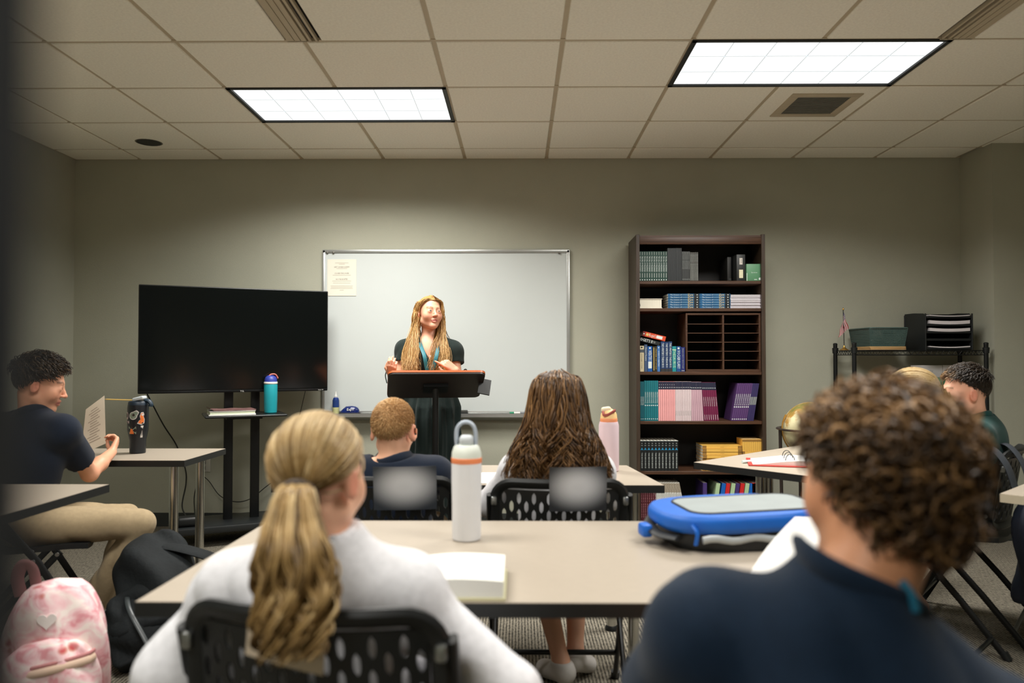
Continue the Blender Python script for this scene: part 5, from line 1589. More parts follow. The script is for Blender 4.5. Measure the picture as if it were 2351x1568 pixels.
# paper labels on the chair backs
def chair_uv(key, px, py):
    """chair x, z of a picture point on the chair's back plane"""
    x, y, a, _ = CHAIRS[key]
    c, s_ = math.cos(R(a - 90)), math.sin(R(a - 90))
    o = Vector((x - s_ * -0.205 * 1.0, y + c * -0.205, 0)); nrm = Vector((-s_, c, 0))
    d = ray(px, py)
    tt = (o - Vector((0, 0, CAM_Z))).dot(nrm) / d.dot(nrm)
    p = Vector((0, 0, CAM_Z)) + d * tt
    return (Vector((c, s_, 0)).dot(p - o), p.z)
M_lab_b = mat('label_beige', (206, 190, 168), rough=0.75, var=0.03)
back_label('ponytail', 'beige paper label taped to the chair behind the ponytail', [chair_uv('ponytail', 578, 1490), chair_uv('ponytail', 757, 1535), chair_uv('ponytail', 768, 1425), chair_uv('ponytail', 590, 1418)], M_lab_b)
for key, (a, b_, c_, d_), nm in (('buzz', (862, 1067, 1003, 1168), 'grey label with pale smudge taped behind the buzz cut boy'), ('brunette', (1260, 1068, 1392, 1171), 'grey label with pale smudge taped behind the brunette girl')):
    u0, z1_ = chair_uv(key, a, b_)
    u1, z0_ = chair_uv(key, c_, d_)
    m_ = smudge_mat('smudged_label_' + key, (38, 40, 44) if key == 'brunette' else (44, 50, 58), (206, 208, 212))
    back_label(key, nm, [(u0, z0_), (u1, z0_), (u1, z1_), (u0, z1_)], m_)
# ================================================================ people: smooth distance fields meshed into one skin
class Field:
    def __init__(s, lo, hi, h):
        s.h = h
        s.lo = np.array(lo, float)
        s.n = np.ceil((np.array(hi, float) - s.lo) / h).astype(int) + 1
        s.D = np.full(tuple(s.n), 0.5, np.float32)
        s.ax = [(s.lo[i] + h * np.arange(s.n[i])).astype(np.float32) for i in range(3)]
    def _win(s, lo, hi):
        a = np.clip(np.floor((np.array(lo) - s.lo) / s.h).astype(int), 0, s.n)
        b = np.clip(np.ceil((np.array(hi) - s.lo) / s.h).astype(int) + 1, 0, s.n)
        sl = tuple(slice(a[i], b[i]) for i in range(3))
        X = s.ax[0][sl[0]][:, None, None]; Y = s.ax[1][sl[1]][None, :, None]; Z = s.ax[2][sl[2]][None, None, :]
        return sl, X, Y, Z
    def _mix(s, sl, d, k, op):
        A = s.D[sl]
        if A.size == 0: return
        if op == 'sub': d = -d
        if k <= 0:
            s.D[sl] = np.maximum(A, d) if op != 'add' else np.minimum(A, d)
            return
        if op == 'add':
            h = np.clip(0.5 + 0.5 * (A - d) / k, 0, 1)
            s.D[sl] = A * (1 - h) + d * h - k * h * (1 - h)
        else:
            h = np.clip(0.5 - 0.5 * (A - d) / k, 0, 1)
            s.D[sl] = A * (1 - h) + d * h + k * h * (1 - h)
    def cap(s, a, b, r1, r2=None, k=0.02, op='add', sq=None):
        r2 = r1 if r2 is None else r2
        a = np.array(a, np.float32); b = np.array(b, np.float32)
        m = max(r1, r2) + k + 3 * s.h
        sl, X, Y, Z = s._win(np.minimum(a, b) - m, np.maximum(a, b) + m)
        ab = b - a
        L2 = float(ab @ ab) + 1e-9
        t = np.clip(((X - a[0]) * ab[0] + (Y - a[1]) * ab[1] + (Z - a[2]) * ab[2]) / L2, 0, 1)
        d = np.sqrt((X - a[0] - t * ab[0]) ** 2 + (Y - a[1] - t * ab[1]) ** 2 + (Z - a[2] - t * ab[2]) ** 2) - (r1 + (r2 - r1) * t)
        s._mix(sl, d, k, op)
        return s
    def ell(s, c, r, M=None, k=0.02, op='add'):
        c = np.array(c, np.float32); r = np.array(r, np.float32)
        m = float(r.max()) + k + 3 * s.h
        sl, X, Y, Z = s._win(c - m, c + m)
        x, y, z = X - c[0], Y - c[1], Z - c[2]
        if M is not None:
            M = np.array(M, np.float32)          # columns are the ellipsoid's axes
            x, y, z = (x * M[0, 0] + y * M[1, 0] + z * M[2, 0], x * M[0, 1] + y * M[1, 1] + z * M[2, 1], x * M[0, 2] + y * M[1, 2] + z * M[2, 2])
        k0 = np.sqrt((x / r[0]) ** 2 + (y / r[1]) ** 2 + (z / r[2]) ** 2)
        k1 = np.sqrt((x / r[0] ** 2) ** 2 + (y / r[1] ** 2) ** 2 + (z / r[2] ** 2) ** 2) + 1e-6
        s._mix(sl, k0 * (k0 - 1) / k1, k, op)
        return s
    def cut(s, fn, k=0.0):
        """keep only where fn(X, Y, Z) < 0"""
        X = s.ax[0][:, None, None]; Y = s.ax[1][None, :, None]; Z = s.ax[2][None, None, :]
        d = -fn(X, Y, Z)
        s._mix((slice(None),) * 3, d + np.zeros_like(s.D), k, 'sub')
        return s
    def fold(s, fn, band=0.03):
        """push the surface in and out by fn(points)"""
        m = np.abs(s.D) < band
        i, j, k = np.nonzero(m)
        s.D[m] += fn(s.ax[0][i], s.ax[1][j], s.ax[2][k]).astype(np.float32)
        return s
    def mesh(s, smooth=1):
        D = s.D
        D[0] = D[-1] = 0.5; D[:, 0] = D[:, -1] = 0.5; D[:, :, 0] = D[:, :, -1] = 0.5
        S_ = D < 0
        c = np.zeros(tuple(s.n - 1), np.int8)
        for dx in (0, 1):
            for dy in (0, 1):
                for dz in (0, 1):
                    c += S_[dx:dx + c.shape[0], dy:dy + c.shape[1], dz:dz + c.shape[2]]
        act = np.nonzero((c > 0) & (c < 8))
        N = len(act[0])
        idx = np.full(c.shape, -1, np.int32)
        idx[act] = np.arange(N)
        P = np.zeros((N, 3)); W = np.zeros(N)
        base = np.stack(act, 1)
        corners = [(0, 0, 0), (1, 0, 0), (0, 1, 0), (1, 1, 0), (0, 0, 1), (1, 0, 1), (0, 1, 1), (1, 1, 1)]
        for a in range(8):
            for ax in range(3):
                if corners[a][ax] == 0:
                    ca = np.array(corners[a]); cb = ca.copy(); cb[ax] = 1
                    da = D[tuple((base + ca).T)]; db = D[tuple((base + cb).T)]
                    m = (da < 0) != (db < 0)
                    t = np.where(m, da / np.where(m, da - db, 1), 0)
                    p = ca + np.outer(t, cb - ca)
                    P[m] += p[m]; W[m] += 1
        P = s.lo + s.h * (base + P / W[:, None])
        F = []
        for ax in range(3):
            o = [1, 2] if ax == 0 else ([2, 0] if ax == 1 else [0, 1])
            sa = [slice(None)] * 3; sb = [slice(None)] * 3
            sa[ax] = slice(0, -1); sb[ax] = slice(1, None)
            A, B = S_[tuple(sa)], S_[tuple(sb)]
            for flip, m in ((False, A & ~B), (True, ~A & B)):
                q = np.stack(np.nonzero(m), 1)
                if not len(q): continue
                e1 = np.zeros(3, int); e1[o[0]] = 1
                e2 = np.zeros(3, int); e2[o[1]] = 1
                quad = [idx[tuple((q - e1 - e2).T)], idx[tuple((q - e2).T)], idx[tuple(q.T)], idx[tuple((q - e1).T)]]
                f = np.stack(quad if not flip else quad[::-1], 1)
                F.append(f[(f >= 0).all(1)])
        F = np.concatenate(F)
        for _ in range(smooth):
            acc = np.zeros_like(P); cnt = np.zeros(N)
            for i in range(4):
                a, b = F[:, i], F[:, (i + 1) % 4]
                np.add.at(acc, a, P[b]); np.add.at(cnt, a, 1)
                np.add.at(acc, b, P[a]); np.add.at(cnt, b, 1)
            P = 0.45 * P + 0.55 * acc / np.maximum(cnt, 1)[:, None]
        return P, F

def np_object(name, V, F, m, parent=None, origin=(0, 0, 0), tint=None, attr=None):
    V = np.asarray(V, np.float32) - np.array(origin, np.float32)
    F = np.asarray(F, np.int32)
    me = bpy.data.meshes.new(name)
    k = F.shape[1]
    me.vertices.add(len(V)); me.vertices.foreach_set('co', V.ravel())
    me.loops.add(F.size); me.loops.foreach_set('vertex_index', F.ravel())
    me.polygons.add(len(F)); me.polygons.foreach_set('loop_start', np.arange(0, F.size, k, dtype=np.int32))
    me.update(calc_edges=True)
    me.polygons.foreach_set('use_smooth', np.ones(len(F), bool))
    if tint is not None:
        a = me.attributes.new('tint', 'FLOAT_COLOR', 'POINT')
        a.data.foreach_set('color', np.concatenate([tint, np.ones((len(V), 1))], 1).astype(np.float32).ravel())
    if attr is not None:
        a = me.attributes.new('strand', 'FLOAT', 'POINT')
        a.data.foreach_set('value', np.asarray(attr, np.float32))
    me.materials.append(m)
    me.update()
    o = bpy.data.objects.new(name, me)
    link(o, parent)
    if parent is None: o.location = origin
    return o

def orient(fwd, up=(0, 0, 1), roll=0.0):
    """columns: right, forward, up"""
    f = Vector(fwd).normalized()
    r = f.cross(Vector(up)).normalized()
    u = r.cross(f)
    if roll:
        q = Matrix.Rotation(roll, 3, f)
        r, u = q @ r, q @ u
    return np.array([[r.x, f.x, u.x], [r.y, f.y, u.y], [r.z, f.z, u.z]])

class Head:
    def __init__(s, c, fwd, sc=1.0, roll=0.0, ear=1.0):
        s.ear = ear; s.c = np.array(c, float); s.M = orient(fwd, roll=roll); s.s = sc
    def w(s, p):
        return s.c + s.M @ (np.array(p, float) * s.s)
    def wp(s, P):
        return s.c + (np.asarray(P) * s.s) @ s.M.T
    def loc(s, P):
        return ((np.asarray(P) - s.c) @ s.M) / s.s
    def add(s, F, face=True):
        S_ = s.s; M = s.M
        E = lambda c, r, k=0.02, op='add', m=None: F.ell(s.w(c), np.array(r) * S_, M if m is None else m, k * S_, op)
        K = lambda a, b, r1, r2, k=0.02, op='add': F.cap(s.w(a), s.w(b), r1 * S_, r2 * S_, k * S_, op)
        E((0, -0.012, 0.028), (0.073, 0.092, 0.083))
        E((0, 0.028, -0.030), (0.061, 0.060, 0.080), 0.025)
        for q in (-1, 1):
            K((q * 0.046, 0.000, -0.060), (q * 0.010, 0.062, -0.098), 0.020, 0.014, 0.025)
        E((0, 0.068, -0.098), (0.018, 0.016, 0.014), 0.02)
        if face:
            K((-0.034, 0.074, 0.020), (0.034, 0.074, 0.020), 0.010, 0.010, 0.018)
            for q in (-1, 1):
                E((q * 0.031, 0.096, -0.001), (0.019, 0.016, 0.012), 0.014, 'sub')
                E((q * 0.031, 0.0775, -0.001), (0.0165, 0.0128, 0.0120), 0.006)
                E((q * 0.031, 0.0935, -0.002), (0.0150, 0.0080, 0.0050), 0.002, 'sub')
                E((q * 0.042, 0.056, -0.030), (0.021, 0.022, 0.024), 0.030)
            K((0, 0.083, 0.010), (0, 0.104, -0.030), 0.0060, 0.0090, 0.010)
            E((0, 0.1055, -0.032), (0.0105, 0.0095, 0.0085), 0.006)
            for q in (-1, 1):
                E((q * 0.0115, 0.0965, -0.0345), (0.0075, 0.009, 0.0065), 0.005)
            K((-0.019, 0.0835, -0.0605), (0, 0.0905, -0.0578), 0.0042, 0.0058, 0.006)
            K((0.019, 0.0835, -0.0605), (0, 0.0905, -0.0578), 0.0042, 0.0058, 0.006)
            K((-0.015, 0.0835, -0.0715), (0.0, 0.0885, -0.0735), 0.0048, 0.0064, 0.006)
            K((0.015, 0.0835, -0.0715), (0.0, 0.0885, -0.0735), 0.0048, 0.0064, 0.006)
            K((-0.016, 0.095, -0.0655), (0.016, 0.095, -0.0655), 0.0030, 0.0030, 0.003, 'sub')
        for q in (-1, 1):
            m = M @ np.array(rotm(0, 0, q * R(-22)))
            e_ = s.ear
            m = M @ np.array(rotm(0, 0, q * R(-22 - 30 * (e_ - 1) * 2)))
            E((q * (0.0770 + 0.02 * (e_ - 1)), -0.012, -0.012), (0.0085, 0.0205 * e_, 0.031 * e_), 0.008, 'add', m)
            E((q * 0.0870, -0.006, -0.010), (0.0075, 0.0105, 0.0175), 0.004, 'sub', m)
            E((q * 0.0800, 0.000, -0.012), (0.0050, 0.0055, 0.0070), 0.004, 'add', m)
        return s
    def eyes(s, parent, origin, iris=(90, 110, 110)):
        for q in (-1, 1):
            V, Fc = [], []
            mb = MB()
            c = Vector(s.w((q * 0.031, 0.0772, -0.0015))) - Vector(origin)
            mb.lathe([(0.0120 * s.s * math.sin(PI * k / 12) if 0 < k < 12 else 0, -0.0120 * s.s * math.cos(PI * k / 12)) for k in range(13)], 18,
                     c=c, rot=Matrix([list(r_) for r_ in s.M]) @ rotm(R(-90), 0, 0), mis=[0] * 8 + [1, 1, 1, 2])
            mb.build('eye', [mat('eye_white', (176, 166, 158), rough=0.3), mat('iris_%d' % iris[0], iris, rough=0.2), mat('pupil', (16, 14, 14), rough=0.15)], parent, angle=0)

def skin_tint(P, head, base=(226, 176, 148), brow=(150, 110, 74), lip=(196, 112, 104), flush=(222, 136, 112), neckdark=0.0):
    b = np.array(lin(base)[:3]); L = np.array(lin(lip)[:3]); B = np.array(lin(brow)[:3]); Fl = np.array(lin(flush)[:3])
    T = np.tile(b, (len(P), 1))
    q = head.loc(P)
    x, y, z = q[:, 0], q[:, 1], q[:, 2]
    near = (np.abs(x) < 0.12) & (np.abs(z) < 0.14) & (np.abs(y) < 0.14)
    def mix(w, c):
        nonlocal T
        w = np.clip(w * near, 0, 1)[:, None]
        T = T * (1 - w) + c * w
    g = lambda d, s_: np.exp(-(d / s_) ** 2)
    mix(0.22 * g(np.hypot(np.abs(x) - 0.042, z + 0.032), 0.024) * (y > 0.02), Fl)
    mix(0.3 * g(np.hypot(x, z + 0.030), 0.014) * (y > 0.08), Fl)
    mix(0.75 * g(np.abs(x) - 0.083, 0.008) * g(y + 0.012, 0.03) * g(z + 0.012, 0.04), Fl)
    mix(1.0 * (y > 0.078) * (np.abs(x) < 0.021) * g(z + 0.0655, 0.0095 - 0.0) * (np.abs(z + 0.0655) < 0.0135), L)
    zb = 0.0185 + 0.009 * np.sin((np.abs(x) - 0.012) / 0.036 * PI * 0.8)
    mix(0.85 * g(z - zb, 0.0042) * (np.abs(x) > 0.012) * (np.abs(x) < 0.050) * (y > 0.05), B)
    # dark lash line and mouth line
    mix(0.95 * g(np.hypot((np.abs(x) - 0.031) * 0.30, z - 0.0046), 0.0034) * (y > 0.07), np.array(lin((70, 48, 38))[:3]))
    mix(0.7 * g(z + 0.0655, 0.0022) * (np.abs(x) < 0.018) * (y > 0.078), np.array(lin((96, 44, 42))[:3]))
    return T

def nrm(v):
    v = np.array(v, float)
    return v / (np.linalg.norm(v) + 1e-9)

def hand(F, wrist, d, n, thumb, curls=(0.5, 0.5, 0.5, 0.5), s=1.0, thumb_in=0.3, spread=0.0):
    """palm, four unequal fingers bent towards the palm normal n, thumb from the side of the palm (thumb = +1/-1 along d x n)"""
    d = nrm(d); n = nrm(np.array(n) - d * np.dot(n, d)); t = np.cross(d, n) * thumb
    w = np.array(wrist, float)
    P = lambda a, b, c: w + s * (d * a + t * b + n * c)
    for off, L in ((0.026, 0.088), (0.009, 0.091), (-0.009, 0.087), (-0.025, 0.080)):
        F.cap(P(0.008, off * 0.5, 0), P(L, off, 0), 0.0145 * s, 0.0105 * s, 0.008 * s)
    F.ell(P(0.050, 0.012, 0.008), np.array((0.020, 0.032, 0.012)) * s, np.stack([t, d, n], 1), 0.012 * s)
    for (off, L, kb), cu in zip(((0.026, 0.070, 0.088), (0.009, 0.080, 0.091), (-0.009, 0.074, 0.087), (-0.025, 0.057, 0.080)), curls):
        p = P(kb, off, 0)
        th = 0.0
        fan = off * spread
        for ph, r1, r2 in ((0.45, 0.0092, 0.0085), (0.30, 0.0085, 0.0078), (0.25, 0.0078, 0.0064)):
            th += cu
            dd = nrm(d * math.cos(th) + n * math.sin(th) + t * fan)
            q = p + dd * L * ph * s
            F.cap(p, q, r1 * s, r2 * s, 0.0025 * s)
            p = q
    a = P(0.022, 0.022, 0.004)
    b = P(0.050, 0.046, 0.010 + 0.02 * thumb_in)
    c = P(0.078, 0.050 - 0.02 * thumb_in, 0.016 + 0.045 * thumb_in)
    e = P(0.100, 0.046 - 0.04 * thumb_in, 0.020 + 0.055 * thumb_in)
    F.cap(a, b, 0.0145 * s, 0.0120 * s, 0.010 * s); F.cap(b, c, 0.0115 * s, 0.0098 * s, 0.004 * s); F.cap(c, e, 0.0098 * s, 0.0076 * s, 0.003 * s)

def tubes(name, P, rad, m, parent, origin, sides=4, shade=None):
    """P: (N, K, 3) strand paths, rad: (K,) taper or (N, K)"""
    P = np.asarray(P, float)
    N, K, _ = P.shape
    T = np.gradient(P, axis=1)
    T /= np.linalg.norm(T, axis=2, keepdims=True) + 1e-9
    ref = np.array((0.31, 0.52, 0.79)); 
    A = np.cross(T, ref); A /= np.linalg.norm(A, axis=2, keepdims=True) + 1e-9
    B = np.cross(T, A)
    rad = np.broadcast_to(np.asarray(rad, float), (N, K))[:, :, None, None]
    ang = 2 * PI * np.arange(sides) / sides
    ring = P[:, :, None, :] + rad * (A[:, :, None, :] * np.cos(ang)[None, None, :, None] + B[:, :, None, :] * np.sin(ang)[None, None, :, None])
    V = ring.reshape(-1, 3)
    n_, k_, s_ = np.meshgrid(np.arange(N), np.arange(K - 1), np.arange(sides), indexing='ij')
    i0 = (n_ * K + k_) * sides + s_; i1 = (n_ * K + k_) * sides + (s_ + 1) % sides
    Fq = np.stack([i0, i1, i1 + sides, i0 + sides], -1).reshape(-1, 4)
    if shade is None: shade = RNG.random(N)
    sh = np.asarray(shade)
    if sh.ndim == 1: sh = np.repeat(sh[:, None], K, 1)
    return np_object(name, V, Fq, m, parent, origin, attr=np.repeat(sh.reshape(-1), sides))

def resample(ctrl, K):
    """(N, C, 3) control points -> (N, K, 3) Catmull-Rom"""
    ctrl = np.asarray(ctrl, float)
    N, C, _ = ctrl.shape
    E = np.concatenate([2 * ctrl[:, :1] - ctrl[:, 1:2], ctrl, 2 * ctrl[:, -1:] - ctrl[:, -2:-1]], 1)
    out = []
    for u in np.linspace(0, C - 1 - 1e-6, K):
        i = int(u); t = u - i
        a, b, c, d = E[:, i], E[:, i + 1], E[:, i + 2], E[:, i + 3]
        out.append(0.5 * (2 * b + (c - a) * t + (2 * a - 5 * b + 4 * c - d) * t * t + (3 * b - a - 3 * c + d) * t ** 3))
    return np.stack(out, 1)

CR = np.array((0, -0.013, 0.030)); RR = np.array((0.0755, 0.0945, 0.0855))
def fib_dirs(n):
    i = np.arange(n) + 0.5
    z = 1 - 2 * i / n
    a = PI * (1 + 5 ** 0.5) * i
    r = np.sqrt(1 - z * z)
    return np.stack([r * np.cos(a), r * np.sin(a), z], 1)
def scalp_dirs(n, front=0.62, nape=-0.62, side=0.0):
    """directions over the hairy part of the skull"""
    d = fib_dirs(n * 2)
    y, z = d[:, 1], d[:, 2]
    hl = np.where(y > 0.05, side + (y - 0.05) / 0.75 * (front - side), np.where(y > -0.35, side - 0.05 + (y + 0.0) * 0.4, nape + 0.25 * np.clip((y + 1) / 0.65, 0, 1) ** 2))
    return d[z > hl]
def scalp_pt(d, k=1.0):
    return CR + d * RR * k

def hair_cap(head, m, parent, origin, k=1.05, front=0.60, nape=-0.60, side=-0.05, bump=0.0, fr=60.0, h=0.0045, shade=0.35):
    """close hair shell over the skull, ending at a hairline"""
    e = 0.14 * head.s
    F = Field(head.c - e, head.c + e, h)
    F.ell(head.w(CR), RR * k * head.s, head.M, 0)
    def keep(X, Y, Z):
        P = np.stack(np.broadcast_arrays(X, Y, Z), -1).reshape(-1, 3)
        q = (head.loc(P) - CR) / RR
        r = np.linalg.norm(q, axis=1) + 1e-6
        y, z = q[:, 1] / r, q[:, 2] / r
        hl = np.where(y > 0.05, side + (y - 0.05) / 0.75 * (front - side), np.where(y > -0.35, side - 0.05 + y * 0.4, nape + 0.25 * np.clip((y + 1) / 0.65, 0, 1) ** 2))
        return ((hl - z) * 0.06 * head.s).reshape(F.D.shape)
    F.cut(keep, 0.006)
    if bump:
        F.fold(lambda x, y, z: bump * (np.sin(fr * x + 0.7 * np.sin(fr * z)) + np.sin(fr * 1.3 * z + 0.9 * np.sin(fr * 0.8 * y)) + np.sin(fr * 0.9 * y)) / 3)
    V, Fc = F.mesh(1)
    q = head.loc(V)
    sh = shade + 0.18 * np.sin(90 * q[:, 0] + 14 * np.sin(30 * q[:, 2])) + 0.14 * RNG.random(len(V))
    return np_object('hair', V, Fc, m, parent, origin, attr=np.clip(sh, 0, 1))

def torso(F, J, g=0.0, s=1.0, k=0.05, female=False):
    """pelvis, waist, chest, shoulders; g inflates for clothing"""
    rv = nrm(np.array(J['shR']) - np.array(J['shL'])); up = nrm(np.array(J['chest']) - np.array(J['pelvis']))
    fw = nrm(np.cross(up, rv)); up2 = np.cross(rv, fw)
    M = np.stack([rv, fw, up2], 1)
    F.ell(J['pelvis'], np.array((0.150, 0.105, 0.105)) * s + g, M, k)
    F.ell((np.array(J['pelvis']) + np.array(J['chest'])) / 2, np.array((0.125, 0.090, 0.15)) * s + g, M, k)
    F.ell(J['chest'], np.array((0.150, 0.102, 0.165)) * s + g, M, k)
    F.cap(J['shL'], J['shR'], 0.052 * s + g, 0.052 * s + g, k)
    nb = np.array(J['neck'])
    for q in ('shL', 'shR'):
        F.cap(nb * 0.75 + np.array(J['chest']) * 0.25, J[q], 0.046 * s + g, 0.046 * s + g, k)
    if female:
        for q in (-1, 1):
            F.ell(np.array(J['chest']) + rv * q * 0.065 * s + fw * 0.062 * s - up2 * 0.015, np.array((0.062, 0.055, 0.062)) * s + g, M, 0.04)
    return M

def arm(F, J, sd, g=0.0, s=1.0, upto=1.0, g2=None):
    sh, el, wr = (np.array(J[q + sd]) for q in ('sh', 'el', 'wr'))
    g2 = g if g2 is None else g2
    if upto <= 0.5:
        e = sh + (el - sh) * upto * 2
        F.cap(sh, e, 0.046 * s + g, 0.041 * s + g2, 0.03)
        return
    F.cap(sh, el, 0.046 * s + g, 0.036 * s + g, 0.03)
    w = el + (wr - el) * min(1, (upto - 0.5) * 2)
    F.cap(el, el * 0.55 + w * 0.45, 0.036 * s + g, 0.034 * s + g, 0.02)
    F.cap(el * 0.55 + w * 0.45, w, 0.034 * s + g, 0.0235 * s + g2, 0.02)

def leg(F, J, sd, g=0.0, s=1.0, hem=1.0):
    hp, kn, an = (np.array(J[q + sd]) for q in ('hip', 'kn', 'an'))
    F.cap(hp, kn, 0.078 * s + g, 0.054 * s + g, 0.04)
    e = kn + (an - kn) * hem
    m = kn * 0.6 + an * 0.4
    F.cap(kn, m, 0.053 * s + g, 0.050 * s + g, 0.02)
    F.cap(m, e, 0.050 * s + g, 0.034 * s + g + (0.012 if g else 0), 0.02)

def foot_shape(F, J, sd, s=1.0, g=0.0):
    an, to = np.array(J['an' + sd]), np.array(J['toe' + sd])
    heel = an - np.array((0, 0, 0.052 * s)) - nrm(to - an) * 0.03
    F.cap(an, heel, 0.034 * s + g, 0.030 * s + g, 0.02)
    F.cap(heel, to, 0.031 * s + g, 0.027 * s + g, 0.02)

def box_of(J, keys, pad=0.17):
    A = np.array([J[k] for k in keys])
    return A.min(0) - pad, A.max(0) + pad

def folds(amp=0.004, seed=0, f=38.0):
    r = np.random.default_rng(seed)
    ph = r.random(8) * 6.28
    D1, D2, D3 = (nrm(r.normal(size=3)) for _ in range(3))
    def fn(x, y, z):
        a = x * D1[0] + y * D1[1] + z * D1[2]; b = x * D2[0] + y * D2[1] + z * D2[2]; c = x * D3[0] + y * D3[1] + z * D3[2]
        w = np.sin(9 * b + ph[0]) + np.sin(7 * c + ph[1])
        v = np.sin(f * a + 2.2 * w + ph[2])
        u = np.sin(f * 0.55 * b + 1.7 * np.sin(11 * a + ph[3]) + ph[4])
        return amp * (1 - np.abs(v)) * 1.3 * (0.5 + 0.5 * np.sin(6 * c + ph[5])) + amp * 0.8 * u - amp * 0.4
    return fn

M_skin = vcol_mat('skin', rough=0.48, sss=0.12)
HAIR = {
    'blond': ramp_attr_mat('hair_golden_blond', 'strand', [(0, (88, 58, 28)), (0.35, (146, 104, 54)), (0.7, (186, 146, 88)), (1, (220, 188, 134))], rough=0.42),
    'dirty': ramp_attr_mat('hair_dark_blond', 'strand', [(0, (74, 56, 32)), (0.35, (130, 102, 60)), (0.7, (178, 146, 94)), (1, (222, 196, 148))], rough=0.42),
    'brunette': ramp_attr_mat('hair_brunette', 'strand', [(0, (32, 22, 14)), (0.40, (66, 46, 28)), (0.72, (124, 90, 54)), (1, (190, 146, 94))], rough=0.4),
    'curly': ramp_attr_mat('hair_curly_brown', 'strand', [(0, (32, 24, 15)), (0.42, (74, 54, 34)), (0.75, (128, 96, 60)), (1, (196, 152, 102))], rough=0.45),
    'dark': ramp_attr_mat('hair_dark_brown', 'strand', [(0, (24, 19, 15)), (0.55, (50, 40, 30)), (0.85, (84, 66, 46)), (1, (126, 98, 66))], rough=0.45),
    'buzz': ramp_attr_mat('hair_buzz_blond', 'strand', [(0, (150, 108, 66)), (0.5, (196, 154, 102)), (1, (226, 192, 140))], rough=0.6),
    'pale': ramp_attr_mat('hair_pale_blond', 'strand', [(0, (110, 84, 50)), (0.4, (170, 138, 90)), (0.75, (210, 182, 132)), (1, (238, 220, 180))], rough=0.38),
}
CLOTH = lambda n, c, **k: mat('cloth_' + n, c, rough=0.85, var=0.08, vscale=60, bump=0.35, bscale=700, spec=0.2, sheen=k.get('sheen', 0.1))
M_shirt_w = CLOTH('white', (228, 228, 232))
M_navy = CLOTH('navy', (17, 36, 56))
M_navy2 = CLOTH('navy_deep', (18, 28, 44))
M_green = CLOTH('dark_teal', (20, 66, 64))
M_dress = CLOTH('dress', (26, 38, 36))
M_khaki = CLOTH('khaki', (166, 147, 116))
M_shoe_w = mat('shoe_white', (206, 202, 198), rough=0.6, var=0.06)
M_shoe_k = mat('shoe_dark', (40, 42, 46), rough=0.6, var=0.1)
M_sock = mat('sock_grey', (92, 92, 94), rough=0.9, var=0.1)
M_skirt = CLOTH('skirt_navy', (26, 32, 46))

def seated(x, y, face, **kw):
    """default seated joints for a schoolchild; face in degrees; overrides in world coordinates"""
    c, s_ = math.cos(R(face - 90)), math.sin(R(face - 90))
    T = lambda lx, ly, z: np.array((x + c * lx - s_ * ly, y + s_ * lx + c * ly, z))
    J = dict(pelvis=T(0, -0.02, 0.565), chest=T(0, -0.05, 0.80), neck=T(0, -0.03, 0.955), shL=T(-0.155, -0.04, 0.895), shR=T(0.155, -0.04, 0.895),
             elL=T(-0.21, 0.10, 0.67), elR=T(0.21, 0.10, 0.67), wrL=T(-0.10, 0.26, 0.62), wrR=T(0.10, 0.26, 0.62),
             hipL=T(-0.085, -0.03, 0.545), hipR=T(0.085, -0.03, 0.545), knL=T(-0.10, 0.36, 0.535), knR=T(0.10, 0.36, 0.535),
             anL=T(-0.10, 0.34, 0.085), anR=T(0.10, 0.34, 0.085), toeL=T(-0.11, 0.47, 0.030), toeR=T(0.11, 0.47, 0.030), base=np.array((x, y, 0.0)))
    for k_, v in kw.items():
        J[k_] = np.array(v, float)
    return J

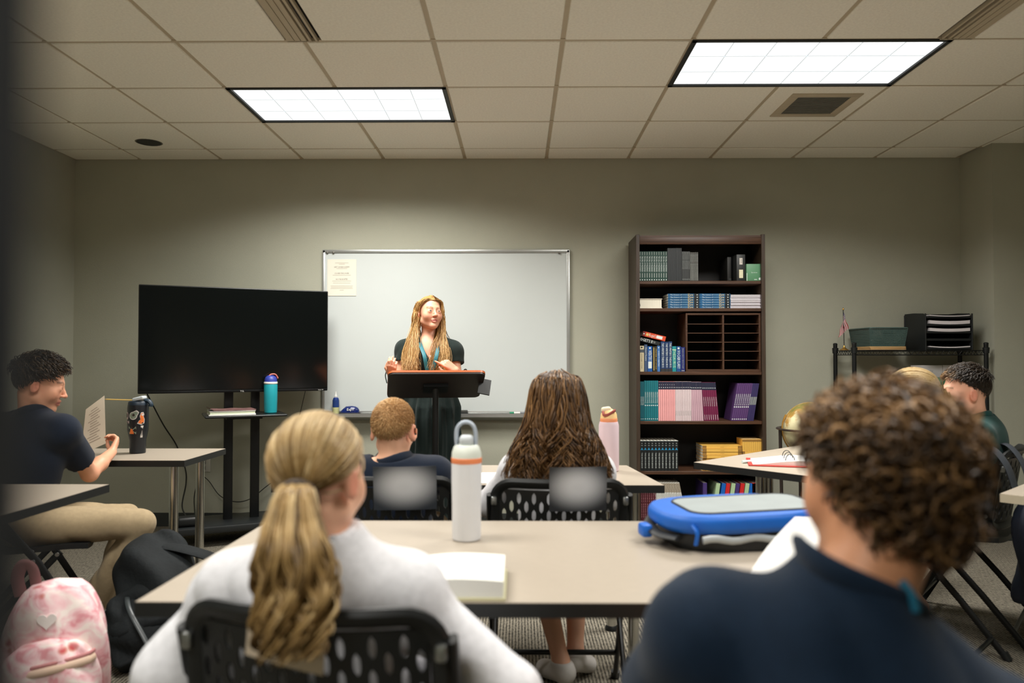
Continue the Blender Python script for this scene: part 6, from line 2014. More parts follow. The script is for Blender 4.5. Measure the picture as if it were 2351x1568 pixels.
def person(label, J, head, skin, shirt_m, legs_m, sleeve=0.40, h=0.006, hands=None, face=True, shoe_m=None, shirt_name='shirt', legs_name='trousers', legs_hem=0.97,
           seed=1, s=0.92, wr=0.0035, brow=(120, 90, 60), neck_r=0.050, collar=True, barefoot=False, sm=1, sh_h=None, hand_s=0.9, group='people', legs_extra=0.012, cut_neck=None, g_shirt=0.014):
    o3 = J['base']
    keys = ['pelvis', 'chest', 'neck', 'shL', 'shR', 'elL', 'elR', 'wrL', 'wrR', 'knL', 'knR', 'anL', 'anR', 'toeL', 'toeR']
    lo, hi = box_of(J, keys, 0.12)
    lo = np.minimum(lo, head.c - 0.15); hi = np.maximum(hi, head.c + 0.15)
    lo[2] = -0.03
    F = Field(lo, hi, h)
    torso(F, J, 0.0, s)
    for sd in 'LR':
        arm(F, J, sd, 0, s); leg(F, J, sd, 0, s)
        foot_shape(F, J, sd, s)
    F.cap(J['neck'] - np.array((0, 0, 0.03)), head.w((0, -0.028, -0.05)), neck_r * s * 1.08, neck_r * s, 0.03)
    head.add(F, face)
    for sd in 'LR':
        spec = (hands or {}).get(sd)
        d0 = nrm(J['wr' + sd] - J['el' + sd])
        if spec is None: spec = dict(d=d0, n=(0, 0, -1), thumb=(1 if sd == 'L' else -1), curls=(0.5, 0.5, 0.5, 0.5))
        hand(F, J['wr' + sd], spec['d'], spec['n'], spec['thumb'], spec.get('curls', (0.5,) * 4), hand_s, spec.get('thumb_in', 0.3))
    V, Fc = F.mesh(sm)
    body = np_object('person', V, Fc, M_skin, None, o3, tint=skin_tint(V, head, skin, brow))
    tag(body, label, 'person')
    # shirt
    lo, hi = box_of(J, ['pelvis', 'chest', 'neck', 'shL', 'shR', 'elL', 'elR', 'wrL', 'wrR'], 0.15)
    lo[2] = J['pelvis'][2] - 0.16
    G = Field(lo, hi, sh_h or max(h, 0.0065))
    torso(G, J, g_shirt, s)
    for sd in 'LR':
        arm(G, J, sd, g_shirt + 0.002, s, sleeve, g_shirt + 0.010)
    nk = J['neck']; nd = nrm(head.w((0, -0.03, -0.06)) - (nk - np.array((0, 0, 0.02))))
    G.cap(nk - nd * 0.05, nk + nd * 0.015, 0.060 * s + 0.012, 0.056 * s + 0.010, 0.03)
    G.cut(lambda X, Y, Z: np.minimum(((X - nk[0]) * nd[0] + (Y - nk[1]) * nd[1] + (Z - nk[2]) * nd[2]) - 0.012, 0.085 - np.sqrt((X - nk[0]) ** 2 + (Y - nk[1]) ** 2 + (Z - nk[2]) ** 2 * 0.3)), 0.004)
    zl = J['pelvis'][2] - 0.105
    G.cut(lambda X, Y, Z: zl - Z + 0 * X, 0.005)
    if sleeve <= 0.5:
        for sd in 'LR':
            a, b = J['sh' + sd], J['el' + sd]
            dd = nrm(b - a); e = a + (b - a) * sleeve * 2
            G.cap(e + dd * 0.045, e + dd * 0.25, 0.11, 0.11, 0.004, 'sub')
    G.fold(folds(wr, seed, 26.0 if wr > 0.005 else 38.0), 0.04)
    V, Fc = G.mesh(sm)
    np_object(shirt_name, V, Fc, shirt_m, body, o3)
    if collar:
        ra = nrm(np.cross(nd, (0.2, 1, 0.1))); rb = np.cross(nd, ra)
        base = nk + nd * 0.012 - o3
        mb = MB()
        rr = neck_r * s + 0.018
        mb.tube([Vector(base + rr * (ra * math.cos(2 * PI * k / 24) + rb * math.sin(2 * PI * k / 24)) - nd * (0.008 * math.sin(2 * PI * k / 24 * 2))) for k in range(24)], 0.016, 8, closed=True, flat=(0.5, 1.3))
        mb.build('collar', shirt_m, body, angle=0)
    # trousers or skirt
    lo, hi = box_of(J, ['pelvis', 'hipL', 'hipR', 'knL', 'knR', 'anL', 'anR'], 0.15)
    lo[2] = max(0.01, lo[2])
    G = Field(lo, hi, max(h, 0.0075))
    M_ = torso_axes(J)
    G.ell(J['pelvis'], np.array((0.150, 0.105, 0.105)) * s + legs_extra, M_, 0.05)
    for sd in 'LR':
        leg(G, J, sd, legs_extra, s, legs_hem)
    G.fold(folds(0.009, seed + 5, 30), 0.035)
    V, Fc = G.mesh(sm)
    np_object(legs_name, V, Fc, legs_m, body, o3)
    if not barefoot:
        for sd in 'LR':
            lo, hi = box_of(J, ['an' + sd, 'toe' + sd], 0.09)
            lo[2] = -0.02
            G = Field(lo, hi, 0.006)
            foot_shape(G, J, sd, s, 0.010)
            G.cut(lambda X, Y, Z: 0.001 - Z + 0 * X, 0.002)
            an = J['an' + sd]
            G.cut(lambda X, Y, Z: Z - (an[2] + 0.005) + 0 * X, 0.004)
            V, Fc = G.mesh(1)
            np_object('shoe', V, Fc, shoe_m or M_shoe_k, body, o3)
    return body

def torso_axes(J):
    rv = nrm(J['shR'] - J['shL']); up = nrm(J['chest'] - J['pelvis'])
    fw = nrm(np.cross(up, rv)); up2 = np.cross(rv, fw)
    return np.stack([rv, fw, up2], 1)
# ================================================================ the teacher at the lectern
def teacher():
    bx_, by_ = -0.600, 5.02
    V3 = lambda x, y, z: np.array((x, y, z), float)
    J = dict(pelvis=V3(bx_, by_, 0.95), chest=V3(bx_ + 0.005, by_ - 0.01, 1.235), neck=V3(bx_ + 0.008, by_ + 0.0, 1.385),
             shR=V3(bx_ - 0.152, by_ + 0.0, 1.298), shL=V3(bx_ + 0.160, by_ + 0.0, 1.298),
             elR=V3(-0.800, 4.97, 1.085), elL=V3(-0.398, 4.97, 1.075), wrR=V3(-0.800, 4.765, 1.135), wrL=V3(-0.398, 4.79, 1.172),
             hipR=V3(bx_ - 0.085, by_, 0.90), hipL=V3(bx_ + 0.085, by_, 0.90), knR=V3(bx_ - 0.09, by_ - 0.02, 0.49), knL=V3(bx_ + 0.09, by_ - 0.02, 0.49),
             anR=V3(bx_ - 0.09, by_, 0.085), anL=V3(bx_ + 0.09, by_, 0.085), toeR=V3(bx_ - 0.11, by_ - 0.14, 0.03), toeL=V3(bx_ + 0.11, by_ - 0.14, 0.03), base=V3(bx_, by_, 0))
    hd = Head((bx_ + 0.012, by_ - 0.03, 1.548), (0.50, -0.86, 0.10), 0.97, R(-2))
    o3 = J['base']
    F = Field((-0.93, 4.58, -0.03), (-0.26, 5.24, 1.70), 0.0040)
    torso(F, J, 0, 0.98, female=True)
    for sd in 'LR':
        arm(F, J, sd, 0, 0.95); leg(F, J, sd, 0, 1.0); foot_shape(F, J, sd, 1.0)
    F.cap(J['neck'] - V3(0, 0, 0.03), hd.w((0, -0.026, -0.05)), 0.050, 0.046, 0.03)
    hd.add(F)
    hand(F, J['wrR'], (0.10, -0.62, 0.75), (0.15, 0.75, 0.60), 1, (0.55, 0.6, 0.65, 0.7), 0.92, 0.5)
    hand(F, J['wrL'], (-0.72, -0.30, 0.52), (-0.35, 0.80, -0.35), 1, (0.10, 0.85, 0.95, 1.0), 0.92, 0.45)
    V, Fc = F.mesh(1)
    body = np_object('person', V, Fc, M_skin, None, o3, tint=skin_tint(V, hd, (214, 160, 132), (122, 84, 50)))
    tag(body, 'standing woman with long blond hair in a dark green dress behind the lectern', 'person')
    hd.eyes(body, o3, (96, 112, 110))
    # dress
    G = Field((-0.90, 4.74, 0.12), (-0.28, 5.32, 1.46), 0.0068)
    torso(G, J, 0.014, 0.98, female=True)
    for sd in 'LR':
        sh, el = J['sh' + sd], J['el' + sd]
        e = sh + (el - sh) * 0.62
        G.cap(sh - np.array((0, 0, 0.012)), e, 0.056, 0.066, 0.03)
        dd = nrm(el - sh)
        G.cap(e + dd * 0.06, e + dd * 0.3, 0.13, 0.13, 0.004, 'sub')
    # gathered skirt
    X = G.ax[0][:, None, None]; Y = G.ax[1][None, :, None]; Z = G.ax[2][None, None, :]
    t = np.clip((1.10 - Z) / 0.85, 0, 1)
    rx = 0.150 + 0.052 * np.clip(t * 5, 0, 1) + 0.03 * t; ry = 0.122 + 0.045 * np.clip(t * 5, 0, 1) + 0.035 * t
    an = np.arctan2(Y - by_, X - bx_)
    pleat = 0.010 * np.clip(t * 4, 0, 1) * (np.sin(17 * an + 1.5 * np.sin(3 * an)) + 0.5 * np.sin(31 * an + 2))
    d = (np.sqrt(((X - bx_) / rx) ** 2 + ((Y - by_) / ry) ** 2) - 1) * np.minimum(rx, ry) - pleat
    d = np.maximum(d, np.maximum(0.20 - Z, Z - 1.12))
    G._mix((slice(None),) * 3, d.astype(np.float32), 0.03, 'add')
    # v neck opening and neckline
    fx = bx_ + 0.03
    G.cap((bx_ + 0.008, by_ - 0.005, 1.44), (bx_ + 0.008, by_ - 0.005, 1.385), 0.060, 0.056, 0.01, 'sub')
    G.cap((fx - 0.022, by_ - 0.085, 1.41), (fx, by_ - 0.128, 1.262), 0.072, 0.020, 0.006, 'sub')
    G.fold(folds(0.0045, 3, 46))
    V, Fc = G.mesh(1)
    np_object('dress', V, Fc, M_dress, body, o3)
    for sd in 'LR':
        lo, hi = box_of(J, ['an' + sd, 'toe' + sd], 0.09); lo[2] = -0.02
        G = Field(lo, hi, 0.006); foot_shape(G, J, sd, 1.0, 0.008)
        G.cut(lambda X, Y, Z: 0.001 - Z + 0 * X, 0.002); G.cut(lambda X, Y, Z: Z - 0.075 + 0 * X, 0.004)
        V, Fc = G.mesh(1); np_object('shoe', V, Fc, M_shoe_k, body, o3)
    L = lambda *p: Vector(np.array(p) - o3)
    # sleeve ties, lanyard, button, belt tie
    for sd, q in (('R', -1), ('L', 1)):
        e = J['sh' + sd] + (J['el' + sd] - J['sh' + sd]) * 0.60 + V3(q * 0.050, -0.035, 0.0)
        for k, dx in enumerate((0.012, -0.004)):
            MB().tube(spline([L(*e), L(e[0] + q * 0.02, e[1] - 0.01, e[2] + 0.012), L(e[0] + q * (0.028 + dx), e[1] - 0.01, e[2] - 0.03), L(e[0] + q * (0.018 + dx), e[1] - 0.012, e[2] - 0.085 - 0.02 * k)]), 0.0038, 6).build('sleeve_tie', M_dress, body)
    yc = by_ - 0.175
    mb = MB()
    for q in (-1, 1):
        pts = spline([L(bx_ + 0.01 + q * 0.062, by_ + 0.02, 1.405), L(bx_ + 0.015 + q * 0.062, by_ - 0.085, 1.355), L(fx + 0.005 + q * 0.040, yc - 0.006, 1.27), L(fx + 0.003 + q * 0.022, yc - 0.012, 1.19), L(fx + q * 0.004, yc + 0.005, 1.12)])
        mb.tube(pts, 0.010, 8, flat=(1.2, 0.18))
    mb.build('lanyard', mat('lanyard_teal', (18, 98, 108), rough=0.6, var=0.1), body)
    for z in (1.262, 1.20):
        c = L(fx + 0.004, yc + (1.262 - z) * 0.1 - 0.004, z)
        MB().lathe([(0, 0), (0.0058, 0), (0.0058, 0.003), (0, 0.004)], 12, c=c, rot=rotm(R(90))).build('button', mat('button_white', (216, 214, 206), rough=0.4), body)
    MB().tube(spline([L(bx_ + 0.045, by_ - 0.165, 1.07), L(bx_ + 0.05, by_ - 0.185, 1.02), L(bx_ + 0.052, by_ - 0.20, 0.95)]), 0.004, 6).build('belt_tie', mat('tie_grey', (120, 124, 122), rough=0.6), body)
    # hair: shell plus long straight strands parted near the crown
    hair_cap(hd, HAIR['blond'], body, o3, 1.035, front=0.50, side=-0.02, shade=0.42)
    n = 1500
    P = []
    SHD = []
    for i in range(n):
        q = -1 if i % 2 else 1                      # local right (viewer's left) = +1
        t = RNG.random()
        j = RNG.normal(size=(6, 3)) * np.array([0.002, 0.004, 0.005, 0.008, 0.011, 0.013])[:, None]
        part = 0.012 * -1
        y0 = 0.068 - 0.165 * t
        zt = 0.030 + 0.0855 * math.sqrt(max(0.02, 1 - ((y0 + 0.013) / 0.0945) ** 2))
        p0 = np.array((part + q * 0.004, y0, zt + 0.004))
        yy = y0 * 0.7 - 0.012
        p1 = np.array((q * (0.064 + 0.004 * t) + part * 0.4, 0.046 - 0.105 * t, 0.070 + 0.006 * t))
        if q > 0:                                    # tucked behind the ear
            p2 = np.array((q * 0.083, 0.004 - 0.075 * t, 0.018))
            p3 = np.array((q * (0.066 + 0.030 * RNG.random()), -0.022 - 0.045 * t, -0.065))
        else:
            p2 = np.array((q * 0.080, 0.040 - 0.110 * t, 0.002))
            p3 = np.array((q * (0.078 + 0.012 * RNG.random()), 0.034 - 0.100 * t, -0.065))
        c0, c1, c2, c3 = hd.w(p0), hd.w(p1), hd.w(p2), hd.w(p3)
        wx = -q                                      # world side
        spread = RNG.random()
        front = RNG.random() < (0.80 if q > 0 else 0.85)
        if front:
            x4 = bx_ + wx * (0.045 + 0.085 * spread) - (0.012 if wx < 0 else -0.006)
            e4 = V3(x4, by_ - 0.125 + 0.03 * spread - 0.02 * RNG.random(), 1.30)
            ln = RNG.random() ** 0.6
            e5 = V3(bx_ + wx * (0.030 + 0.10 * spread) - (0.018 if wx < 0 else -0.010), by_ - 0.175 + 0.03 * spread - 0.012 * RNG.random(), 1.235 - 0.085 * ln)
        else:
            e4 = V3(bx_ + wx * (0.03 + 0.10 * spread), by_ + 0.09, 1.32)
            e5 = V3(bx_ + wx * (0.02 + 0.10 * spread), by_ + 0.13, 1.16)
        P.append(np.stack([c0, c1, c2, c3, e4, e5]) + j)
        SHD.append(0.30 + 0.62 * RNG.random() - (0.35 if (q < 0 and spread < 0.35) else 0) - (0.28 if (q > 0 and t > 0.6 and spread < 0.4) else 0))
    C_ = resample(np.array(P), 20)
    clump = np.sin(np.arange(n)[:, None] * 12.9 + np.linspace(0, 7, 20)[None, :])
    C_[:, :, 0] += 0.0035 * clump * np.linspace(0, 1, 20)[None, :]
    sh = np.clip(np.array(SHD)[:, None] + np.linspace(-0.12, 0.22, 20)[None, :], 0, 1)
    rad = 0.0019 * np.minimum(1, np.linspace(1.15, 0.25, 20) * 1.5)
    tubes('hair_strands', C_, rad, HAIR['blond'], body, o3, 3, sh)
    return body
teacher()

# ================================================================ short and long hair builders
def lying_strands(head, n, L, lift, flow, jit, parent, o3, m, K=7, r=0.0016, k=1.03, front=0.6, nape=-0.6, side=0.0, sh=(0.2, 0.9), curl=0.0, tint=None):
    d = scalp_dirs(n, front, nape, side)
    d = d + RNG.normal(size=d.shape) * 0.02
    d /= np.linalg.norm(d, axis=1, keepdims=True)
    N = len(d)
    f = flow(d) + RNG.normal(size=d.shape) * jit
    nr = d / RR; nr /= np.linalg.norm(nr, axis=1, keepdims=True)
    f = f - nr * (f * nr).sum(1, keepdims=True)
    f /= np.linalg.norm(f, axis=1, keepdims=True) + 1e-9
    Ls = L(d) if callable(L) else np.full(N, L)
    Ls = Ls * RNG.uniform(0.7, 1.2, N)
    lf = lift(d) if callable(lift) else np.full(N, lift)
    lf = lf * RNG.uniform(0.5, 1.4, N)
    u = np.linspace(0, 1, K)
    p0 = scalp_pt(d, k)
    P = p0[:, None, :] + f[:, None, :] * (Ls[:, None] * u[None, :])[:, :, None]
    # hug the skull
    q = (P - CR) / RR
    rr = np.linalg.norm(q, axis=2, keepdims=True)
    P = CR + RR * q / rr * np.maximum(rr * 0 + k, np.minimum(rr, k + 0.03))
    P = P + nr[:, None, :] * (lf[:, None] * np.sin(u * PI * 0.62)[None, :])[:, :, None]
    if curl:
        ph = RNG.random(N) * 6.28
        sd = np.cross(nr, f)
        P = P + sd[:, None, :] * (curl * np.sin(u[None, :] * 5.0 + ph[:, None]) * u[None, :])[:, :, None]
    shd = RNG.uniform(sh[0], sh[1], N)
    if tint is not None: shd = np.clip(shd + tint(d), 0, 1)
    return tubes('hair_strands', head.wp(P), r * np.linspace(1, 0.35, K), m, parent, o3, 3, shd)

# ================================================================ students
# buzz cut boy
J = seated(-0.455, 2.83, 90, shL=(-0.605, 2.80, 0.822), shR=(-0.310, 2.80, 0.822), chest=(-0.457, 2.79, 0.735), neck=(-0.460, 2.80, 0.872), pelvis=(-0.455, 2.78, 0.555),
           wrL=(-0.55, 3.16, 0.785), wrR=(-0.36, 3.16, 0.785), elL=(-0.66, 2.94, 0.755), elR=(-0.25, 2.94, 0.755))
hd = Head((-0.466, 2.82, 0.985), (0.12, 0.98, -0.08), 0.96, ear=1.18)
SK1 = (232, 178, 146)
b = person('seated boy with blond buzz cut and large ears seen from behind', J, hd, SK1, M_navy2, M_khaki, seed=11, s=0.86, h=0.0062, neck_r=0.052)
hair_cap(hd, HAIR['buzz'], b, J['base'], 1.012, front=0.55, nape=-0.66, side=-0.2, shade=0.42, h=0.004)
lying_strands(hd, 3600, 0.012, 0.006, lambda d: np.stack([d[:, 0] * 0.6, 0.3 + 0 * d[:, 1], -0.6 - 0 * d[:, 2]], 1), 0.35, b, J['base'], HAIR['buzz'], K=3, r=0.0011, k=1.01, nape=-0.78, side=-0.28, sh=(0.15, 0.95),
              tint=lambda d: -0.28 * np.exp(-((d[:, 2] - 0.35) / 0.35) ** 2) * (d[:, 1] < 0.2) + 0.15 * (d[:, 2] > 0.75))

# long haired brunette
J = seated(0.14, 2.80, 90, shL=(0.0, 2.76, 0.838), shR=(0.28, 2.76, 0.838), neck=(0.14, 2.77, 0.935), chest=(0.14, 2.75, 0.765), wrL=(-0.02, 3.16, 0.785), wrR=(0.24, 3.16, 0.785), elL=(-0.115, 2.86, 0.70), elR=(0.34, 2.90, 0.72), anR=(0.22, 2.98, 0.105), toeR=(0.275, 3.04, 0.035), knR=(0.24, 3.16, 0.535), anL=(0.16, 2.90, 0.10), toeL=(0.10, 3.0, 0.035))
hd = Head((0.142, 2.78, 1.083), (0.05, 1.0, -0.05), 0.97)
b = person('seated girl with long wavy brown hair in a white shirt', J, hd, (226, 174, 146), M_shirt_w, M_skirt, sleeve=0.95, seed=21, shoe_m=M_shoe_w, legs_name='skirt', legs_hem=0.15, h=0.0075)
hair_cap(hd, HAIR['brunette'], b, J['base'], 1.10, front=0.55, nape=-0.75, side=-0.3, shade=0.30)
G = Field((-0.12, 2.56, 0.80), (0.40, 2.86, 1.12), 0.007)
G.cap((0.142, 2.755, 1.05), (0.142, 2.735, 0.87), 0.075, 0.085, 0.03)
for q in (-1, 1):
    G.cap((0.142 + q * 0.06, 2.76, 1.02), (0.142 + q * 0.095, 2.735, 0.875), 0.035, 0.045, 0.03)
V, Fc = G.mesh(2)
np_object('hair_mass', V, Fc, HAIR['brunette'], b, J['base'], attr=0.12 + 0.1 * RNG.random(len(V)))
def falling(head, n, parent, o3, m, K=24):
    d = scalp_dirs(n, 0.55, -0.5, -0.1)
    N = len(d)
    az = np.arctan2(d[:, 0], -d[:, 1] + 0.25)         # 0 = straight back
    az = np.clip(az, -1.9, 1.9)
    lay = RNG.random(N)
    c0 = scalp_pt(d, 1.06)
    m1 = CR + np.stack([np.sin(az) * 0.092, -np.cos(az) * 0.108, 0.055 * d[:, 2] + 0.02 * lay], 1)
    up = (d[:, 2] > 0.35)
    m1 = np.where(up[:, None], CR + np.stack([np.sin(az) * 0.088, -np.cos(az) * 0.105, 0.045 + 0.0 * az], 1), m1)
    m2 = np.stack([np.sin(az) * (0.110 + 0.015 * lay), -0.025 - np.cos(az) * (0.098 + 0.02 * lay), -0.075 + 0 * az], 1)
    m3 = np.stack([np.sin(az) * (0.150 + 0.02 * lay), -0.035 - np.cos(az) * (0.090 + 0.03 * lay), -0.165 + 0 * az], 1)
    e = np.stack([np.sin(az) * (0.175 + 0.03 * lay), -0.045 - np.cos(az) * (0.078 + 0.04 * lay), -0.235 - 0.045 * RNG.random(N)], 1)
    C_ = resample(np.stack([c0, m1, m2, m3, e], 1), K)
    u = np.linspace(0, 1, K)
    lock = np.round(az * 9)                           # neighbours share a wave
    ph = lock * 2.4 + RNG.normal(size=N) * 0.5
    amp = 0.0150 * np.clip((u - 0.15) * 2, 0, 1)
    w1 = np.sin(u[None, :] * 26 + ph[:, None]); w2 = np.cos(u[None, :] * 26 + ph[:, None] * 1.3)
    C_[:, :, 0] += amp * w1 * np.cos(az)[:, None]; C_[:, :, 1] += amp * (w2 * 0.9 + w1 * np.sin(az)[:, None])
    C_ += RNG.normal(size=(N, 1, 3)) * 0.004
    sh = np.clip(0.34 + 0.46 * RNG.random(N)[:, None] + 0.14 * w2 + 0.10 * u[None, :], 0, 1)
    tubes('hair_strands', head.wp(C_), 0.0030 * np.minimum(1, np.linspace(1.3, 0.35, K)), m, parent, o3, 3, sh)
falling(hd, 1750, b, J['base'], HAIR['brunette'])

# ponytail girl in white
cxp, cyp, cap_, _ = CHAIRS['ponytail']
J = seated(-0.365, 1.48, 86, shL=(-0.535, 1.405, 0.808), shR=(-0.205, 1.395, 0.812), chest=(-0.372, 1.40, 0.735), neck=(-0.358, 1.41, 0.898), pelvis=(-0.36, 1.44, 0.56),
           elL=(-0.625, 1.37, 0.675), elR=(-0.010, 1.365, 0.655), wrL=(-0.50, 1.56, 0.63), wrR=(-0.215, 1.50, 0.635))
hd = Head((-0.372, 1.415, 1.030), (0.30, 0.95, -0.10), 0.99)
b = person('seated girl with dark blond ponytail in a white shirt seen from behind', J, hd, (230, 178, 148), M_shirt_w, M_skirt, sleeve=0.97, seed=31, shoe_m=M_shoe_w, legs_name='skirt', legs_hem=0.2, h=0.0068, wr=0.012, s=0.93, g_shirt=0.018)
hair_cap(hd, HAIR['dirty'], b, J['base'], 1.035, front=0.55, nape=-0.62, side=-0.08, shade=0.4)
tie_w = np.array((-0.378, 1.300, 1.006))
tie = hd.loc(tie_w[None])[0]
td = (tie - CR) / RR; td /= np.linalg.norm(td)
d = scalp_dirs(2000, 0.55, -0.66, -0.1)
# the nape strands start low
N = len(d)
u = np.linspace(0, 1, 12)
om = np.arccos(np.clip(d @ td, -1, 1))[:, None, None]
sl = (np.sin((1 - u)[None, :, None] * om) * d[:, None, :] + np.sin(u[None, :, None] * om) * td) / np.maximum(np.sin(om), 1e-3)
kk = 1.045 + 0.03 * np.sin(u * PI)[None, :, None] * RNG.random((N, 1, 1)) + 0.012 * RNG.random((N, 1, 1))
P = CR + RR * sl * kk
P[:, -1] = tie + RNG.normal(size=(N, 3)) * 0.006
P += RNG.normal(size=(N, 1, 3)) * 0.0012
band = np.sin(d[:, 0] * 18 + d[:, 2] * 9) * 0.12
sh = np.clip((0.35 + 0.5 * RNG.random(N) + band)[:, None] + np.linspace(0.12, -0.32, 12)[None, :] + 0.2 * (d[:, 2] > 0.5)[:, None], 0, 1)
tubes('hair_strands', hd.wp(P), 0.0019, HAIR['dirty'], b, J['base'], 3, sh)
MB().tube([Vector(tie_w + np.array((0.030 * math.cos(2 * PI * k / 20), -0.012 + 0.004 * math.cos(2 * PI * k / 20), 0.030 * math.sin(2 * PI * k / 20))) - J['base']) for k in range(20)], 0.010, 8, closed=True).build('hair_tie', mat('hair_tie', (60, 46, 34), rough=0.7), b)
N = 620
K = 34
u = np.linspace(0, 1, K)
ths = RNG.random(N) * 2 * PI; rs = np.sqrt(RNG.random(N))
end = RNG.uniform(0.86, 1.0, N)
uu = u[None, :] * end[:, None]
cx_ = -0.378 + 0.034 * uu + 0.012 * np.sin(uu * 4)
cy_ = 1.290 - 0.085 * np.sin(np.clip(uu * 3, 0, 1) * PI / 2) - 0.030 * uu
cz_ = 1.012 + 0.022 * np.sin(np.clip(uu * 6, 0, 1) * PI) * (uu < 0.17) - 0.228 * np.clip((uu - 0.06) / 0.94, 0, 1)
wid = np.interp(uu, [0, 0.06, 0.18, 0.42, 0.68, 0.85, 1.0], [0.016, 0.026, 0.046, 0.066, 0.060, 0.050, 0.034])
lock = np.round(ths * 3.2) * 1.9 + np.round(rs * 2)
tw = 0.013 * np.clip((uu - 0.2) * 1.8, 0, 1.8)
w1 = np.sin(uu * 17 + lock[:, None]); w2 = np.cos(uu * 17 + lock[:, None] * 1.0)
P = np.stack([cx_ + wid * (rs * np.cos(ths))[:, None] + tw * w1, cy_ + 0.55 * wid * (rs * np.sin(ths))[:, None] + tw * w2 * 0.8, cz_ + 0.004 * w1], -1)
P += RNG.normal(size=(N, 1, 3)) * 0.0015
lk = np.sin(lock * 7.7) * 0.5 + 0.5
sh = np.clip(0.12 + 0.40 * lk[:, None] + 0.35 * RNG.random(N)[:, None] + 0.10 * w1 + 0.08 * np.sin(uu * 9 + 1), 0, 1)
tubes('ponytail', P, 0.0031 * np.minimum(1, np.interp(u, [0, 0.8, 1], [1, 1, 0.4])), HAIR['dirty'], b, J['base'], 3, sh)

# curly haired boy in navy
J = seated(0.43, 0.98, 82, pelvis=(0.44, 0.93, 0.56), chest=(0.415, 0.945, 0.775), neck=(0.415, 0.965, 0.952), shL=(0.255, 1.02, 0.882), shR=(0.575, 0.935, 0.788),
           elL=(0.205, 1.18, 0.69), elR=(0.665, 1.00, 0.575), wrL=(0.33, 1.42, 0.655), wrR=(0.62, 1.27, 0.625))
hd = Head((0.474, 1.015, 1.083), (-0.50, 0.86, -0.10), 0.95, R(9))
b = person('seated boy with a big mop of brown curls in a navy shirt', J, hd, (214, 152, 112), M_navy, M_khaki, sleeve=0.40, seed=41, h=0.0075, s=1.0, wr=0.008, neck_r=0.056, g_shirt=0.018)
hair_cap(hd, HAIR['curly'], b, J['base'], 1.17, front=0.42, nape=-0.72, side=-0.28, shade=0.10, bump=0.012, fr=120)
d = scalp_dirs(1350, 0.40, -0.97, -0.38)
d = d + RNG.normal(size=d.shape) * 0.05; d /= np.linalg.norm(d, axis=1, keepdims=True)
N = len(d); K = 20
u = np.linspace(0, 1, K)
nr = d / RR; nr /= np.linalg.norm(nr, axis=1, keepdims=True)
axd = nr * 0.9 + np.array((0, 0, -0.28)) + RNG.normal(size=(N, 3)) * 0.32
axd /= np.linalg.norm(axd, axis=1, keepdims=True)
e1 = np.cross(axd, RNG.normal(size=(N, 3))); e1 /= np.linalg.norm(e1, axis=1, keepdims=True)
e2 = np.cross(axd, e1)
Ln = RNG.uniform(0.020, 0.042, N); rad = RNG.uniform(0.008, 0.0175, N); tn = RNG.uniform(0.8, 1.6, N); low = np.clip((-0.25 - d[:, 2]) * 2.5, 0, 1) * (d[:, 1] < 0.1); Ln = Ln + 0.030 * low; axd = axd + np.array((0.10, -0.15, -0.9)) * low[:, None]; axd /= np.linalg.norm(axd, axis=1, keepdims=True); ph = RNG.random(N) * 6.28
a = 2 * PI * tn[:, None] * u[None, :] + ph[:, None]
rg = rad[:, None] * np.clip(u * 3, 0, 1)[None, :]
P = scalp_pt(d, 1.05)[:, None, :] + axd[:, None, :] * (Ln[:, None] * u[None, :])[:, :, None] + e1[:, None, :] * (rg * np.cos(a))[:, :, None] + e2[:, None, :] * (rg * np.sin(a))[:, :, None]
tip = RNG.random(N)
patch = np.sin(d[:, 0] * 11 + 2) * np.sin(d[:, 2] * 13) * np.sin(d[:, 1] * 12 + 1)
sh = np.clip(0.05 + 0.42 * tip[:, None] + 0.36 * u[None, :] ** 2 + 0.30 * patch[:, None] + 0.16 * (d[:, 2] > 0.35)[:, None], 0, 1)  # highlight spots and a lit crown are painted into the curl tone
tubes('curls', hd.wp(P), 0.0042 * np.linspace(1.0, 0.5, K), HAIR['curly'], b, J['base'], 3, sh)
MB().tube(spline([Vector((0.446, 0.893, 0.990)) - Vector(J['base']), Vector((0.454, 0.886, 0.976)) - Vector(J['base']), Vector((0.458, 0.884, 0.958)) - Vector(J['base'])]), 0.005, 8).build('cord_clip', mat('clip_blue', (30, 110, 140), rough=0.4), b)

# boy in profile with khaki trousers
J = seated(-2.14, 3.31, 30, pelvis=(-2.17, 3.30, 0.555), chest=(-2.145, 3.31, 0.83), neck=(-2.135, 3.315, 1.005), shR=(-1.985, 3.275, 0.930), shL=(-2.290, 3.35, 0.930),
           elR=(-1.985, 3.50, 0.715), wrR=(-2.010, 3.735, 0.785), elL=(-2.33, 3.58, 0.75), wrL=(-2.24, 3.80, 0.80),
           knR=(-1.735, 3.48, 0.488), knL=(-1.87, 3.62, 0.475), hipR=(-2.09, 3.25, 0.520), hipL=(-2.17, 3.40, 0.535),
           anR=(-1.945, 3.46, 0.11), toeR=(-1.84, 3.54, 0.035), anL=(-1.98, 3.66, 0.10), toeL=(-1.88, 3.72, 0.035))
hd = Head((-2.112, 3.335, 1.135), (0.90, 0.42, -0.26), 0.99)
b = person('boy with tousled dark hair in a navy polo holding up papers', J, hd, (226, 166, 134), M_navy2, M_khaki, sleeve=0.42, seed=51, h=0.0055, s=0.98, brow=(70, 50, 36), hand_s=0.95,
           hands={'R': dict(d=(-0.10, 0.72, 0.55), n=(-0.85, -0.30, 0.20), thumb=-1, curls=(0.75, 0.8, 0.85, 0.9), thumb_in=0.55), 'L': dict(d=(0.35, 0.75, 0.4), n=(0.85, -0.1, 0.1), thumb=1, curls=(0.5, 0.5, 0.5, 0.5))}, shoe_m=M_sock)
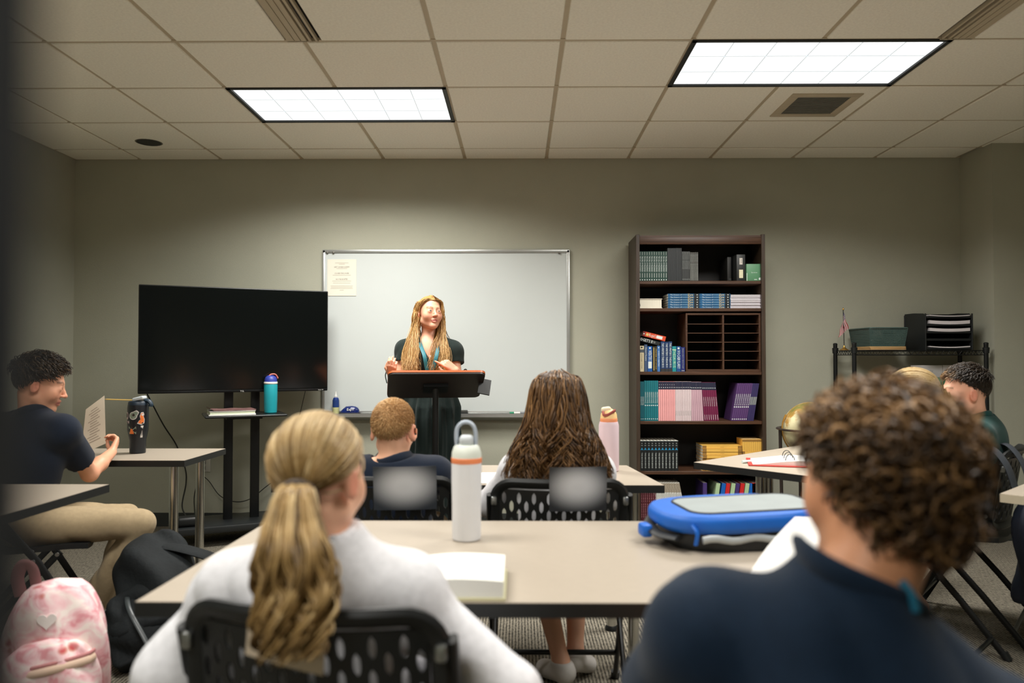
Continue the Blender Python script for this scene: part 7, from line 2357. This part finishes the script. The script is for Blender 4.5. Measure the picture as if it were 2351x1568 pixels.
hd.eyes(b, J['base'], (70, 56, 46))
hair_cap(hd, HAIR['dark'], b, J['base'], 1.07, front=0.52, nape=-0.55, side=-0.08, shade=0.2, bump=0.006, fr=90)
lying_strands(hd, 1700, lambda d: (0.026 + 0.024 * (d[:, 2] > 0.2)) * (1 - 0.45 * (d[:, 1] > 0.45)), lambda d: 0.005 + 0.020 * (d[:, 2] > 0.15), lambda d: np.stack([0.45 * np.sin(6 * d[:, 1] + 3 * d[:, 2]), 0.9 * (d[:, 2] > -0.1), -0.45 + 0.3 * np.sin(7 * d[:, 0])], 1), 0.22, b, J['base'], HAIR['dark'], K=7, r=0.0030, k=1.05, front=0.52, nape=-0.58, side=-0.1, sh=(0.1, 0.9), curl=0.004)

# held packet of papers
pA, pB, pC, pD = at(243, 1018, 3.86), at(187, 1043, 3.80), at(197, 940, 3.80), at(240, 908, 3.86)
t = thing('paper_packet', 'stapled packet of printed papers held upright by the boy', 'paper', (pA + pB) / 2 - Vector((0, 0, 0)))
o_ = (pA + pB) / 2
mb = MB()
nn = Vector((pB - pA)).cross(Vector((0, 0, 1))).normalized()
V, Fc = [], []
NX, NZ = 8, 8
for k in range(2):
    for i in range(NX + 1):
        for j in range(NZ + 1):
            u_, v_ = i / NX, j / NZ
            p = (pB.lerp(pA, u_)).lerp(pC.lerp(pD, u_), v_)
            p = p + nn * (0.012 * math.sin(v_ * PI) * (1 - u_) + 0.004 * k) + Vector((0, 0, 0))
            V.append(p - o_)
S1 = (NX + 1) * (NZ + 1)
for k in range(2):
    for i in range(NX):
        for j in range(NZ):
            a_ = k * S1 + i * (NZ + 1) + j
            Fc.append((a_, a_ + NZ + 1, a_ + NZ + 2, a_ + 1))
for i in range(NX):
    a_ = i * (NZ + 1); Fc.append((a_, a_ + NZ + 1, a_ + NZ + 1 + S1, a_ + S1)); a_ += NZ; Fc.append((a_, a_ + NZ + 1, a_ + NZ + 1 + S1, a_ + S1))
for j in range(NZ):
    a_ = j; Fc.append((a_, a_ + 1, a_ + 1 + S1, a_ + S1)); a_ += NX * (NZ + 1); Fc.append((a_, a_ + 1, a_ + 1 + S1, a_ + S1))
mb.faces(V, Fc, 0, True)
mb.build('sheets', mat('packet_paper', (206, 194, 174), rough=0.8, var=0.03), t, angle=50)
q_ = MB()
for k in range(13):
    v_ = 0.86 - 0.058 * k
    w0, w1 = 0.30 - 0.1 * (k % 3 == 1), 0.62 + 0.2 * ((k * 7) % 5) / 5
    a_, c_ = (pB.lerp(pA, w0)).lerp(pC.lerp(pD, w0), v_), (pB.lerp(pA, w1)).lerp(pC.lerp(pD, w1), v_)
    for z_ in (0,):
        f_ = lambda p, u_: p + nn * (0.012 * math.sin(v_ * PI) * (1 - u_)) - nn * 0.0012 - o_
        q_.faces([f_(a_, w0), f_(c_, w1), f_(c_, w1) + Vector((0, 0, 0.0035)), f_(a_, w0) + Vector((0, 0, 0.0035))], [(0, 1, 2, 3)])
q_.build('print', mat('faint_print', (150, 136, 120), rough=0.8), t)

# boy in dark green
J = seated(2.10, 3.585, 146, pelvis=(2.08, 3.585, 0.56), chest=(2.125, 3.53, 0.82), neck=(2.105, 3.525, 0.968), shL=(2.03, 3.39, 0.895), shR=(2.20, 3.66, 0.895),
           wrL=(1.72, 3.56, 0.775), wrR=(1.80, 3.78, 0.775), elL=(1.92, 3.38, 0.72), elR=(2.02, 3.78, 0.72))
hd = Head((2.068, 3.535, 1.092), (-0.975, 0.20, -0.06), 1.0)
b = person('boy with short dark hair and lighter fringe in a dark green polo', J, hd, (236, 180, 152), M_green, M_khaki, sleeve=0.42, seed=61, h=0.0055, s=1.0, brow=(130, 94, 66))
hd.eyes(b, J['base'], (70, 64, 56))
fr_t = lambda d: 0.75 * np.clip((d[:, 1] - 0.25) * 2.0, 0, 1) * (d[:, 2] > 0.3)
hair_cap(hd, HAIR['dark'], b, J['base'], 1.03, front=0.62, nape=-0.55, side=-0.05, shade=0.2, bump=0.003, fr=110)
lying_strands(hd, 2100, lambda d: 0.010 + 0.030 * (d[:, 2] > 0.42), lambda d: 0.001 + 0.014 * (d[:, 2] > 0.42), lambda d: np.stack([0.15 + 0 * d[:, 0], 0.75 * (d[:, 2] > 0.2) - 0.1, -0.5 + 0 * d[:, 2]], 1), 0.25, b, J['base'], HAIR['dark'], K=6, r=0.0022, k=1.04, front=0.62, nape=-0.58, side=-0.08, sh=(0.05, 0.6), tint=fr_t)

# blonde girl beyond the curls
J = seated(1.69, 3.18, 135, anR=(1.745, 3.33, 0.17), toeR=(1.80, 3.27, 0.085), knR=(1.52, 3.45, 0.535))
hd = Head((1.665, 3.24, 1.083), (-0.93, 0.36, -0.15), 1.0)
b = person('girl with smooth pale blond hair sitting beyond the curly haired boy', J, hd, (236, 186, 158), M_shirt_w, M_skirt, sleeve=0.42, seed=71, h=0.0085, barefoot=True, legs_name='skirt', legs_hem=0.2)
hair_cap(hd, HAIR['pale'], b, J['base'], 1.09, front=0.6, nape=-0.7, side=-0.2, shade=0.5)
td = nrm((0, -0.95, -0.25))
d = scalp_dirs(1000, 0.58, -0.75, -0.2); N = len(d); u = np.linspace(0, 1, 12)
om = np.arccos(np.clip(d @ td, -1, 1))[:, None, None]
sl = (np.sin((1 - u)[None, :, None] * om) * d[:, None, :] + np.sin(u[None, :, None] * om) * td) / np.maximum(np.sin(om), 1e-3)
P = CR + RR * sl * (1.10 + 0.03 * RNG.random((N, 1, 1)))
sh = np.clip(0.30 + 0.6 * RNG.random(N)[:, None] + np.linspace(0.15, -0.25, 12)[None, :], 0, 1)
tubes('hair_strands', hd.wp(P), 0.0023, HAIR['pale'], b, J['base'], 3, sh)
N = 200; K = 14; u = np.linspace(0, 1, K)
a0 = hd.wp((CR + RR * td * 1.12)[None])[0]
P = a0 + np.stack([0.05 * u + 0 * u, -0.02 * u, -0.26 * u], 1)[None] + RNG.normal(size=(N, 1, 3)) * 0.012 + RNG.normal(size=(N, 1, 3)) * 0.022 * u[None, :, None]
tubes('ponytail', P, 0.0026 * np.linspace(1, 0.4, K), HAIR['pale'], b, J['base'], 3)

# page standing up beside the curly boy
A_, B_, C__, D_ = at(1706, 1343, 1.66), at(1826, 1187, 1.86), at(1965, 1190, 1.90), at(1905, 1338, 1.68)
t = thing('paper_sheet', 'white page standing up on the long table beside the curls', 'paper', (A_.x, A_.y, TZ))
o_ = Vector((A_.x, A_.y, TZ))
sh_v = Vector((0, 0, TZ - A_.z))
mb = MB()
V = []
for k in range(2):
    for i in range(7):
        for j in range(7):
            p = (A_.lerp(D_, i / 6)).lerp(B_.lerp(C__, i / 6), j / 6)
            p.y += 0.02 * math.sin(j / 6 * PI) + 0.002 * k
            if j == 0: p.z = TZ + 0.0005
            V.append(p - o_)
Fc = [(k * 49 + i * 7 + j, k * 49 + (i + 1) * 7 + j, k * 49 + (i + 1) * 7 + j + 1, k * 49 + i * 7 + j + 1) for k in range(2) for i in range(6) for j in range(6)]
for i in range(6):
    for (a_, c_) in ((i * 7, (i + 1) * 7), (i * 7 + 6, (i + 1) * 7 + 6), (i, i + 1), (42 + i, 43 + i)):
        Fc.append((a_, c_, c_ + 49, a_ + 49))
mb.faces(V, Fc, 0, True).build('page', M_paper, t, angle=60)
